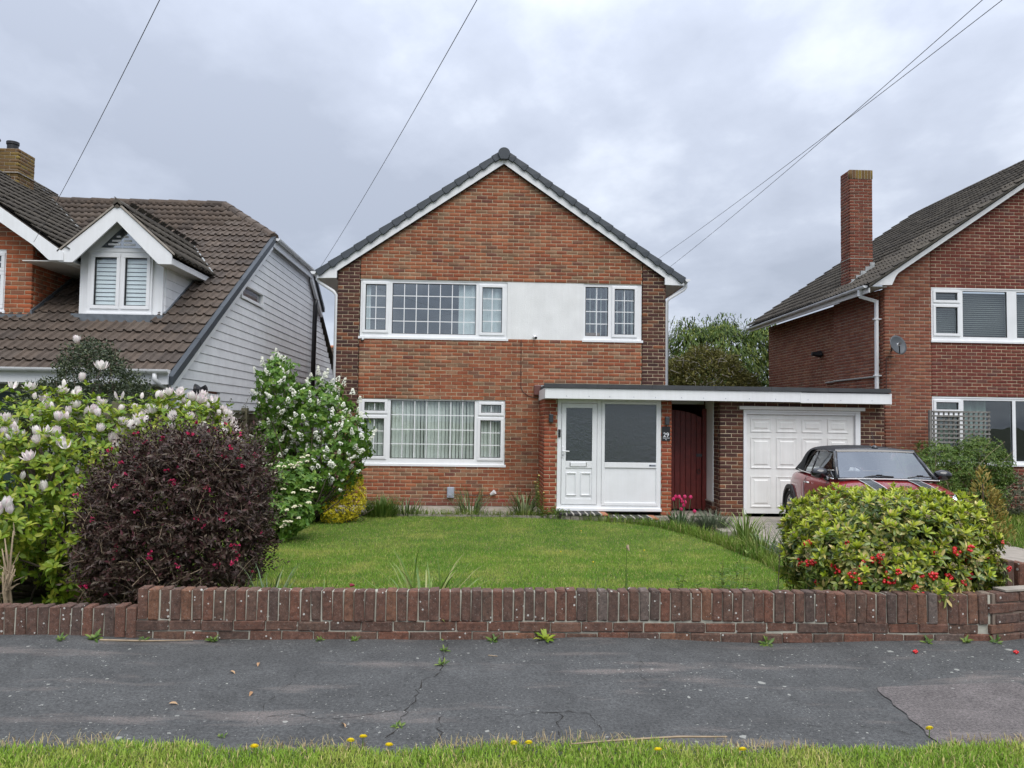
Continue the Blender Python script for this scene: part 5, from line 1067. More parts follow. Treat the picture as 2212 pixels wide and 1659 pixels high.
# cabin sections: belt, mid, shoulder, roof edge, centre
CB = [(1.56, 0.665, 1.18, 0.585, 1.335, 0.50, 1.372, 1.385), (1.85, 0.70, 1.16, 0.612, 1.345, 0.515, 1.41, 1.435), (2.30, 0.71, 1.17, 0.625, 1.35, 0.52, 1.415, 1.44), (2.66, 0.71, 1.17, 0.63, 1.345, 0.52, 1.405, 1.43), (2.92, 0.70, 1.15, 0.62, 1.33, 0.50, 1.385, 1.40), (3.10, 0.68, 1.08, 0.60, 1.20, 0.48, 1.24, 1.25), (3.30, 0.66, 0.99, 0.59, 1.0, 0.46, 1.01, 1.015)]
belt = lambda y: 0.752 - 0.04 * max(0, (y - 2.6))
V = []
for (y, wm, zm_, ws, zs_, wt, zt_, zc) in CB:
    h = [(belt(y), 0.95 + 0.012 * max(0, y - 2.4)), (wm, zm_), (ws, zs_), (wt, zt_)]
    V += [(-a, y, b) for a, b in h] + [(0, y, zc)] + [(a, y, b) for a, b in reversed(h)]
m = 9; Ft = []; Fg = []
for i in range(len(CB) - 1):
    for j in range(m - 1):
        side = j in (0, 1, 6, 7); q = (i * m + j, i * m + j + 1, (i + 1) * m + j + 1, (i + 1) * m + j)
        (Fg if side and i < 3 else Ft).append(q)
cpart(MB().add(V, Ft), 'soft_top', M['soft_top'], sub=2)
for s in (-1, 1):
    pane = [(s * 0.742, 1.30, 0.955), (s * 0.752, 1.75, 0.955), (s * 0.75, 2.25, 0.955), (s * 0.60, 2.28, 1.325), (s * 0.602, 1.85, 1.33), (s * 0.598, 1.63, 1.325)]
    cpart(MB().add(pane, [(0, 1, 4, 5), (1, 2, 3, 4)]), 'side_window', M['car_glass'])
    qp = [(s * 0.749, 2.275, 0.955), (s * 0.742, 2.62, 0.962), (s * 0.645, 2.60, 1.20), (s * 0.598, 2.42, 1.318), (s * 0.60, 2.305, 1.325)]
    cpart(MB().add(qp, [(0, 1, 2, 3, 4)]), 'quarter_window', M['car_glass'])
    # fabric quarter behind the small window and the window seal
    fb = [(s * 0.752, 2.63, 0.958), (s * 0.735, 3.22, 0.975), (s * 0.655, 3.05, 1.10), (s * 0.60, 2.80, 1.30), (s * 0.602, 2.45, 1.34), (s * 0.652, 2.605, 1.205)]
    cpart(MB().add(fb, [(0, 1, 2, 3, 4, 5)]), 'soft_top_quarter', M['soft_top'])
    sl_ = MB(); sl_.tube([(s * 0.60, 1.60, 1.335), (s * 0.604, 1.85, 1.342), (s * 0.602, 2.30, 1.338), (s * 0.60, 2.45, 1.325), (s * 0.65, 2.61, 1.20), (s * 0.748, 2.64, 0.958)], 0.016, 6); sl_.tube([(s * 0.75, 2.26, 0.955), (s * 0.602, 2.295, 1.33)], 0.010, 6); cpart(sl_, 'window_seal', M['car_black'])
    # chrome belt line
    cpart(MB().tube([(s * 0.765, 1.12, 0.947), (s * 0.768, 1.6, 0.951), (s * 0.767, 2.2, 0.956), (s * 0.757, 2.7, 0.968), (s * 0.72, 3.15, 0.983), (s * 0.64, 3.32, 0.99)], 0.010, 6), 'chrome_strip', M['chrome'])
    # A pillar
    cpart(MB().tube([(s * 0.715, 1.10, 0.945), (s * 0.66, 1.32, 1.13), (s * 0.592, 1.555, 1.335)], [0.034, 0.032, 0.03], 8), 'windscreen_pillar', M['car_black'])
    cpart(MB().tube([(s * 0.735, 1.20, 0.945), (s * 0.73, 1.34, 1.05)], [0.03, 0.012], 6), 'quarter_seal', M['car_black'])
    # mirror
    mr = MB(); cx, cy, cz = s * 0.905, 1.33, 1.02; V = []; F = []; na = 16
    for i in range(9):
        p = math.pi * i / 8
        for j in range(na):
            a = 2 * math.pi * j / na; yy = -math.cos(p) * 0.10; r_ = math.sin(p) ** 0.7
            V.append((cx + math.cos(a) * r_ * 0.135, cy + (yy if yy < 0 else yy * 0.35), cz + math.sin(a) * r_ * 0.086))
    for i in range(8):
        for j in range(na): F.append((i * na + j, i * na + (j + 1) % na, (i + 1) * na + (j + 1) % na, (i + 1) * na + j))
    mo = cpart(mr.add(V, F), 'wing_mirror', M['car_black'])
    cpart(MB().tube([(s * 0.85, 1.33, 0.97), (s * 0.80, 1.31, 0.92), (s * 0.765, 1.30, 0.925)], [0.03, 0.026, 0.03], 8), 'mirror_stalk', M['car_black'], mo)
    # door handle, door seams, scuttle light, headlight
    hh = MB(); hh.tube([(s * 0.835, 2.06, 0.815), (s * 0.875, 2.09, 0.82), (s * 0.875, 2.20, 0.822), (s * 0.835, 2.23, 0.82)], 0.013, 8); cpart(hh, 'door_handle', M['chrome'])
    sm = MB(); sm.tube([(s * 0.785, 1.30, 0.93), (s * 0.838, 1.28, 0.80), (s * 0.847, 1.28, 0.5), (s * 0.83, 1.32, 0.27)], 0.004, 4); sm.tube([(s * 0.785, 2.33, 0.94), (s * 0.842, 2.36, 0.80), (s * 0.849, 2.33, 0.5), (s * 0.835, 2.25, 0.27)], 0.004, 4); cpart(sm, 'door_seam', M['black'])
    sq = MB(); sq.tube([(s * 0.838, 1.10, 0.735), (s * 0.848, 1.10, 0.735)], 0.042, 16); cpart(sq, 'side_scuttle', M['chrome'])
    hl = MB(); V = []; F = []; hc = Vector((s * 0.62, 0.22, 0.70)); ax_ = Vector((s * 0.25, -0.75, 0.45)).normalized(); u_ = ax_.cross(Vector((0, 0, 1))).normalized(); v_ = u_.cross(ax_)
    for i in range(5):
        for j in range(20):
            a = 2 * math.pi * j / 20; r_ = i / 4; V.append(hc + (u_ * math.cos(a) * 0.115 + v_ * math.sin(a) * 0.125) * r_ + ax_ * 0.05 * (1 - r_ * r_) + ax_ * 0.02)
    for i in range(4):
        for j in range(20): F.append((i * 20 + j, i * 20 + (j + 1) % 20, (i + 1) * 20 + (j + 1) % 20, (i + 1) * 20 + j))
    ho = cpart(hl.add(V, F), 'headlight', M['lamp']); tq = MB(); tq.tube([hc + (u_ * math.cos(a) * 0.118 + v_ * math.sin(a) * 0.128) + ax_ * 0.02 for a in [2 * math.pi * j / 24 for j in range(25)]], 0.010, 6, False); cpart(tq, 'headlight_ring', M['chrome'], ho)
    # bonnet stripes
    def hoodz(x_, y_):
        for p, q in zip(ST[:-1], ST[1:]):
            if p[0] <= y_ <= q[0]:
                t = (y_ - p[0]) / (q[0] - p[0]); zc = p[5] + (q[5] - p[5]) * t; we = p[4][0] + (q[4][0] - p[4][0]) * t; ze = p[4][1] + (q[4][1] - p[4][1]) * t
                return zc + (ze - zc) * min(1, (abs(x_) / we)) ** 1.8
        return 0.9
    for nm, a, b, dz, mt_ in (('bonnet_stripe', 0.27, 0.43, 0.004, 'stripe_dark'), ('pinstripe', 0.258, 0.268, 0.005, 'stripe_white'), ('pinstripe', 0.432, 0.442, 0.005, 'stripe_white')):
        V = []; F = []
        for k in range(19):
            y_ = 0.16 + 0.05 * k
            V += [(s * a, y_, hoodz(a, y_) + dz), (s * (a + b) / 2, y_, hoodz((a + b) / 2, y_) + dz), (s * b, y_, hoodz(b, y_) + dz)]
            if k: F += [(3 * k - 3, 3 * k - 2, 3 * k + 1, 3 * k), (3 * k - 2, 3 * k - 1, 3 * k + 2, 3 * k + 1)]
        cpart(MB().add(V, F), nm, M[mt_])
V = []; F = []; n = 12
for k in range(5):
    t = k / 4
    for i in range(n + 1):
        u = -1 + 2 * i / n; w_ = 0.70 + (0.582 - 0.70) * t; y_ = (1.01 + 0.10 * u * u) * (1 - t) + (1.53 + 0.03 * u * u) * t; V.append((u * w_, y_, 0.945 + (1.345 - 0.945) * t + 0.012 * (1 - u * u)))
for k in range(4):
    for i in range(n): q = k * (n + 1) + i; F.append((q, q + 1, q + n + 2, q + n + 1))
cpart(MB().add(V, F), 'windscreen', M['screen_glass'])
hd = MB(); V = []; F = []
for i in range(n + 1):
    u = -1 + 2 * i / n; V += [(u * 0.60, 1.515 + 0.03 * u * u, 1.335 + 0.012 * (1 - u * u)), (u * 0.59, 1.53 + 0.03 * u * u, 1.385 + 0.010 * (1 - u * u)), (u * 0.58, 1.64, 1.400 + 0.006 * (1 - u * u) - 0.02 * u * u)]
    if i: F += [(3 * i - 3, 3 * i, 3 * i + 1, 3 * i - 2), (3 * i - 2, 3 * i + 1, 3 * i + 2, 3 * i - 1)]
cpart(hd.add(V, F), 'windscreen_header', M['car_black'])
fr_ = MB()
fr_.tube([(u * 0.70, 1.005 + 0.10 * u * u, 0.952 + 0.012 * (1 - u * u)) for u in [-1 + 0.2 * k for k in range(11)]], 0.022, 6); cpart(fr_, 'scuttle_trim', M['car_black'])
cpart(MB().tube([(u * 0.72, 0.955 + 0.10 * u * u, 0.968 - 0.015 * u * u) for u in [-1 + 0.2 * k for k in range(11)]], 0.006, 6), 'bonnet_edge', M['stripe_white'])
for (x0, x1, xp) in ((-0.34, 0.08, -0.12), (0.28, 0.62, 0.50)):
    wp = MB(); wp.tube([(x0, 1.05, 0.985), (x0 + 0.12, 1.06, 1.005), ((x0 + x1) / 2, 1.055, 1.01), (x1, 1.05, 1.0)], 0.010, 6); wp.box((x0 + x1) / 2 - 0.04, (x0 + x1) / 2 + 0.04, 1.03, 1.05, 1.0, 1.03); cpart(wp, 'wiper', M['black'], smooth=False)
ant = MB(); ant.tube([(0.02, 1.60, 1.40), (0.02, 1.58, 1.425), (0.02, 1.57, 1.44)], [0.05, 0.045, 0.02], 12); cpart(ant, 'antenna_base', M['car_black']); cpart(MB().tube([(0.02, 1.59, 1.43), (0.02, 1.72, 1.66)], [0.006, 0.003], 5), 'antenna', M['black'])
for sx_ in (-0.36, 0.36):
    for (y_, zt_) in ((1.95, 1.0), (2.65, 0.98)):
        se = MB(); se.box(sx_ - 0.23, sx_ + 0.23, y_ - 0.05, y_ + 0.07, 0.5, zt_); cpart(se, 'seat', M['seat'], bevel=0.04); hr_ = MB(); hr_.box(sx_ - 0.13, sx_ + 0.13, y_ - 0.03, y_ + 0.06, zt_ + 0.02, zt_ + 0.2); cpart(hr_, 'headrest', M['seat'], bevel=0.05)
sw = MB(); sw.tube([(-0.36 + 0.18 * math.cos(a), 1.48 + 0.06 * math.sin(a), 0.96 + 0.17 * math.sin(a)) for a in [2 * math.pi * j / 20 for j in range(21)]], 0.016, 6, False); cpart(sw, 'steering_wheel', M['black'])
ds = MB(); ds.box(-0.66, 0.66, 1.12, 1.42, 0.80, 0.935); cpart(ds, 'dashboard', M['black'], bevel=0.04); mi_ = MB(); mi_.box(-0.10, 0.10, 1.50, 1.53, 1.27, 1.33); cpart(mi_, 'interior_mirror', M['black'], bevel=0.015)
gr_ = MB(); gr_.box(-0.36, 0.36, -0.022, 0.03, 0.52, 0.62); gr_.box(-0.42, 0.42, -0.012, 0.04, 0.30, 0.42); cpart(gr_, 'grille', M['car_black'], smooth=False, bevel=0.01)
cpart(MB().tube([(-0.36, -0.02, 0.64), (0, -0.035, 0.645), (0.36, -0.02, 0.64)], 0.012, 6), 'grille_bar', M['chrome'])
rb = MB(); rb.box(-0.42, 0.42, 2.98, 3.0, 1.08, 1.20); cpart(rb, 'rear_window', M['car_glass'], smooth=False)

# ---------------------------------------------------------------- plants: numpy leaf builders
OVAL = (np.array([[0, 0, 0], [.3, -.40, .05], [.3, .40, .05], [.7, -.40, .03], [.7, .40, .03], [1, 0, -.10], [.3, 0, 0], [.7, 0, -.02]]), np.array([[0, 1, 6], [0, 6, 2], [1, 3, 7], [1, 7, 6], [6, 7, 4], [6, 4, 2], [3, 5, 7], [7, 5, 4]]))
HEART = (np.array([[0, 0, 0], [.12, -.46, .06], [.12, .46, .06], [.5, -.42, .05], [.5, .42, .05], [1, 0, -.12], [.3, 0, 0]]), np.array([[0, 1, 6], [0, 6, 2], [1, 3, 6], [6, 4, 2], [3, 5, 6], [6, 5, 4]]))
DIAM = (np.array([[0, 0, 0], [.45, -.5, .06], [.45, .5, .06], [1, 0, -.06]]), np.array([[0, 1, 3], [0, 3, 2]]))
TRI = (np.array([[0, -.5, 0], [0, .5, 0], [1, 0, 0]]), np.array([[0, 1, 2]]))
BLADE = (np.array([[0, -.5, 0], [0, .5, 0], [.4, -.45, .0], [.4, .45, .0], [.78, -.3, -.10], [.78, .3, -.10], [1, 0, -.26]]), np.array([[0, 1, 3], [0, 3, 2], [2, 3, 5], [2, 5, 4], [4, 5, 6]]))
STRAP = (np.array([[0, -.5, 0], [0, .5, 0], [.3, -.5, .0], [.3, .5, .0], [.6, -.45, -.06], [.6, .45, -.06], [.85, -.3, -.20], [.85, .3, -.20], [1, 0, -.34]]), np.array([[0, 1, 3], [0, 3, 2], [2, 3, 5], [2, 5, 4], [4, 5, 7], [4, 7, 6], [6, 7, 8]]))
SPRAY = (np.array([[0, 0, 0], [.3, -.35, -.05], [.3, .35, -.05], [.55, -.18, -.10], [.55, .18, -.10], [.7, -.40, -.22], [.7, .40, -.22], [1, 0, -.35]]), np.array([[0, 1, 3], [0, 3, 4], [0, 4, 2], [3, 5, 7], [3, 7, 4], [4, 7, 6]]))
def unit(a): return a / np.maximum(np.linalg.norm(a, axis=-1, keepdims=True), 1e-9)
def blades(P, D, Nn, L, Wd, tpl):
    """instances of a leaf template: returns V, F, instance index"""
    P, D, Nn = np.asarray(P, float), unit(np.asarray(D, float)), np.asarray(Nn, float); n = len(P)
    Sd = unit(np.cross(Nn, D)); Nn = np.cross(D, Sd); tv, tf = tpl
    L = np.broadcast_to(L, (n,)); Wd = np.broadcast_to(Wd, (n,))
    V = P[:, None] + D[:, None] * (tv[None, :, 0:1] * L[:, None, None]) + Sd[:, None] * (tv[None, :, 1:2] * Wd[:, None, None]) + Nn[:, None] * (tv[None, :, 2:3] * L[:, None, None])
    F = tf[None] + (len(tv) * np.arange(n))[:, None, None]
    return V.reshape(-1, 3), F.reshape(-1, 3), np.repeat(np.arange(n), len(tv))
def leaf_obj(name, P, D, Nn, L, Wd, tpl, mat, parent=None, tone=None, kind=None, keep=0):
    n = len(P); tone = rng.random(n) if tone is None else tone
    if keep:                                             # the nearest leaves become objects that share one leaf mesh
        near = np.argsort(np.linalg.norm(np.asarray(P) - np.array(CAM), axis=1))[:keep]; tv, tf = tpl
        me = mesh_np('leaf', tv, tf, np.zeros(len(tv))); me.materials.append(mat)
        Ls, Ws = np.broadcast_to(L, (n,)), np.broadcast_to(Wd, (n,)); Dn = unit(np.asarray(D)); Sd = unit(np.cross(Nn, Dn)); Nn2 = np.cross(Dn, Sd)
        for i in near:
            m_ = Matrix(((*(Dn[i] * Ls[i]), 0), (*(Sd[i] * Ws[i]), 0), (*(Nn2[i] * Ls[i]), 0), (0, 0, 0, 1))).transposed(); m_.translation = Vector(P[i]); put(link('leaf', me), parent, m_)
        rest = np.setdiff1d(np.arange(n), near); P, D, Nn, L, Wd, tone = P[rest], D[rest], Nn[rest], Ls[rest], Ws[rest], tone[rest]
    V, F, ix = blades(P, D, Nn, L, Wd, tpl)
    o = obj(name, mesh_np(name, V, F, tone[ix]), mat, parent)
    if kind: o['kind'] = kind
    return o
def rdir(n): return unit(rng.normal(size=(n, 3)))
def blob_pts(n, blobs, lump=0.10, inner=0.0, power=2.0, floor=None):
    """points over the outside of a union of rounded blobs (inner > 0 also fills the shell), with outward normals"""
    B = np.array(blobs, float); area = (B[:, 3] * B[:, 4] + B[:, 4] * B[:, 5] + B[:, 3] * B[:, 5]); pk = rng.choice(len(B), size=int(n * 2.6), p=area / area.sum())
    d = rdir(len(pk)); c, r = B[pk, :3], B[pk, 3:6]; q = d if power == 2 else d / (np.abs(d) ** power).sum(1, keepdims=True) ** (1 / power)
    w = 1 + lump * (np.sin(d[:, 0] * 7 + pk * 2.1) * np.sin(d[:, 2] * 6 + pk) + 0.6 * np.sin(d[:, 1] * 13 + d[:, 2] * 11 + pk)) + rng.normal(0, lump * 0.3, len(pk))
    w = w * (1 - inner * rng.random(len(pk)) ** 1.5); p = c + r * q * w[:, None]; nrm = unit(d / r)
    ok = np.ones(len(p), bool)
    for k in range(len(B)):
        e_ = (((p - B[k, :3]) / B[k, 3:6]) ** 2).sum(1); ok &= (pk == k) | (e_ > 0.80)
    if floor is not None: ok &= p[:, 2] > floor
    p, nrm = p[ok][:n], nrm[ok][:n]; return p, nrm
def rosettes(p, a, k, spread=(35, 80), up=0.3):
    """k leaves round each tip p with axis a"""
    a = unit(a + np.array([0, 0, up]) + rng.normal(0, 0.25, a.shape)); n = len(p)
    t1 = unit(np.cross(a, rdir(n))); t2 = np.cross(a, t1)
    ph = (np.arange(k)[None] * (2 * math.pi / k) + rng.random((n, 1)) * 6.28 + rng.normal(0, 0.3, (n, k))); th = np.radians(rng.uniform(*spread, (n, k)))
    rad = t1[:, None] * np.cos(ph)[..., None] + t2[:, None] * np.sin(ph)[..., None]
    D = a[:, None] * np.cos(th)[..., None] + rad * np.sin(th)[..., None]; Nn = a[:, None] * np.sin(th)[..., None] - rad * np.cos(th)[..., None]
    P = np.repeat(p[:, None], k, 1) + D * 0.004
    return P.reshape(-1, 3), D.reshape(-1, 3), Nn.reshape(-1, 3)
def twigs(name, parent, n, base, tips, r, mat, bend=0.15, nseg=4):
    m_ = MB()
    for i in range(n):
        a = Vector(base[i % len(base)]); b = Vector(tips[i]); pts = []
        off = Vector((random.gauss(0, bend), random.gauss(0, bend), random.gauss(0, bend) * 0.5))
        for k in range(nseg + 1): t = k / nseg; pts.append(a.lerp(b, t) + off * math.sin(math.pi * t))
        m_.tube([p[:] for p in pts], [r * (1 - 0.75 * k / nseg) for k in range(nseg + 1)], 5)
    o_ = m_.build(name, mat, parent, smooth=True)
    if n > 1: o_['kind'] = 'stuff'
    return o_
M['bark'] = plain('grey_brown_bark', (0.11, 0.085, 0.06), 0.95, var=0.4, scale=20); M['twig_tan'] = plain('tan_dead_twig', (0.34, 0.26, 0.17), 0.9, var=0.3, scale=20)
def small(me_list, name, parent, pos, nrm, scale, tilt=0.4, mats=None):
    for i, (p, nv) in enumerate(zip(pos, nrm)):
        me = random.choice(me_list); z_ = (Vector(nv) * (1 - tilt) + Vector((0, 0, 1)) * tilt + Vector((random.gauss(0, 0.2), random.gauss(0, 0.2), 0))).normalized()
        s_ = scale * random.uniform(0.8, 1.2); m_ = Matrix.Translation(Vector(p)) @ z_.to_track_quat('Z', 'Y').to_matrix().to_4x4() @ Matrix.Rotation(random.random() * 6.28, 4, 'Z') @ Matrix.Scale(s_, 4); put(link(name, me), parent, m_)
def facing(p, nrm, n, near=None):
    """choose n of the points that look towards the road"""
    s_ = nrm[:, 1] * -1.0 + 0.5 * nrm[:, 2]; i = np.where(s_ > 0.1)[0]; i = rng.permutation(i)[:n]; return p[i], nrm[i]

# ---------------------------------------------------------------- magnolia
M['mag_leaf'] = leaf_mat('magnolia_leaf', [(0, (0.11, 0.21, 0.016)), (0.4, (0.19, 0.29, 0.022)), (0.75, (0.29, 0.37, 0.034)), (1, (0.38, 0.40, 0.05))], 0.45, 0.3)
mag = thing('magnolia', 'spreading magnolia shrub with large pale pink and white flowers behind the wall', 'shrub', (-4.0, 7.4, -0.08))
MB_ = [(-3.9, 7.5, 0.95, 0.95, 0.9, 0.80), (-3.05, 7.9, 1.25, 0.62, 0.6, 0.55), (-4.9, 7.3, 0.85, 0.9, 0.9, 0.88), (-4.15, 6.65, 0.72, 0.5, 0.45, 0.52), (-3.45, 7.0, 0.45, 0.42, 0.45, 0.52)]
p, a = blob_pts(3700, MB_, 0.15, 0.24, floor=0.0); P, D, Nn = rosettes(p, a, 6, (40, 85), 0.5)
leaf_obj('foliage', P, D, Nn, rng.uniform(0.045, 0.09, len(P)), rng.uniform(0.024, 0.042, len(P)), OVAL, M['mag_leaf'], mag, kind='stuff', keep=120)
tips = [tuple(x) for x in p[:90]]; twigs('branches', mag, 90, [(-4.0 + random.gauss(0, 0.15), 7.4 + random.gauss(0, 0.15), -0.1) for _ in range(7)], tips, 0.022, M['bark'], 0.2)
def petal_flower(name, n, L, w, open_, cols, rows=1):
    P, D, Nn = [], [], []
    for r_ in range(rows):
        for i in range(n):
            a = 2 * math.pi * (i + 0.5 * r_) / n; t = open_ * (1 - 0.35 * r_) + random.gauss(0, 0.08); rd_ = np.array([math.cos(a), math.sin(a), 0]); D.append(rd_ * math.sin(t) + np.array([0, 0, math.cos(t)])); Nn.append(-rd_ * math.cos(t) + np.array([0, 0, math.sin(t)])); P.append(rd_ * 0.008)
    CUP = (np.array([[0, -.12, 0], [0, .12, 0], [.35, -.48, -.10], [.35, .48, -.10], [.35, 0, -.16], [.75, -.42, -.02], [.75, .42, -.02], [.75, 0, -.08], [1, 0, .06]]), np.array([[0, 1, 4], [0, 4, 2], [1, 3, 4], [2, 4, 7], [2, 7, 5], [4, 3, 6], [4, 6, 7], [5, 7, 8], [7, 6, 8]]))
    V, F, ix = blades(np.array(P), np.array(D), np.array(Nn), L, w, CUP); me = mesh_np(name, V, F, rng.random(len(V))); me.materials.append(cols); me.polygons.foreach_set('use_smooth', [True] * len(me.polygons)); return me
def flower_mat(name, stops, trans=0.25): return leaf_mat(name, stops, 0.6, trans, 0.2)
M['mag_petal'] = flower_mat('magnolia_petal', [(0, (0.84, 0.72, 0.72)), (0.4, (0.87, 0.82, 0.79)), (0.8, (0.88, 0.85, 0.78)), (1, (0.72, 0.50, 0.60))])
fl = [petal_flower('flower', 5, 0.095, 0.038, 0.30, M['mag_petal'], 2), petal_flower('flower', 5, 0.10, 0.036, 0.45, M['mag_petal'], 2), petal_flower('flower', 3, 0.08, 0.036, 0.05, M['mag_petal'], 1), petal_flower('flower', 4, 0.09, 0.036, 0.22, M['mag_petal'], 2), petal_flower('flower', 6, 0.09, 0.034, 0.75, M['mag_petal'], 2), petal_flower('flower', 4, 0.09, 0.034, 0.5, M['mag_petal'], 1)]
q, b = facing(p, a, 1200); i = np.where((q[:, 2] > 0.9) & (rng.random(len(q)) < np.clip((q[:, 2] - 0.7) * 1.1, 0.1, 1)))[0][:200]; small(fl, 'flower', mag, q[i] + b[i] * 0.035, b[i], 0.9, 0.7)
small(fl, 'flower', mag, [(-3.93, 6.12, 0.92), (-3.88, 6.15, 0.80), (-3.80, 6.12, 0.79), (-3.73, 6.1, 0.80), (-3.66, 6.08, 0.88), (-3.62, 6.1, 0.83), (-3.95, 6.2, 1.05)], [(0, -0.6, 0.8)] * 7, 1.15, 0.7)
pr_, ar_ = np.array([(-3.9 + random.gauss(0, 0.16), 6.15 + random.gauss(0, 0.06), 0.74 + random.gauss(0, 0.05)) for _ in range(26)]), np.array([(0, -0.5, 0.8)] * 26)
P, D, Nn = rosettes(pr_, ar_, 6, (40, 80), 0.5); leaf_obj('foliage', P, D, Nn, rng.uniform(0.06, 0.10, len(P)), rng.uniform(0.03, 0.05, len(P)), OVAL, M['mag_leaf'], mag, kind='stuff')

# cut back bare shrub at the left end of the wall
ps = thing('pruned_shrub', 'bare pruned tan stems behind the low left end of the wall', 'shrub', (-3.75, 6.05, -0.05)); m_ = MB()
for i in range(24):
    bx, by = -3.66 + random.gauss(0, 0.08), 5.95 + random.gauss(0, 0.05); tx = bx + random.gauss(0, 0.12); h = random.uniform(0.40, 0.72)
    pts = [(bx, by, -0.05), (bx + (tx - bx) * 0.3 + random.gauss(0, 0.02), by, h * 0.35), (bx + (tx - bx) * 0.7 + random.gauss(0, 0.02), by - 0.02, h * 0.7), (tx, by - 0.03, h)]
    MB().tube(pts, [0.013, 0.011, 0.008, 0.004], 6).build('stem', M['twig_tan'], ps, smooth=True)
    for k in range(3):
        t = random.uniform(0.3, 0.95); x_, z_ = bx + (tx - bx) * t, h * t; m_.tube([(x_, by - 0.01, z_), (x_ + random.gauss(0, 0.07), by - 0.02 + random.gauss(0, 0.03), z_ + random.uniform(0.03, 0.14))], [0.005, 0.002], 4)
m_.build('side_twigs', M['twig_tan'], ps)['kind'] = 'stuff'

# ---------------------------------------------------------------- purple leaved weigela
M['wei_leaf'] = leaf_mat('purple_leaf', [(0, (0.042, 0.025, 0.021)), (0.4, (0.060, 0.030, 0.025)), (0.7, (0.060, 0.044, 0.030)), (0.88, (0.115, 0.090, 0.064)), (1, (0.095, 0.024, 0.034))], 0.45, 0.12, 0.35)
wei = thing('weigela', 'dark purple leaved shrub dotted with small magenta flowers behind the wall', 'shrub', (-2.55, 6.6, -0.06))
WB = [(-2.54, 6.65, 0.66, 0.66, 0.48, 0.62), (-2.24, 6.62, 1.08, 0.40, 0.38, 0.38), (-2.60, 6.66, 1.13, 0.38, 0.36, 0.34), (-2.93, 6.62, 0.88, 0.30, 0.34, 0.38), (-2.06, 6.6, 0.66, 0.22, 0.32, 0.40), (-2.98, 6.58, 0.42, 0.28, 0.34, 0.38)]
p, a = blob_pts(9000, WB, 0.10, 0.34, 3.0, floor=0.05); pq, aq = blob_pts(5500, [(*b_[:3], b_[3] * 0.86, b_[4] * 0.86, b_[5] * 0.88) for b_ in WB], 0.06, 0.6, 3.0, floor=0.0); leaf_obj('inner_foliage', pq, rdir(len(pq)), rdir(len(pq)), 0.065, 0.032, DIAM, M['wei_leaf'], wei, kind='stuff'); D = unit(a * 0.7 + rdir(len(p)) * 0.9); leaf_obj('foliage', p, D, unit(a + rdir(len(p)) * 0.7), rng.uniform(0.03, 0.058, len(p)), rng.uniform(0.012, 0.021, len(p)), DIAM, M['wei_leaf'], wei, kind='stuff')
p2, a2 = blob_pts(2400, WB, 0.14, 0.10, 3.0, floor=0.05); m_ = MB(); P, D, Nn = [], [], []
for x_, n_ in zip(p2[:1150], a2[:1150]):
    d_ = unit(n_ * 0.5 + rdir(1)[0] * 0.55 + np.array([0, 0, 0.35])); L_ = random.uniform(0.12, 0.30) * (1.35 if n_[2] > 0.7 else 1); s0 = x_ - d_ * L_ * 0.72; c_ = unit(n_ + np.array([0, 0, -0.6])); pts_ = [s0 + d_ * L_ * t + c_ * 0.05 * t * t for t in (0, 0.35, 0.7, 1)]
    if random.random() < 0.55: m_.tube([tuple(v) for v in pts_], [0.0024, 0.002, 0.0015, 0.0008], 3)
    sd_ = unit(np.cross(d_, rdir(1)[0]))
    for k in range(8):
        t = 0.28 + 0.72 * k / 7; o_ = s0 + d_ * L_ * t + c_ * 0.05 * t * t; s2 = sd_ if k % 2 else np.cross(d_, sd_)
        for sg in (-1, 1): P.append(o_); D.append(s2 * sg * 0.8 + d_ * 0.65 + rdir(1)[0] * 0.2); Nn.append(d_ * 0.6 - s2 * sg * 0.3 + n_ * 0.4)
P, D, Nn = np.array(P), np.array(D), np.array(Nn); leaf_obj('shoots', P, D, Nn, rng.uniform(0.03, 0.06, len(P)), rng.uniform(0.012, 0.022, len(P)), DIAM, M['wei_leaf'], wei, kind='stuff'); m_.build('twigs', M['twig_tan'], wei)['kind'] = 'stuff'
q, b = facing(p2, a2, 330); m_ = MB()
for x_, n_ in zip(q[:150], b[:150]):
    d_ = Vector(n_) * 0.4 + Vector(rdir(1)[0]); d_.normalize(); L_ = random.uniform(0.06, 0.20); c_ = Vector(x_) - d_ * L_ * 0.6; m_.tube([c_[:], (c_ + d_ * L_ * 0.5 + Vector((0, 0, 0.01)))[:], (c_ + d_ * L_)[:]], [0.0022, 0.0018, 0.001], 3)
m_.build('dead_twigs', M['twig_tan'], wei)['kind'] = 'stuff'; twigs('stems', wei, 24, [(-2.55 + random.gauss(0, 0.12), 6.6 + random.gauss(0, 0.08), -0.06) for _ in range(6)], [tuple(v) for v in p2[:24]], 0.012, M['bark'])
M['wei_petal'] = flower_mat('magenta_petal', [(0, (0.50, 0.03, 0.10)), (0.6, (0.62, 0.07, 0.17)), (1, (0.40, 0.02, 0.09))], 0.15)
def trumpets(name, n, mat):
    V_, F_ = [], []; m = MB()
    for i in range(n):
        d_ = Vector((random.gauss(0, 0.5), random.gauss(0, 0.5), 0.8)).normalized(); o_ = Vector((random.gauss(0, 0.012), random.gauss(0, 0.012), 0)); m.tube([o_[:], (o_ + d_ * 0.016)[:], (o_ + d_ * 0.026)[:]], [0.002, 0.005, 0.011], 5, False)
    me = m.mesh(name); me.materials.append(mat); return me
wf = [trumpets('flower_cluster', k, M['wei_petal']) for k in (2, 3, 4, 5)]
small(wf, 'flower_cluster', wei, q[260:320] + b[260:320] * 0.015, b[260:320], 1.0, 0.1)

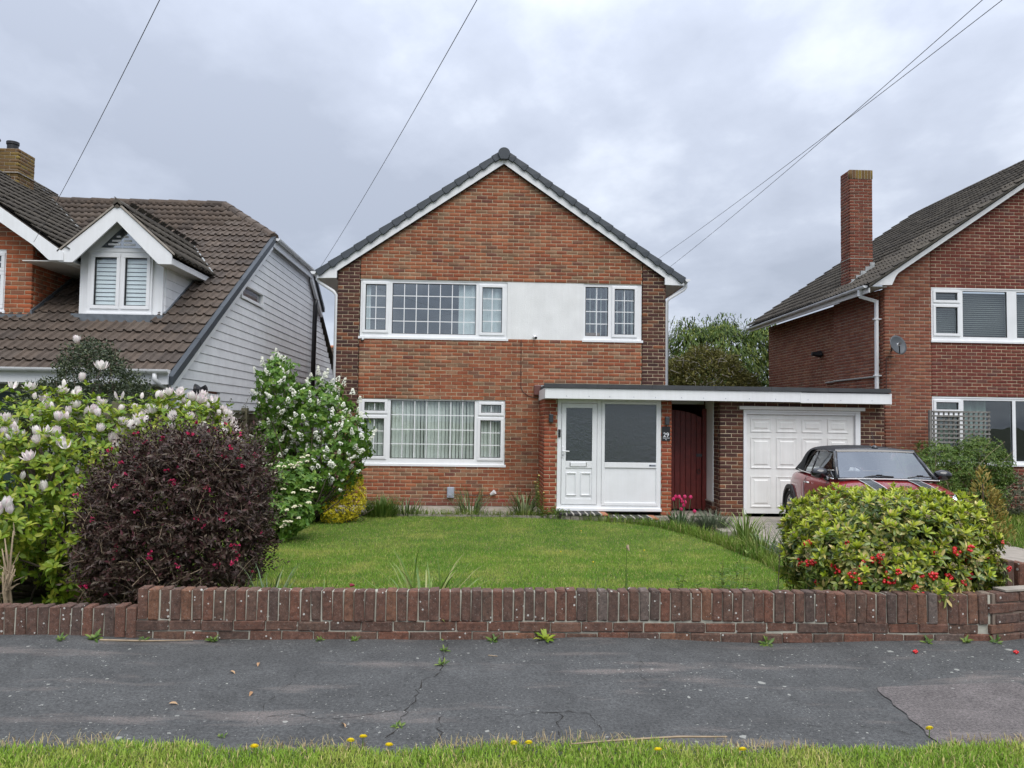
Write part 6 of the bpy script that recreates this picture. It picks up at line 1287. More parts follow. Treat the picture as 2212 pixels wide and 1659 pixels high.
# ---------------------------------------------------------------- berry bush at the right end of the wall
YOUNG = [(0, (0.30, 0.40, 0.022)), (0.5, (0.43, 0.51, 0.04)), (1, (0.56, 0.56, 0.09))]; MATURE = [(0, (0.045, 0.085, 0.018)), (0.3, (0.10, 0.16, 0.024)), (0.55, (0.19, 0.24, 0.034)), (0.78, (0.27, 0.29, 0.07)), (0.9, (0.44, 0.38, 0.12)), (1, (0.56, 0.44, 0.17))]
M['sk_young'] = leaf_mat('young_shoot_leaf', YOUNG, 0.4, 0.3); M['sk_leaf'] = leaf_mat('leathery_leaf', MATURE, 0.32, 0.12, 0.5)
sk = thing('berry_bush', 'rounded evergreen bush with red berries overhanging the right end of the wall', 'shrub', (3.45, 6.5, -0.06))
SB = [(3.40, 6.46, 0.565, 0.68, 0.74, 0.43), (2.96, 6.36, 0.46, 0.32, 0.56, 0.31), (3.78, 6.44, 0.57, 0.32, 0.60, 0.42), (3.33, 6.22, 0.42, 0.62, 0.56, 0.26)]
p, a = blob_pts(2100, SB, 0.05, 0.08, 3.2, floor=0.16); p = p + a * (rng.random((len(p), 1)) ** 4 * 0.07); up_ = rng.random(len(p)) < np.clip((a[:, 2] + 0.10) * 1.5, 0.16, 0.97)
P, D, Nn = rosettes(p[up_], a[up_], 7, (15, 60), 0.8); leaf_obj('young_leaves', P, D, Nn, rng.uniform(0.045, 0.075, len(P)), rng.uniform(0.018, 0.028, len(P)), OVAL, M['sk_young'], sk, kind='stuff', keep=100)
P, D, Nn = rosettes(p, a, 8, (50, 98), 0.1); leaf_obj('foliage', P, D, Nn, rng.uniform(0.040, 0.080, len(P)), rng.uniform(0.018, 0.031, len(P)), OVAL, M['sk_leaf'], sk, kind='stuff', keep=200)
pi_, ai_ = blob_pts(2600, [(*b_[:3], b_[3] * 0.9, b_[4] * 0.9, b_[5] * 0.86) for b_ in SB], 0.05, 0.25, 2.7, floor=0.1); P, D, Nn = rosettes(pi_, ai_, 4, (30, 90)); leaf_obj('inner_foliage', P, D, Nn, 0.085, 0.036, DIAM, M['sk_leaf'], sk, kind='stuff')
twigs('branches', sk, 60, [(3.45 + random.gauss(0, 0.3), 6.5 + random.gauss(0, 0.2), -0.05) for _ in range(9)], [tuple(v) for v in p[:60]], 0.012, M['bark'])
M['berry'] = MT('red_berry').col((0.52, 0.012, 0.014)).set(Roughness=0.25, Specular_IOR_Level=0.6).m; M['bud'] = plain('buff_flower_bud', (0.20, 0.17, 0.08), 0.8)
def cluster(name, n, r, R_, mat, seg=1):
    bm = bmesh.new()
    for i in range(n):
        d_ = Vector(rdir(1)[0]); d_.z = abs(d_.z); bmesh.ops.create_icosphere(bm, subdivisions=seg, radius=r * random.uniform(0.8, 1.15), matrix=Matrix.Translation(d_ * R_ * random.uniform(0.6, 1)))
    me = bpy.data.meshes.new(name); bm.to_mesh(me); bm.free(); me.materials.append(mat); me.polygons.foreach_set('use_smooth', [True] * len(me.polygons)); return me
bc = [cluster('berry_cluster', n_, 0.0105, 0.024, M['berry']) for n_ in (5, 8, 11, 14)]; bb = [cluster('bud_cluster', n_, 0.005, 0.022, M['bud']) for n_ in (16, 20)]
q, b = facing(p, a, 900); lo = np.where((b[:, 2] < 0.55) & (q[:, 0] > 2.6))[0]; w_ = np.exp(-((q[lo, 0] - 3.1) / 0.55) ** 2) + 0.25; w_ *= np.where(q[lo, 2] < 0.62, 1.6, 0.7); pk = rng.choice(lo, 75, replace=False, p=w_ / w_.sum()); small(bc, 'berry_cluster', sk, q[pk] + b[pk] * 0.04, b[pk], 1.05, 0.0)
hi = np.where(b[:, 2] > 0.0)[0][:60]; small(bb, 'bud_cluster', sk, q[hi] + b[hi] * 0.05, b[hi], 1.0, 0.3)

# ---------------------------------------------------------------- lilac with white panicles
M['lil_leaf'] = leaf_mat('lilac_leaf', [(0, (0.07, 0.165, 0.022)), (0.4, (0.11, 0.23, 0.03)), (0.8, (0.16, 0.29, 0.04)), (1, (0.24, 0.34, 0.06))], 0.42, 0.28)
lil = thing('lilac', 'tall white flowering lilac between the fence and the brick house', 'shrub', (-3.0, 13.4, -0.2))
LB = [(-3.52, 13.25, 2.05, 0.36, 0.40, 0.60), (-2.85, 13.35, 1.62, 0.62, 0.50, 0.62), (-2.28, 13.3, 1.22, 0.42, 0.42, 0.50), (-3.05, 13.35, 0.60, 0.62, 0.48, 0.62), (-2.55, 13.3, 0.85, 0.45, 0.45, 0.55), (-3.6, 13.3, 1.2, 0.3, 0.35, 0.45), (-3.1, 13.35, 0.15, 0.55, 0.42, 0.4)]
p, a = blob_pts(2100, LB, 0.14, 0.30, floor=-0.1); P, D, Nn = rosettes(p, a, 5, (50, 110), 0.0); D = unit(D + np.array([0, 0, -0.45])); leaf_obj('foliage', P, D, Nn, rng.uniform(0.055, 0.085, len(P)), rng.uniform(0.04, 0.062, len(P)), HEART, M['lil_leaf'], lil, kind='stuff')
twigs('stems', lil, 70, [(-3.05 + random.gauss(0, 0.12), 13.4 + random.gauss(0, 0.1), -0.2) for _ in range(8)], [tuple(v) for v in p[:70]], 0.016, M['bark'], 0.12)
M['lil_white'] = plain('white_floret', (0.90, 0.90, 0.78), 0.7, var=0.10, scale=40)
def panicle(L_, r_):
    bm = bmesh.new()
    for i in range(46):
        t = random.random(); a_ = random.random() * 6.28; rr = r_ * (1 - t) ** 0.7 + 0.006; bmesh.ops.create_icosphere(bm, subdivisions=1, radius=random.uniform(0.008, 0.013), matrix=Matrix.Translation((math.cos(a_) * rr, math.sin(a_) * rr, t * L_)) @ Matrix.Diagonal((1, 1, 0.7, 1)))
    me = bpy.data.meshes.new('panicle'); bm.to_mesh(me); bm.free(); me.materials.append(M['lil_white']); return me
pn_ = [panicle(0.13, 0.036), panicle(0.10, 0.04), panicle(0.15, 0.03)]
q, b = facing(p, a, 700); wt = np.clip((q[:, 2] + 0.1), 0.05, 1.6) * np.where(q[:, 0] > -3.0, 1.5, 0.8); wt /= wt.sum(); pk = rng.choice(len(q), 175, replace=False, p=wt); small(pn_, 'panicle', lil, q[pk] + b[pk] * 0.03, b[pk], 0.8, 0.45)
small(pn_, 'panicle', lil, [(-3.50, 13.1, 2.66), (-3.42, 13.1, 2.58), (-3.72, 13.05, 2.46), (-3.25, 13.1, 2.45), (-3.36, 13.0, 2.30), (-2.80, 13.1, 2.33), (-2.66, 13.0, 2.28), (-2.22, 13.1, 2.0), (-2.1, 13.1, 1.86)], [(0, -0.1, 1)] * 9, 0.95, 0.8)

# yellow shrub, lacecap viburnum, fence-side twiggy shrub, dark evergreen
M['yel_leaf'] = leaf_mat('golden_leaf', [(0, (0.62, 0.52, 0.012)), (0.5, (0.75, 0.62, 0.02)), (0.85, (0.66, 0.60, 0.05)), (1, (0.30, 0.34, 0.03))], 0.45, 0.25)
yel = thing('golden_shrub', 'bright yellow variegated shrub at the foot of the lilac', 'shrub', (-2.35, 13.5, -0.2))
p, a = blob_pts(1500, [(-2.30, 13.55, 0.22, 0.28, 0.26, 0.38), (-2.52, 13.4, 0.0, 0.26, 0.24, 0.22), (-2.27, 13.6, 0.48, 0.18, 0.18, 0.22)], 0.12, 0.2, floor=-0.18); P, D, Nn = rosettes(p, a, 5, (30, 80), 0.3); leaf_obj('foliage', P, D, Nn, rng.uniform(0.02, 0.036, len(P)), rng.uniform(0.012, 0.020, len(P)), DIAM, M['yel_leaf'], yel, kind='stuff'); twigs('stems', yel, 20, [(-2.35, 13.55, -0.2)], [tuple(v) for v in p[:20]], 0.008, M['bark'])
vib = thing('viburnum', 'tiered shrub with flat creamy lacecap flowers between purple shrub and lilac', 'shrub', (-2.75, 11.3, -0.2)); M['cream_floret'] = plain('creamy_floret', (0.72, 0.68, 0.48), 0.7, var=0.2, scale=30)
p, a = blob_pts(900, [(-2.95, 11.4, 0.25, 0.5, 0.4, 0.45), (-2.85, 11.4, 0.70, 0.42, 0.35, 0.25)], 0.12, 0.25, floor=-0.1); P, D, Nn = rosettes(p, a, 5, (60, 100)); leaf_obj('foliage', P, D, Nn, 0.07, 0.04, HEART, M['lil_leaf'], vib, kind='stuff'); twigs('stems', vib, 20, [(-2.9, 11.4, -0.2)], [tuple(v) for v in p[:20]], 0.01, M['bark'])
for (x0, x1, z0, z1) in ((-3.0, -2.42, 0.78, 1.03), (-2.95, -2.36, 0.52, 0.60), (-3.0, -2.40, 0.32, 0.38), (-2.95, -2.55, 0.05, 0.15), (-2.98, -2.62, 0.90, 0.92)):
    for k in range(7):
        t = random.random() ** 0.8; me = variants('lacecap', lambda: cluster('lacecap', 16, 0.013, 0.04, M['cream_floret']), 3); m_ = Matrix.Translation((x0 + (x1 - x0) * t, 11.05 + random.gauss(0, 0.12), z0 + (z1 - z0) * t + random.gauss(0, 0.025))) @ Matrix.Diagonal((1.0, 1, 0.6, 1)); put(link('lacecap', random.choice(me)), vib, m_)
M['grey_leaf'] = leaf_mat('small_grey_green_leaf', [(0, (0.045, 0.06, 0.03)), (0.5, (0.075, 0.09, 0.045)), (0.85, (0.12, 0.13, 0.075)), (1, (0.10, 0.09, 0.06))], 0.5, 0.15)
cot = thing('cotoneaster', 'thin arching small leaved shrub against the wooden fence', 'shrub', (-3.6, 10.4, -0.2)); P, D = [], []; m_ = MB()
for k in range(13):
    bx, by = -3.65 + random.gauss(0, 0.2), 10.3 + random.gauss(0, 0.2); tx = bx + random.uniform(0.1, 0.75); tz = random.uniform(1.2, 1.95); pts = []
    for i in range(12):
        t = i / 11; pts.append((bx + (tx - bx) * t ** 1.5, by + 0.1 * t, -0.2 + (tz + 0.2) * (1 - (1 - t) ** 1.4)))
    m_.tube(pts, [0.007 * (1 - 0.8 * i / 11) for i in range(12)], 4)
    for i in range(2, 12):
        for j in range(9): P.append(np.array(pts[i]) + rng.normal(0, 0.018, 3)); D.append(rdir(1)[0])
m_.build('stems', M['bark'], cot); P, D = np.array(P), np.array(D); leaf_obj('foliage', P, D, rdir(len(P)), rng.uniform(0.015, 0.028, len(P)), 0.013, DIAM, M['grey_leaf'], cot, kind='stuff')
M['dark_leaf'] = leaf_mat('dark_small_leaf', [(0, (0.028, 0.045, 0.020)), (0.5, (0.045, 0.065, 0.03)), (0.85, (0.075, 0.095, 0.045)), (1, (0.12, 0.14, 0.05))], 0.45, 0.12)
dk = thing('evergreen_shrub', 'dark small leaved shrub rising behind the magnolia in front of the bungalow', 'shrub', (-4.8, 9.6, -0.2))
p, a = blob_pts(30000, [(-4.80, 9.6, 1.72, 0.60, 0.5, 0.52), (-4.80, 9.6, 2.15, 0.36, 0.32, 0.36), (-5.25, 9.6, 1.45, 0.5, 0.5, 0.5), (-4.35, 9.6, 1.55, 0.45, 0.45, 0.5), (-4.8, 9.6, 0.8, 0.8, 0.6, 0.9)], 0.16, 0.42, floor=0.5); D = unit(a * 0.5 + rdir(len(p))); leaf_obj('foliage', p, D, rdir(len(p)), rng.uniform(0.025, 0.05, len(p)), rng.uniform(0.016, 0.026, len(p)), DIAM, M['dark_leaf'], dk, kind='stuff'); twigs('stems', dk, 60, [(-4.8, 9.6, -0.2)], [tuple(v * 1.0 + np.array([0, 0, 0.1])) for v in p[:60]], 0.012, M['bark'], 0.2)
small(fl, 'flower', mag, [(-4.70, 9.0, 2.42), (-4.62, 9.0, 1.98), (-4.40, 9.0, 2.12), (-5.0, 9.0, 1.75)], [(0, -0.4, 1)] * 4, 1.2, 0.7)

# ---------------------------------------------------------------- trees behind
M['con_leaf'] = leaf_mat('conifer_spray', [(0, (0.034, 0.068, 0.012)), (0.4, (0.060, 0.100, 0.017)), (0.75, (0.10, 0.145, 0.024)), (1, (0.18, 0.205, 0.04))], 0.6, 0.15, 0.2)
con = thing('conifer_tree', 'large drooping yellow green conifer behind the garage roof', 'tree', (8.6, 27, -0.3))
CBL = [(8.5, 27, 3.1, 1.9, 1.6, 1.9), (7.2, 26.8, 4.2, 0.8, 0.8, 0.9), (8.5, 26.9, 4.5, 0.8, 0.8, 0.75), (9.9, 27, 4.3, 0.9, 0.9, 0.9), (9.9, 27, 2.5, 1.2, 1.2, 1.5), (7.0, 27.2, 2.6, 1.0, 1.0, 1.6)]
p, a = blob_pts(19000, CBL, 0.16, 0.25, floor=1.2); D = unit(a * np.array([0.8, 0.8, 0.3]) + np.array([0, 0, -0.55]) + rdir(len(p)) * 0.35); leaf_obj('crown', p, D, unit(a + np.array([0, 0, 0.6])), rng.uniform(0.12, 0.26, len(p)), rng.uniform(0.04, 0.085, len(p)), SPRAY, M['con_leaf'], con, kind='stuff')
p2 = np.array([(7.1 + random.gauss(0, 0.35), 26.7, 5.0 + random.random() * 0.4) for _ in range(90)] + [(8.5 + random.gauss(0, 0.3), 26.7, 5.1 + random.random() * 0.45) for _ in range(90)] + [(9.7 + random.gauss(0, 0.3), 26.7, 5.0 + random.random() * 0.4) for _ in range(60)]); D = unit(rdir(len(p2)) * np.array([1, 1, 0.3]) + np.array([0, 0, -0.5])); leaf_obj('crown', p2, D, np.tile([0, 0, 1.0], (len(p2), 1)), 0.2, 0.06, SPRAY, M['con_leaf'], con, kind='stuff')
MB().tube([(8.6, 27, -0.3), (8.55, 27, 2), (8.5, 27, 4.6)], [0.25, 0.18, 0.05], 8).build('trunk', M['bark'], con)
M['brn_leaf'] = leaf_mat('olive_brown_spray', [(0, (0.075, 0.080, 0.022)), (0.4, (0.115, 0.112, 0.034)), (0.8, (0.155, 0.14, 0.045)), (1, (0.19, 0.185, 0.055))], 0.7, 0.1, 0.1)
brn = thing('juniper_tree', 'rounded olive brown bush with bare grey twigs behind the garage roof', 'tree', (7.0, 23.8, -0.3))
p, a = blob_pts(15000, [(7.0, 23.8, 2.25, 1.25, 1.1, 1.7), (6.1, 23.8, 2.1, 0.8, 0.9, 1.45), (8.0, 23.8, 1.9, 0.75, 0.8, 1.35)], 0.08, 0.2, floor=1.5); D = unit(a * 0.6 + rdir(len(p)) * 0.8); leaf_obj('crown', p, D, rdir(len(p)), rng.uniform(0.08, 0.2, len(p)), rng.uniform(0.025, 0.055, len(p)), DIAM, M['brn_leaf'], brn, kind='stuff')
M['grey_twig'] = plain('bare_grey_twig', (0.30, 0.27, 0.23), 0.9); q, b = facing(p, a, 220); m_ = MB()
for x_, n_ in zip(q, b):
    d_ = (Vector(n_) * 0.3 + Vector(rdir(1)[0])); d_.normalize(); c_ = Vector(x_) + Vector(n_) * 0.02; e_ = Vector(rdir(1)[0]) * 0.07; L_ = random.uniform(0.15, 0.45); m_.tube([c_[:], (c_ + d_ * L_ * 0.5 + e_)[:], (c_ + d_ * L_)[:]], [0.010, 0.008, 0.004], 4)
m_.build('bare_twigs', M['grey_twig'], brn)['kind'] = 'stuff'; MB().tube([(7.0, 23.8, -0.3), (7.0, 23.8, 2.2)], [0.2, 0.08], 8).build('trunk', M['bark'], brn)
M['pale_leaf'] = leaf_mat('pale_spring_leaf', [(0, (0.20, 0.17, 0.07)), (0.5, (0.28, 0.24, 0.10)), (1, (0.34, 0.30, 0.16))], 0.7, 0.2)
bt = thing('birch_tree', 'thin pale budding tree in the gap left of the brick house', 'tree', (-5.9, 30, -0.3)); m_ = MB(); P = []
def branch(o_, d_, L_, r_, lv):
    pts = [o_]; dd = d_.copy()
    for k in range(4): dd = (dd + Vector((random.gauss(0, 0.14), random.gauss(0, 0.14), 0.05))).normalized(); pts.append(pts[-1] + dd * L_ / 4)
    m_.tube([q[:] for q in pts], [r_ * (1 - 0.18 * k) for k in range(5)], 4)
    if lv >= 2: P.extend([np.array(q[:]) + rng.normal(0, 0.06, 3) for q in pts for _ in range(6)])
    if lv < 4:
        for k in range(3 if lv else 6): branch(pts[random.randint(2, 4)], (dd + Vector((random.gauss(0, 0.55), random.gauss(0, 0.55), random.uniform(0.0, 0.5)))).normalized(), L_ * random.uniform(0.5, 0.7), r_ * 0.5, lv + 1)
branch(Vector((-5.7, 30, -0.3)), Vector((-0.03, 0, 1)), 2.6, 0.09, 0); m_.build('trunk', M['twig_tan'], bt); P = np.array(P); leaf_obj('crown', P, rdir(len(P)), rdir(len(P)), rng.uniform(0.04, 0.09, len(P)), 0.045, DIAM, M['pale_leaf'], bt, kind='stuff')
p, a = blob_pts(2500, [(-5.9, 30, 2.6, 0.65, 0.7, 1.5)], 0.2, 0.5); leaf_obj('crown', p, rdir(len(p)), rdir(len(p)), 0.10, 0.05, DIAM, M['pale_leaf'], bt, kind='stuff')

# ---------------------------------------------------------------- shrubs in the right neighbour's garden
M['rs_leaf'] = leaf_mat('fresh_small_leaf', [(0, (0.05, 0.105, 0.016)), (0.4, (0.085, 0.155, 0.022)), (0.8, (0.14, 0.21, 0.035)), (1, (0.20, 0.25, 0.05))], 0.5, 0.2)
rs = thing('box_leaved_shrub', 'loose green small leaved shrub under the right house window', 'shrub', (8.8, 14.2, -0.2))
p, a = blob_pts(9500, [(8.55, 14.1, 0.75, 0.72, 0.5, 0.52), (9.35, 14.2, 0.95, 0.45, 0.4, 0.45), (7.95, 13.95, 0.65, 0.40, 0.4, 0.45), (8.7, 14.1, 0.25, 1.0, 0.5, 0.5), (9.7, 14.2, 0.8, 0.25, 0.3, 0.35)], 0.18, 0.30, floor=-0.15); P, D, Nn = rosettes(p, a, 5, (30, 90), 0.3); leaf_obj('foliage', P, D, Nn, rng.uniform(0.03, 0.05, len(P)), rng.uniform(0.013, 0.022, len(P)), DIAM, M['rs_leaf'], rs, kind='stuff')
twigs('stems', rs, 30, [(8.7 + random.gauss(0, 0.2), 14.2, -0.2) for _ in range(5)], [tuple(v + np.array([0, 0, 0.06])) for v in p[:30]], 0.01, M['bark']); 
for a_, b_ in (((8.5, 13.8, 0.2), (8.15, 13.6, 1.1)), ((9.1, 13.8, 0.5), (9.25, 13.7, 1.4)), ((8.5, 13.8, 0.2), (8.25, 13.6, 0.85)), ((9.1, 13.8, 0.5), (9.5, 13.7, 1.35)), ((9.1, 13.8, 0.5), (9.75, 13.8, 1.2))): twigs('dead_stem', rs, 1, [a_], [b_], 0.008, M['twig_tan'], 0.12)
M['gold_leaf'] = leaf_mat('golden_conifer', [(0, (0.20, 0.15, 0.03)), (0.5, (0.32, 0.24, 0.05)), (1, (0.26, 0.24, 0.05))], 0.6, 0.15)
gc = thing('golden_conifer', 'small golden dwarf conifer beside the drive behind the berry bush', 'shrub', (7.9, 12.0, -0.2)); P, D = [], []
for k in range(900):
    t = random.random(); ax_ = random.choice(((7.95, 12.0, 0.95, 0.30), (8.15, 12.0, 0.55, 0.26), (7.75, 12.0, 0.5, 0.26))); r_ = ax_[3] * (1 - t) ** 0.8; a_ = random.random() * 6.28; P.append((ax_[0] + r_ * math.cos(a_), ax_[1] + r_ * math.sin(a_), -0.2 + (ax_[2] + 0.2) * t)); D.append((math.cos(a_) * 0.6, math.sin(a_) * 0.6, 0.8))
P, D = np.array(P), np.array(D); leaf_obj('foliage', P, D + rng.normal(0, 0.2, D.shape), rdir(len(P)), rng.uniform(0.06, 0.12, len(P)), 0.03, SPRAY, M['gold_leaf'], gc, kind='stuff'); MB().tube([(7.95, 12, -0.2), (7.95, 12, 0.7)], [0.03, 0.01], 6).build('trunk', M['bark'], gc)
bs = thing('low_shrub', 'low brownish green shrub under the right window by the edge', 'shrub', (10.4, 14.9, -0.2)); p, a = blob_pts(1500, [(10.5, 15.0, 0.25, 0.7, 0.4, 0.45), (11.2, 15.0, 0.2, 0.6, 0.4, 0.4)], 0.15, 0.3, floor=-0.15); P, D, Nn = rosettes(p, a, 4, (30, 90), 0.3); leaf_obj('foliage', P, D, Nn, 0.05, 0.022, DIAM, M['grey_leaf'], bs, kind='stuff')

# ---------------------------------------------------------------- strap leaved clumps and border flowers
M['strap'] = leaf_mat('strap_leaf', [(0, (0.09, 0.165, 0.025)), (0.5, (0.15, 0.23, 0.04)), (0.85, (0.24, 0.30, 0.08)), (1, (0.32, 0.30, 0.12))], 0.4, 0.2); M['strap_blue'] = leaf_mat('blue_green_strap', [(0, (0.07, 0.12, 0.05)), (0.6, (0.11, 0.17, 0.08)), (1, (0.18, 0.22, 0.11))], 0.4, 0.2); M['strap_dark'] = leaf_mat('dark_strap', [(0, (0.06, 0.10, 0.03)), (0.6, (0.10, 0.15, 0.05)), (1, (0.26, 0.28, 0.13))], 0.4, 0.15)
def clump(name, label, x, y, n, h, wd, spread, mat, r=0.08, cat='plant', group=None, z=None, upright=0.5):
    z0 = gz(x, y) - 0.02 if z is None else z; o = thing(name, label, cat, (x, y, z0), group); an = rng.random(n) * 6.28; rr = r * np.sqrt(rng.random(n))
    P = np.stack([x + rr * np.cos(an), y + rr * np.sin(an) * 0.8, np.full(n, z0)], 1); t = np.abs(rng.normal(0, spread, n)); D = np.stack([np.cos(an) * np.sin(t), np.sin(an) * np.sin(t), np.cos(t)], 1); Nn = np.stack([-np.cos(an) * np.cos(t), -np.sin(an) * np.cos(t), np.sin(t)], 1)
    Nn = np.where(rng.random((n, 1)) < 0.85, Nn, -Nn); L_ = h * rng.uniform(0.55, 1.1, n); leaf_obj('leaves', P, D, Nn, L_, wd * rng.uniform(0.7, 1.2, n), STRAP, mat, o, kind='stuff'); return o
clump('daylily', 'arching strap leaved clump standing above the middle of the garden wall', -0.42, 6.12, 130, 0.58, 0.020, 0.8, M['strap'], 0.2, upright=1)
clump('daffodil_clump', 'upright narrow leaves at the right foot of the purple shrub', -1.62, 6.05, 46, 0.50, 0.013, 0.28, M['strap_blue'], 0.10); clump('daffodil_clump', 'thin sparse arching leaves above the wall right of the purple shrub', -1.22, 6.10, 14, 0.50, 0.012, 0.6, M['strap'], 0.18)
clump('daffodil_clump', 'small drooping leaf tuft with withered flower stalks above the wall right of centre', 1.0, 6.1, 24, 0.46, 0.014, 0.6, M['strap_blue'], 0.14)
for i, (x, y, n, h, lab) in enumerate(((-1.40, 14.62, 90, 0.36, 'low sprawling strap leaved clump below the left half of the ground floor window'), (-0.22, 14.70, 85, 0.55, 'striped strap leaved clump below the grey junction box'), (0.80, 14.68, 110, 0.55, 'largest strap leaved clump left of the porch pier'))): clump('iris_clump', lab, x, y, n, h, 0.020, 0.75 if i == 0 else 0.65, M['strap_dark'], 0.30 if i == 0 else 0.2, group='strap leaved clumps along the house')
fen = clump('fennel', 'feathery bright green plant beside the golden shrub', -1.85, 14.40, 520, 0.42, 0.012, 0.42, M['rs_leaf'], 0.30)
clump('iris_clump', 'tall sword leaved clump on the drive side of the lawn', 4.0, 11.6, 80, 0.50, 0.020, 0.35, M['strap'], 0.16, group='sword leaved clumps by the drive'); clump('iris_clump', 'blue green leaf clump touching the left side of the berry bush', 3.95, 9.6, 90, 0.62, 0.020, 0.4, M['strap_blue'], 0.2, group='sword leaved clumps by the drive'); clump('iris_clump', 'mid sized sword leaved clump between the lavender and berry bush', 3.85, 10.5, 60, 0.45, 0.016, 0.4, M['strap'], 0.2, group='sword leaved clumps by the drive')
M['lav'] = leaf_mat('grey_lavender_leaf', [(0, (0.08, 0.11, 0.06)), (0.6, (0.13, 0.165, 0.10)), (1, (0.18, 0.20, 0.13))], 0.6, 0.1); clump('lavender', 'grey green lavender mound beside the pink tulips', 3.98, 13.2, 700, 0.33, 0.010, 0.75, M['lav'], 0.26)
tb = clump('tulip_leaves', 'broad leaf clump that the pink tulips grow from', 3.50, 13.55, 70, 0.30, 0.030, 0.7, M['strap_blue'], 0.22)
# spire beside the porch pier, leafy weeds behind the wall
def leafy(name, label, x, y, z0, stems, h, leaf, mat, tips=None, cat='plant', r=0.06):
    o = thing(name, label, cat, (x, y, z0)); m_ = MB(); P, D = [], []; T = []
    for s in range(stems):
        bx, by = x + random.gauss(0, r), y + random.gauss(0, r); tx, ty, hz = bx + random.gauss(0, 0.06), by + random.gauss(0, 0.04), h * random.uniform(0.6, 1.05); m_.tube([(bx, by, z0), ((bx + tx) / 2, (by + ty) / 2, z0 + hz * 0.5), (tx, ty, z0 + hz)], [0.005, 0.004, 0.002], 5); T.append((tx, ty, z0 + hz))
        for k in range(int(26 * hz / 0.4)):
            t = random.random() ** 0.8; a_ = random.random() * 6.28; P.append((bx + (tx - bx) * t, by + (ty - by) * t, z0 + hz * t)); D.append((math.cos(a_), math.sin(a_), random.uniform(-0.1, 0.8)))
    m_.build('stems', mat, o); P, D = np.array(P), np.array(D); leaf_obj('foliage', P, D, np.tile([0, 0, 1.0], (len(P), 1)) + rng.normal(0, 0.2, P.shape), leaf * rng.uniform(0.6, 1.2, len(P)), leaf * 0.28, DIAM, mat, o, kind='stuff')
    if tips is not None: small([cluster('flower_head', 9, 0.009, 0.014, tips)], 'flower_head', o, T, [(0, 0, 1)] * len(T), 1.0)
    return o
M['pale_yellow'] = plain('pale_yellow_petal', (0.62, 0.52, 0.16), 0.6); M['yellow'] = plain('yellow_petal', (0.72, 0.50, 0.01), 0.6); M['maroon'] = plain('maroon_petal', (0.22, 0.01, 0.03), 0.6)
leafy('flower_spire', 'tall pale yellow flower spire against the left porch pier', 1.10, 14.45, -0.2, 5, 0.75, 0.07, M['rs_leaf'], M['pale_yellow']); leafy('ground_cover', 'low bright leafy plant left of the striped doorsteps', 1.30, 14.32, -0.2, 26, 0.20, 0.07, M['rs_leaf'], r=0.14)
leafy('leafy_weed', 'bushy leafy weed above the wall between centre and berry bush', 1.98, 6.15, -0.06, 12, 0.60, 0.055, M['rs_leaf'], r=0.09); leafy('leafy_weed', 'single thin brown weed stem left of the berry bush', 2.33, 6.1, -0.06, 1, 0.78, 0.03, M['bark'], r=0.005); leafy('leafy_weed', 'small broad leaved sapling touching the left side of the berry bush', 2.62, 6.0, -0.06, 3, 0.62, 0.08, M['strap'], r=0.05); leafy('leafy_weed', 'small dark leafy tuft right of the withered flower stalks', 1.62, 6.12, -0.06, 5, 0.46, 0.05, M['rs_leaf'], r=0.08)
leafy('sedum', 'small maroon flowered plant just above the wall left of centre', -0.95, 6.05, -0.06, 3, 0.45, 0.03, M['strap'], M['maroon'], r=0.06)
wf_ = thing('withered_daffodil', 'withered brown daffodil head on a thin green stalk above the wall', 'plant', (1.12, 6.05, -0.05)); MB().tube([(1.12, 6.05, -0.05), (1.135, 6.05, 0.3), (1.14, 6.04, 0.61)], [0.005, 0.004, 0.003], 5).build('stalk', M['strap'], wf_); MB().tube([(1.14, 6.04, 0.61), (1.145, 6.03, 0.635), (1.152, 6.01, 0.60)], [0.004, 0.012, 0.004], 6).build('flower_head', M['twig_tan'], wf_)
# tulips
M['tulip'] = flower_mat('tulip_petal', [(0, (0.52, 0.02, 0.10)), (0.5, (0.62, 0.035, 0.14)), (1, (0.68, 0.08, 0.20))], 0.15)
tl = [petal_flower('flower_head', 3, 0.074, 0.058, 0.10, M['tulip'], 2) for _ in range(3)]
TUL = [(3.388, 0.251), (3.438, 0.293), (3.487, 0.293), (3.592, 0.294), (3.728, 0.279), (3.529, 0.237), (3.546, 0.212), (3.607, 0.197), (3.574, 0.144), (3.538, 0.074), (3.766, 0.038)]
TLAB = ['leftmost pink tulip in front of the red gate', 'second pink tulip from the left in the group by the gate', 'third pink tulip from the left, beside the second', 'tall pink tulip standing upright in the middle of the group', 'tall pink tulip standing alone on the right of the group', 'pink tulip hidden behind two others in the middle of the group', 'pink tulip in the front middle of the group', 'pink tulip at the right of the central bunch', 'pink tulip just below the central bunch', 'small low pink tulip under the central bunch', 'lowest rightmost pink tulip near the lavender']
for (x, z), lab in zip(TUL, TLAB):
    y = 13.6 + random.gauss(0, 0.03); t = thing('tulip', lab, 'tulip', (x, y, -0.2), 'pink tulips by the side gate'); MB().tube([(3.52 + (x - 3.52) * 0.5, y, -0.2), (3.52 + (x - 3.52) * 0.85, y, z * 0.3 - 0.1), (x, y, z - 0.028)], [0.006, 0.005, 0.005], 6).build('stem', M['strap_blue'], t)
    put(link('flower_head', random.choice(tl)), t, Matrix.Translation((x, y, z - 0.032)) @ Matrix.Rotation(random.gauss(0, 0.12), 4, 'X') @ Matrix.Rotation(random.random() * 6, 4, 'Z'))

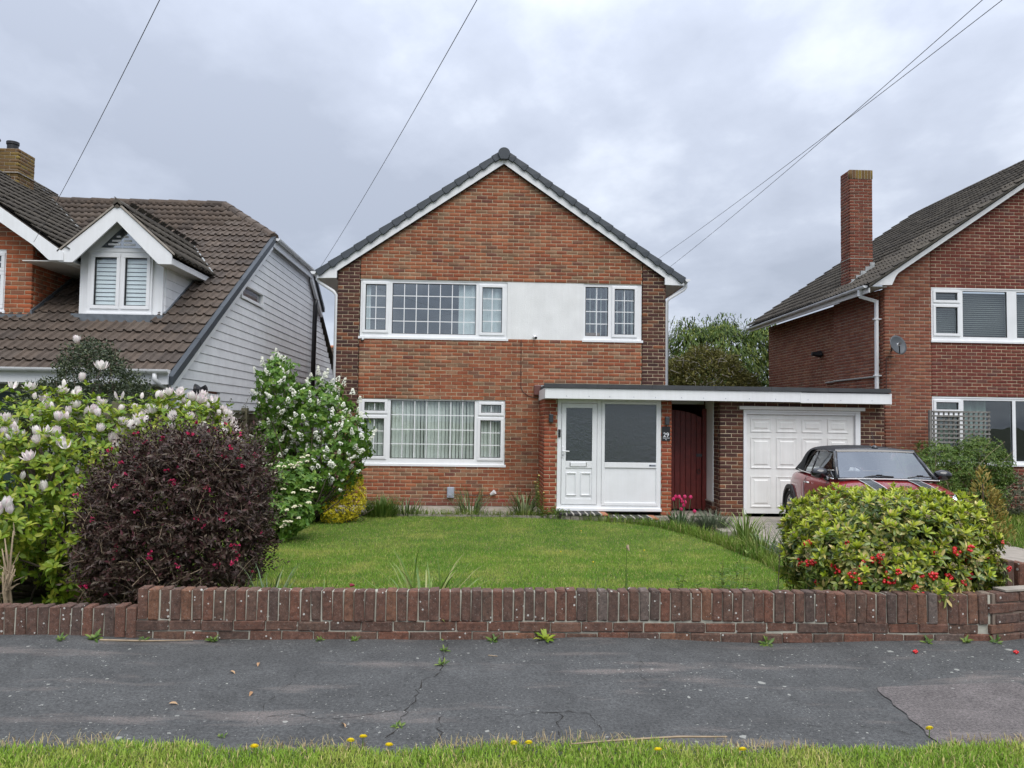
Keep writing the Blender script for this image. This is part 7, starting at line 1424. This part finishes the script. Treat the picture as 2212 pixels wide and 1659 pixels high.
# ---------------------------------------------------------------- grass
M['grass'] = None
def grass_mat(name, a, b, c, dry):
    t = MT(name); f = t.noise(1.1, 6, 0.68); col = t.ramp(f, [(0.34, a), (0.5, b), (0.66, c)]); r = t.tone()
    col = t.mix(t.ramp(r, [(0.86, 0), (0.90, 1)]), col, dry); col = t.mix(0.7, col, t.ramp(t.math('FRACT', t.math('MULTIPLY', r, 7.31)), [(0, 0.62), (1, 1.3)]), 'MULTIPLY')
    t.col(col).set(Roughness=0.6); t.b.inputs['Specular IOR Level'].default_value = 0.25
    tr = t.n('ShaderNodeBsdfTranslucent'); t.l(col, tr.inputs[0]); ms = t.n('ShaderNodeMixShader'); ms.inputs[0].default_value = 0.25; t.l(t.b.outputs[0], ms.inputs[1]); t.l(tr.outputs[0], ms.inputs[2]); t.l(ms.outputs[0], t.o.inputs[0]); return t.m
M['grass'] = grass_mat('lawn_blade', (0.115, 0.26, 0.024), (0.20, 0.345, 0.038), (0.40, 0.44, 0.10), (0.52, 0.45, 0.18)); M['grass_verge'] = grass_mat('verge_blade', (0.16, 0.29, 0.025), (0.24, 0.36, 0.042), (0.38, 0.40, 0.09), (0.55, 0.45, 0.20)); M['grass_rough'] = grass_mat('rough_blade', (0.09, 0.18, 0.018), (0.14, 0.23, 0.025), (0.21, 0.27, 0.04), (0.36, 0.31, 0.12)); M['straw'] = leaf_mat('dry_straw', [(0, (0.30, 0.22, 0.11)), (0.6, (0.42, 0.33, 0.18)), (1, (0.22, 0.24, 0.08))], 0.8, 0.1)
def grass(name, label, pts, h, w, mat, tpl=TRI, lean=0.5, parent=None):
    n = len(pts); an = rng.random(n) * 6.28; t = np.abs(rng.normal(0, lean, n)); D = np.stack([np.cos(an) * np.sin(t), np.sin(an) * np.sin(t), np.cos(t)], 1); Nn = np.stack([-np.cos(an) * np.cos(t), -np.sin(an) * np.cos(t), np.sin(t)], 1)
    o = leaf_obj(name, np.asarray(pts), D, Nn, h * rng.uniform(0.5, 1.25, n), w * rng.uniform(0.7, 1.3, n), tpl, mat, parent, kind='stuff')
    if label: tag(o, label, 'grass')
    return o
def scatter(n, x0, x1, y0, y1, keep, zf): 
    x = rng.uniform(x0, x1, n); y = rng.uniform(y0, y1, n); k = np.array([keep(a_, b_) for a_, b_ in zip(x, y)]); x, y = x[k], y[k]; return np.stack([x, y, [zf(a_, b_) - 0.004 for a_, b_ in zip(x, y)]], 1)
pts = np.concatenate([scatter(150000, -4.1, 3.6, 7.6, 10.6, on_lawn, gz), scatter(120000, -4.1, 3.6, 10.6, 14.5, on_lawn, gz), scatter(14000, -2.2, 3.4, 5.75, 7.6, on_lawn, gz)])
grass('lawn_grass', 'short mown lawn grass in the middle of the front garden', pts, 0.034, 0.006, M['grass'], TRI, 0.55)
edge = []
for _ in range(5200):
    y = rng.uniform(8.0, 14.1); x = lawn_right(y) + abs(rng.normal(0, 0.22)) + 0.02; 
    if x < 4.35: edge.append((x, y, gz(x, y) - 0.02))
for _ in range(2600): x = rng.uniform(-4.0, 1.2); y = 14.42 - 0.10 * max(0, -1.6 - x) + abs(rng.normal(0, 0.06)); edge.append((x, y, gz(x, y) - 0.02))
grass('border_grass', 'long rough grass along the edges of the lawn', edge, 0.17, 0.007, M['grass_rough'], BLADE, 0.45)
fr_pts = scatter(2600, -3.9, 3.4, 5.72, 6.1, lambda x, y: True, gz); grass('border_grass', 'grass and weeds just behind the garden wall', fr_pts, 0.20, 0.006, M['grass_rough'], BLADE, 0.35)
nb = scatter(26000, 7.6, 12.5, 8.6, 15.6, lambda x, y: x > 7.75 + 0.12 * (12 - y) - 0.05, gz); grass('rough_grass', 'long unmown grass in the right neighbour garden', nb, 0.16, 0.008, M['grass_rough'], BLADE, 0.5)
lf = scatter(14000, -8.5, -4.2, 6.0, 11.5, lambda x, y: True, gz); grass('rough_grass', 'rough grass in front of the bungalow', lf, 0.14, 0.008, M['grass_rough'], BLADE, 0.5)
vz = lambda x, y: 0.008 + 0.006 * math.sin(2.3 * x) + 0.004 * math.sin(5.1 * x + y)
vk = lambda x, y: y < 3.825 + 0.03 * math.sin(3 * x) + 0.02 * math.sin(7.7 * x + 1) + 0.015 * math.sin(17 * x)
grass('verge_grass', 'bright green verge grass along the bottom of the view', scatter(75000, -3.2, 3.6, 3.3, 3.95, vk, vz), 0.038, 0.0040, M['grass_verge'], BLADE, 0.6)
grass('verge_straw', 'dry straw coloured grass along the pavement edge', np.concatenate([scatter(5000, -3.2, 3.6, 3.76, 3.97, lambda x, y: abs(y - (3.86 + 0.03 * math.sin(3 * x))) < 0.05 and math.sin(2.1 * x + 1) + math.sin(5.3 * x) > -0.4, vz)]), 0.05, 0.0035, M['straw'], BLADE, 0.8)

# ---------------------------------------------------------------- small things on the pavement and verge
M['petal_y'] = flower_mat('dandelion_petal', [(0, (0.78, 0.58, 0.01)), (1, (0.85, 0.70, 0.03))], 0.1); dn = petal_flower('flower_head', 14, 0.015, 0.006, 1.25, M['petal_y'], 3)
DL = [(-0.613, 3.785, 'largest left yellow dandelion in the verge below the long crack'), (-0.424, 3.734, 'yellow dandelion nearest the bottom edge below the long crack'), (-0.56, 3.83, 'small yellow dandelion close to the pavement below the long crack'), (0.168, 3.752, 'left one of the pair of dandelions at the middle of the verge'), (0.239, 3.757, 'right one of the pair of dandelions at the middle of the verge'), (0.846, 3.68, 'dandelion in the verge right of the middle pair'), (1.25, 3.68, 'dandelion in the verge under the short right hand cracks'), (2.303, 3.93, 'dandelion by the corner of the rough tarmac patch'), (-1.05, 3.72, 'leftmost dandelion in the verge')]
for x, y, lab in DL:
    t = thing('dandelion', lab, 'flower', (x, y, 0.01), 'dandelions in the verge'); MB().tube([(x, y, 0.01), (x + 0.004, y, 0.055)], 0.0022, 5).build('stem', M['strap'], t); put(link('flower_head', dn), t, Matrix.Translation((x + 0.004, y, 0.056)) @ Matrix.Rotation(-0.5 + random.gauss(0, 0.2), 4, 'X'))
WL = [(-0.24, 5.33, 0.055, 'weed sprouting from the top of the long pavement crack'), (-0.235, 5.05, 0.06, 'second weed further down the long pavement crack'), (-2.86, 5.47, 0.06, 'weed at the foot of the low wall section, farthest left'), (-2.66, 5.50, 0.09, 'taller weed beside the leftmost one at the wall foot'), (-2.33, 5.52, 0.06, 'weed at the wall foot just below the wall step'), (-1.86, 5.53, 0.07, 'weed at the wall foot under the purple shrub'), (-1.12, 5.54, 0.045, 'tiny weed at the wall foot left of centre'), (-0.88, 5.54, 0.05, 'small weed at the wall foot beside the tiny left one'), (0.10, 5.53, 0.07, 'weed at the wall foot left of the big dandelion'), (0.47, 5.52, 0.12, 'big broad leaved dandelion plant at the foot of the wall'), (2.06, 5.53, 0.08, 'wispy weed at the wall foot right of centre'), (3.24, 5.53, 0.07, 'weed at the wall foot below the berry bush'), (3.53, 5.53, 0.07, 'weed under the right end of the soldier bricks'), (3.74, 5.54, 0.07, 'rightmost weed at the wall corner'), (-0.41, 4.12, 0.045, 'grassy weed at the lower end of the long crack'), (-1.28, 4.0, 0.03, 'tiny weed near the verge at the left')]
for x, y, s_, lab in WL:
    n_ = 12; z0 = pz(x, y); t = thing('weed', lab, 'weed', (x, y, z0), 'weeds in the pavement'); p_ = np.tile([x, y, z0], (n_, 1)) + rng.normal(0, 0.008, (n_, 3)) * [1, 1, 0]; P, D, Nn = rosettes(p_[:3], np.tile([0, -0.5, 0.9], (3, 1)), 5, (35, 80), 0.3); leaf_obj('leaves', P, D, Nn, s_ * rng.uniform(0.35, 0.95, len(P)), s_ * 0.24, OVAL, M['rs_leaf'] if s_ < 0.1 else M['mag_leaf'], t)
def stalk(label, pts, r): tag(MB().tube(pts, r, 5).build('dry_stalk', M['twig_tan']), label, 'stalk', 'dry stalks on the pavement')
stalk('long dry reed stalk lying at the foot of the wall on the left', [(-2.61, 5.47, pz(-2.61, 5.47) + 0.006), (-2.3, 5.49, pz(-2.3, 5.49) + 0.008), (-2.0, 5.53, pz(-2.0, 5.53) + 0.012)], [0.008, 0.006, 0.003]); stalk('dry reed stalk lying along the verge edge right of centre', [(0.45, 3.78, 0.045), (0.7, 3.86, 0.03), (1.0, 3.9, 0.03), (1.25, 3.9, 0.03)], [0.003, 0.006, 0.006, 0.004]); stalk('short pale straw lying on the tarmac near the middle', [(0.06, 5.22, pz(0.06, 5.22) + 0.004), (0.12, 5.20, pz(0.1, 5.2) + 0.004)], 0.003)
for x, y, lab in ((-1.56, 4.95, 'curled brown leaf on the left half of the pavement'), (-1.32, 4.62, 'pale brown leaf lying on the tarmac left of the long crack'), (-1.72, 4.42, 'lone dry leaf on the tarmac nearest the left'), (-0.72, 4.15, 'reddish dry leaf just left of the long crack'), (-1.42, 5.1, 'small tan leaf near the wall on the left half')):
    me = variants('dry_leaf', lambda: mesh_np('dry_leaf', OVAL[0] * np.array([0.05, 0.022, 0.12]), OVAL[1], np.zeros(8)), 1)[0]
    if not me.materials: me.materials.append(leaf_mat('dry_brown_leaf', [(0, (0.32, 0.17, 0.08)), (1, (0.42, 0.28, 0.16))], 0.8, 0.05))
    o = obj('dry_leaf', me, None, None, Matrix.Translation((x, y, pz(x, y) + 0.008)) @ Matrix.Rotation(random.random() * 6, 4, 'Z') @ Matrix.Rotation(random.gauss(0, 0.3), 4, 'X')); tag(o, lab, 'leaf', 'dry leaves on the pavement')
for x, y, lab in ((3.02, 5.30, 'red berry cluster fallen on the tarmac below the berry bush'), (3.72, 5.28, 'rightmost fallen red berry cluster near the wall corner')): tag(obj('fallen_berries', bc[1], None, None, Matrix.Translation((x, y, pz(x, y) + 0.006)) @ Matrix.Scale(0.8, 4)), lab, 'berries', 'fallen berries')
yf = cluster('buttercup', 1, 0.012, 0.0, M['yellow'])
BL = [(1.35, 9.3, 'yellow lawn flower near the middle right of the lawn'), (1.05, 10.2, 'yellow lawn flower in the middle of the lawn'), (2.2, 10.4, 'yellow lawn flower right of the lawn centre'), (1.6, 12.4, 'yellow lawn flower near the doorsteps'), (8.4, 11.3, 'yellow flower in the neighbour grass nearest the golden conifer'), (8.75, 10.9, 'yellow flower in the neighbour grass, lower one by the edge'), (8.9, 11.9, 'yellow flower in the neighbour grass, upper one by the edge')]
for x, y, lab in BL: tag(obj('buttercup', yf, None, None, Matrix.Translation((x, y, gz(x, y) + (0.05 if x < 5 else 0.17)))), lab, 'flower', 'yellow flowers in the grass')
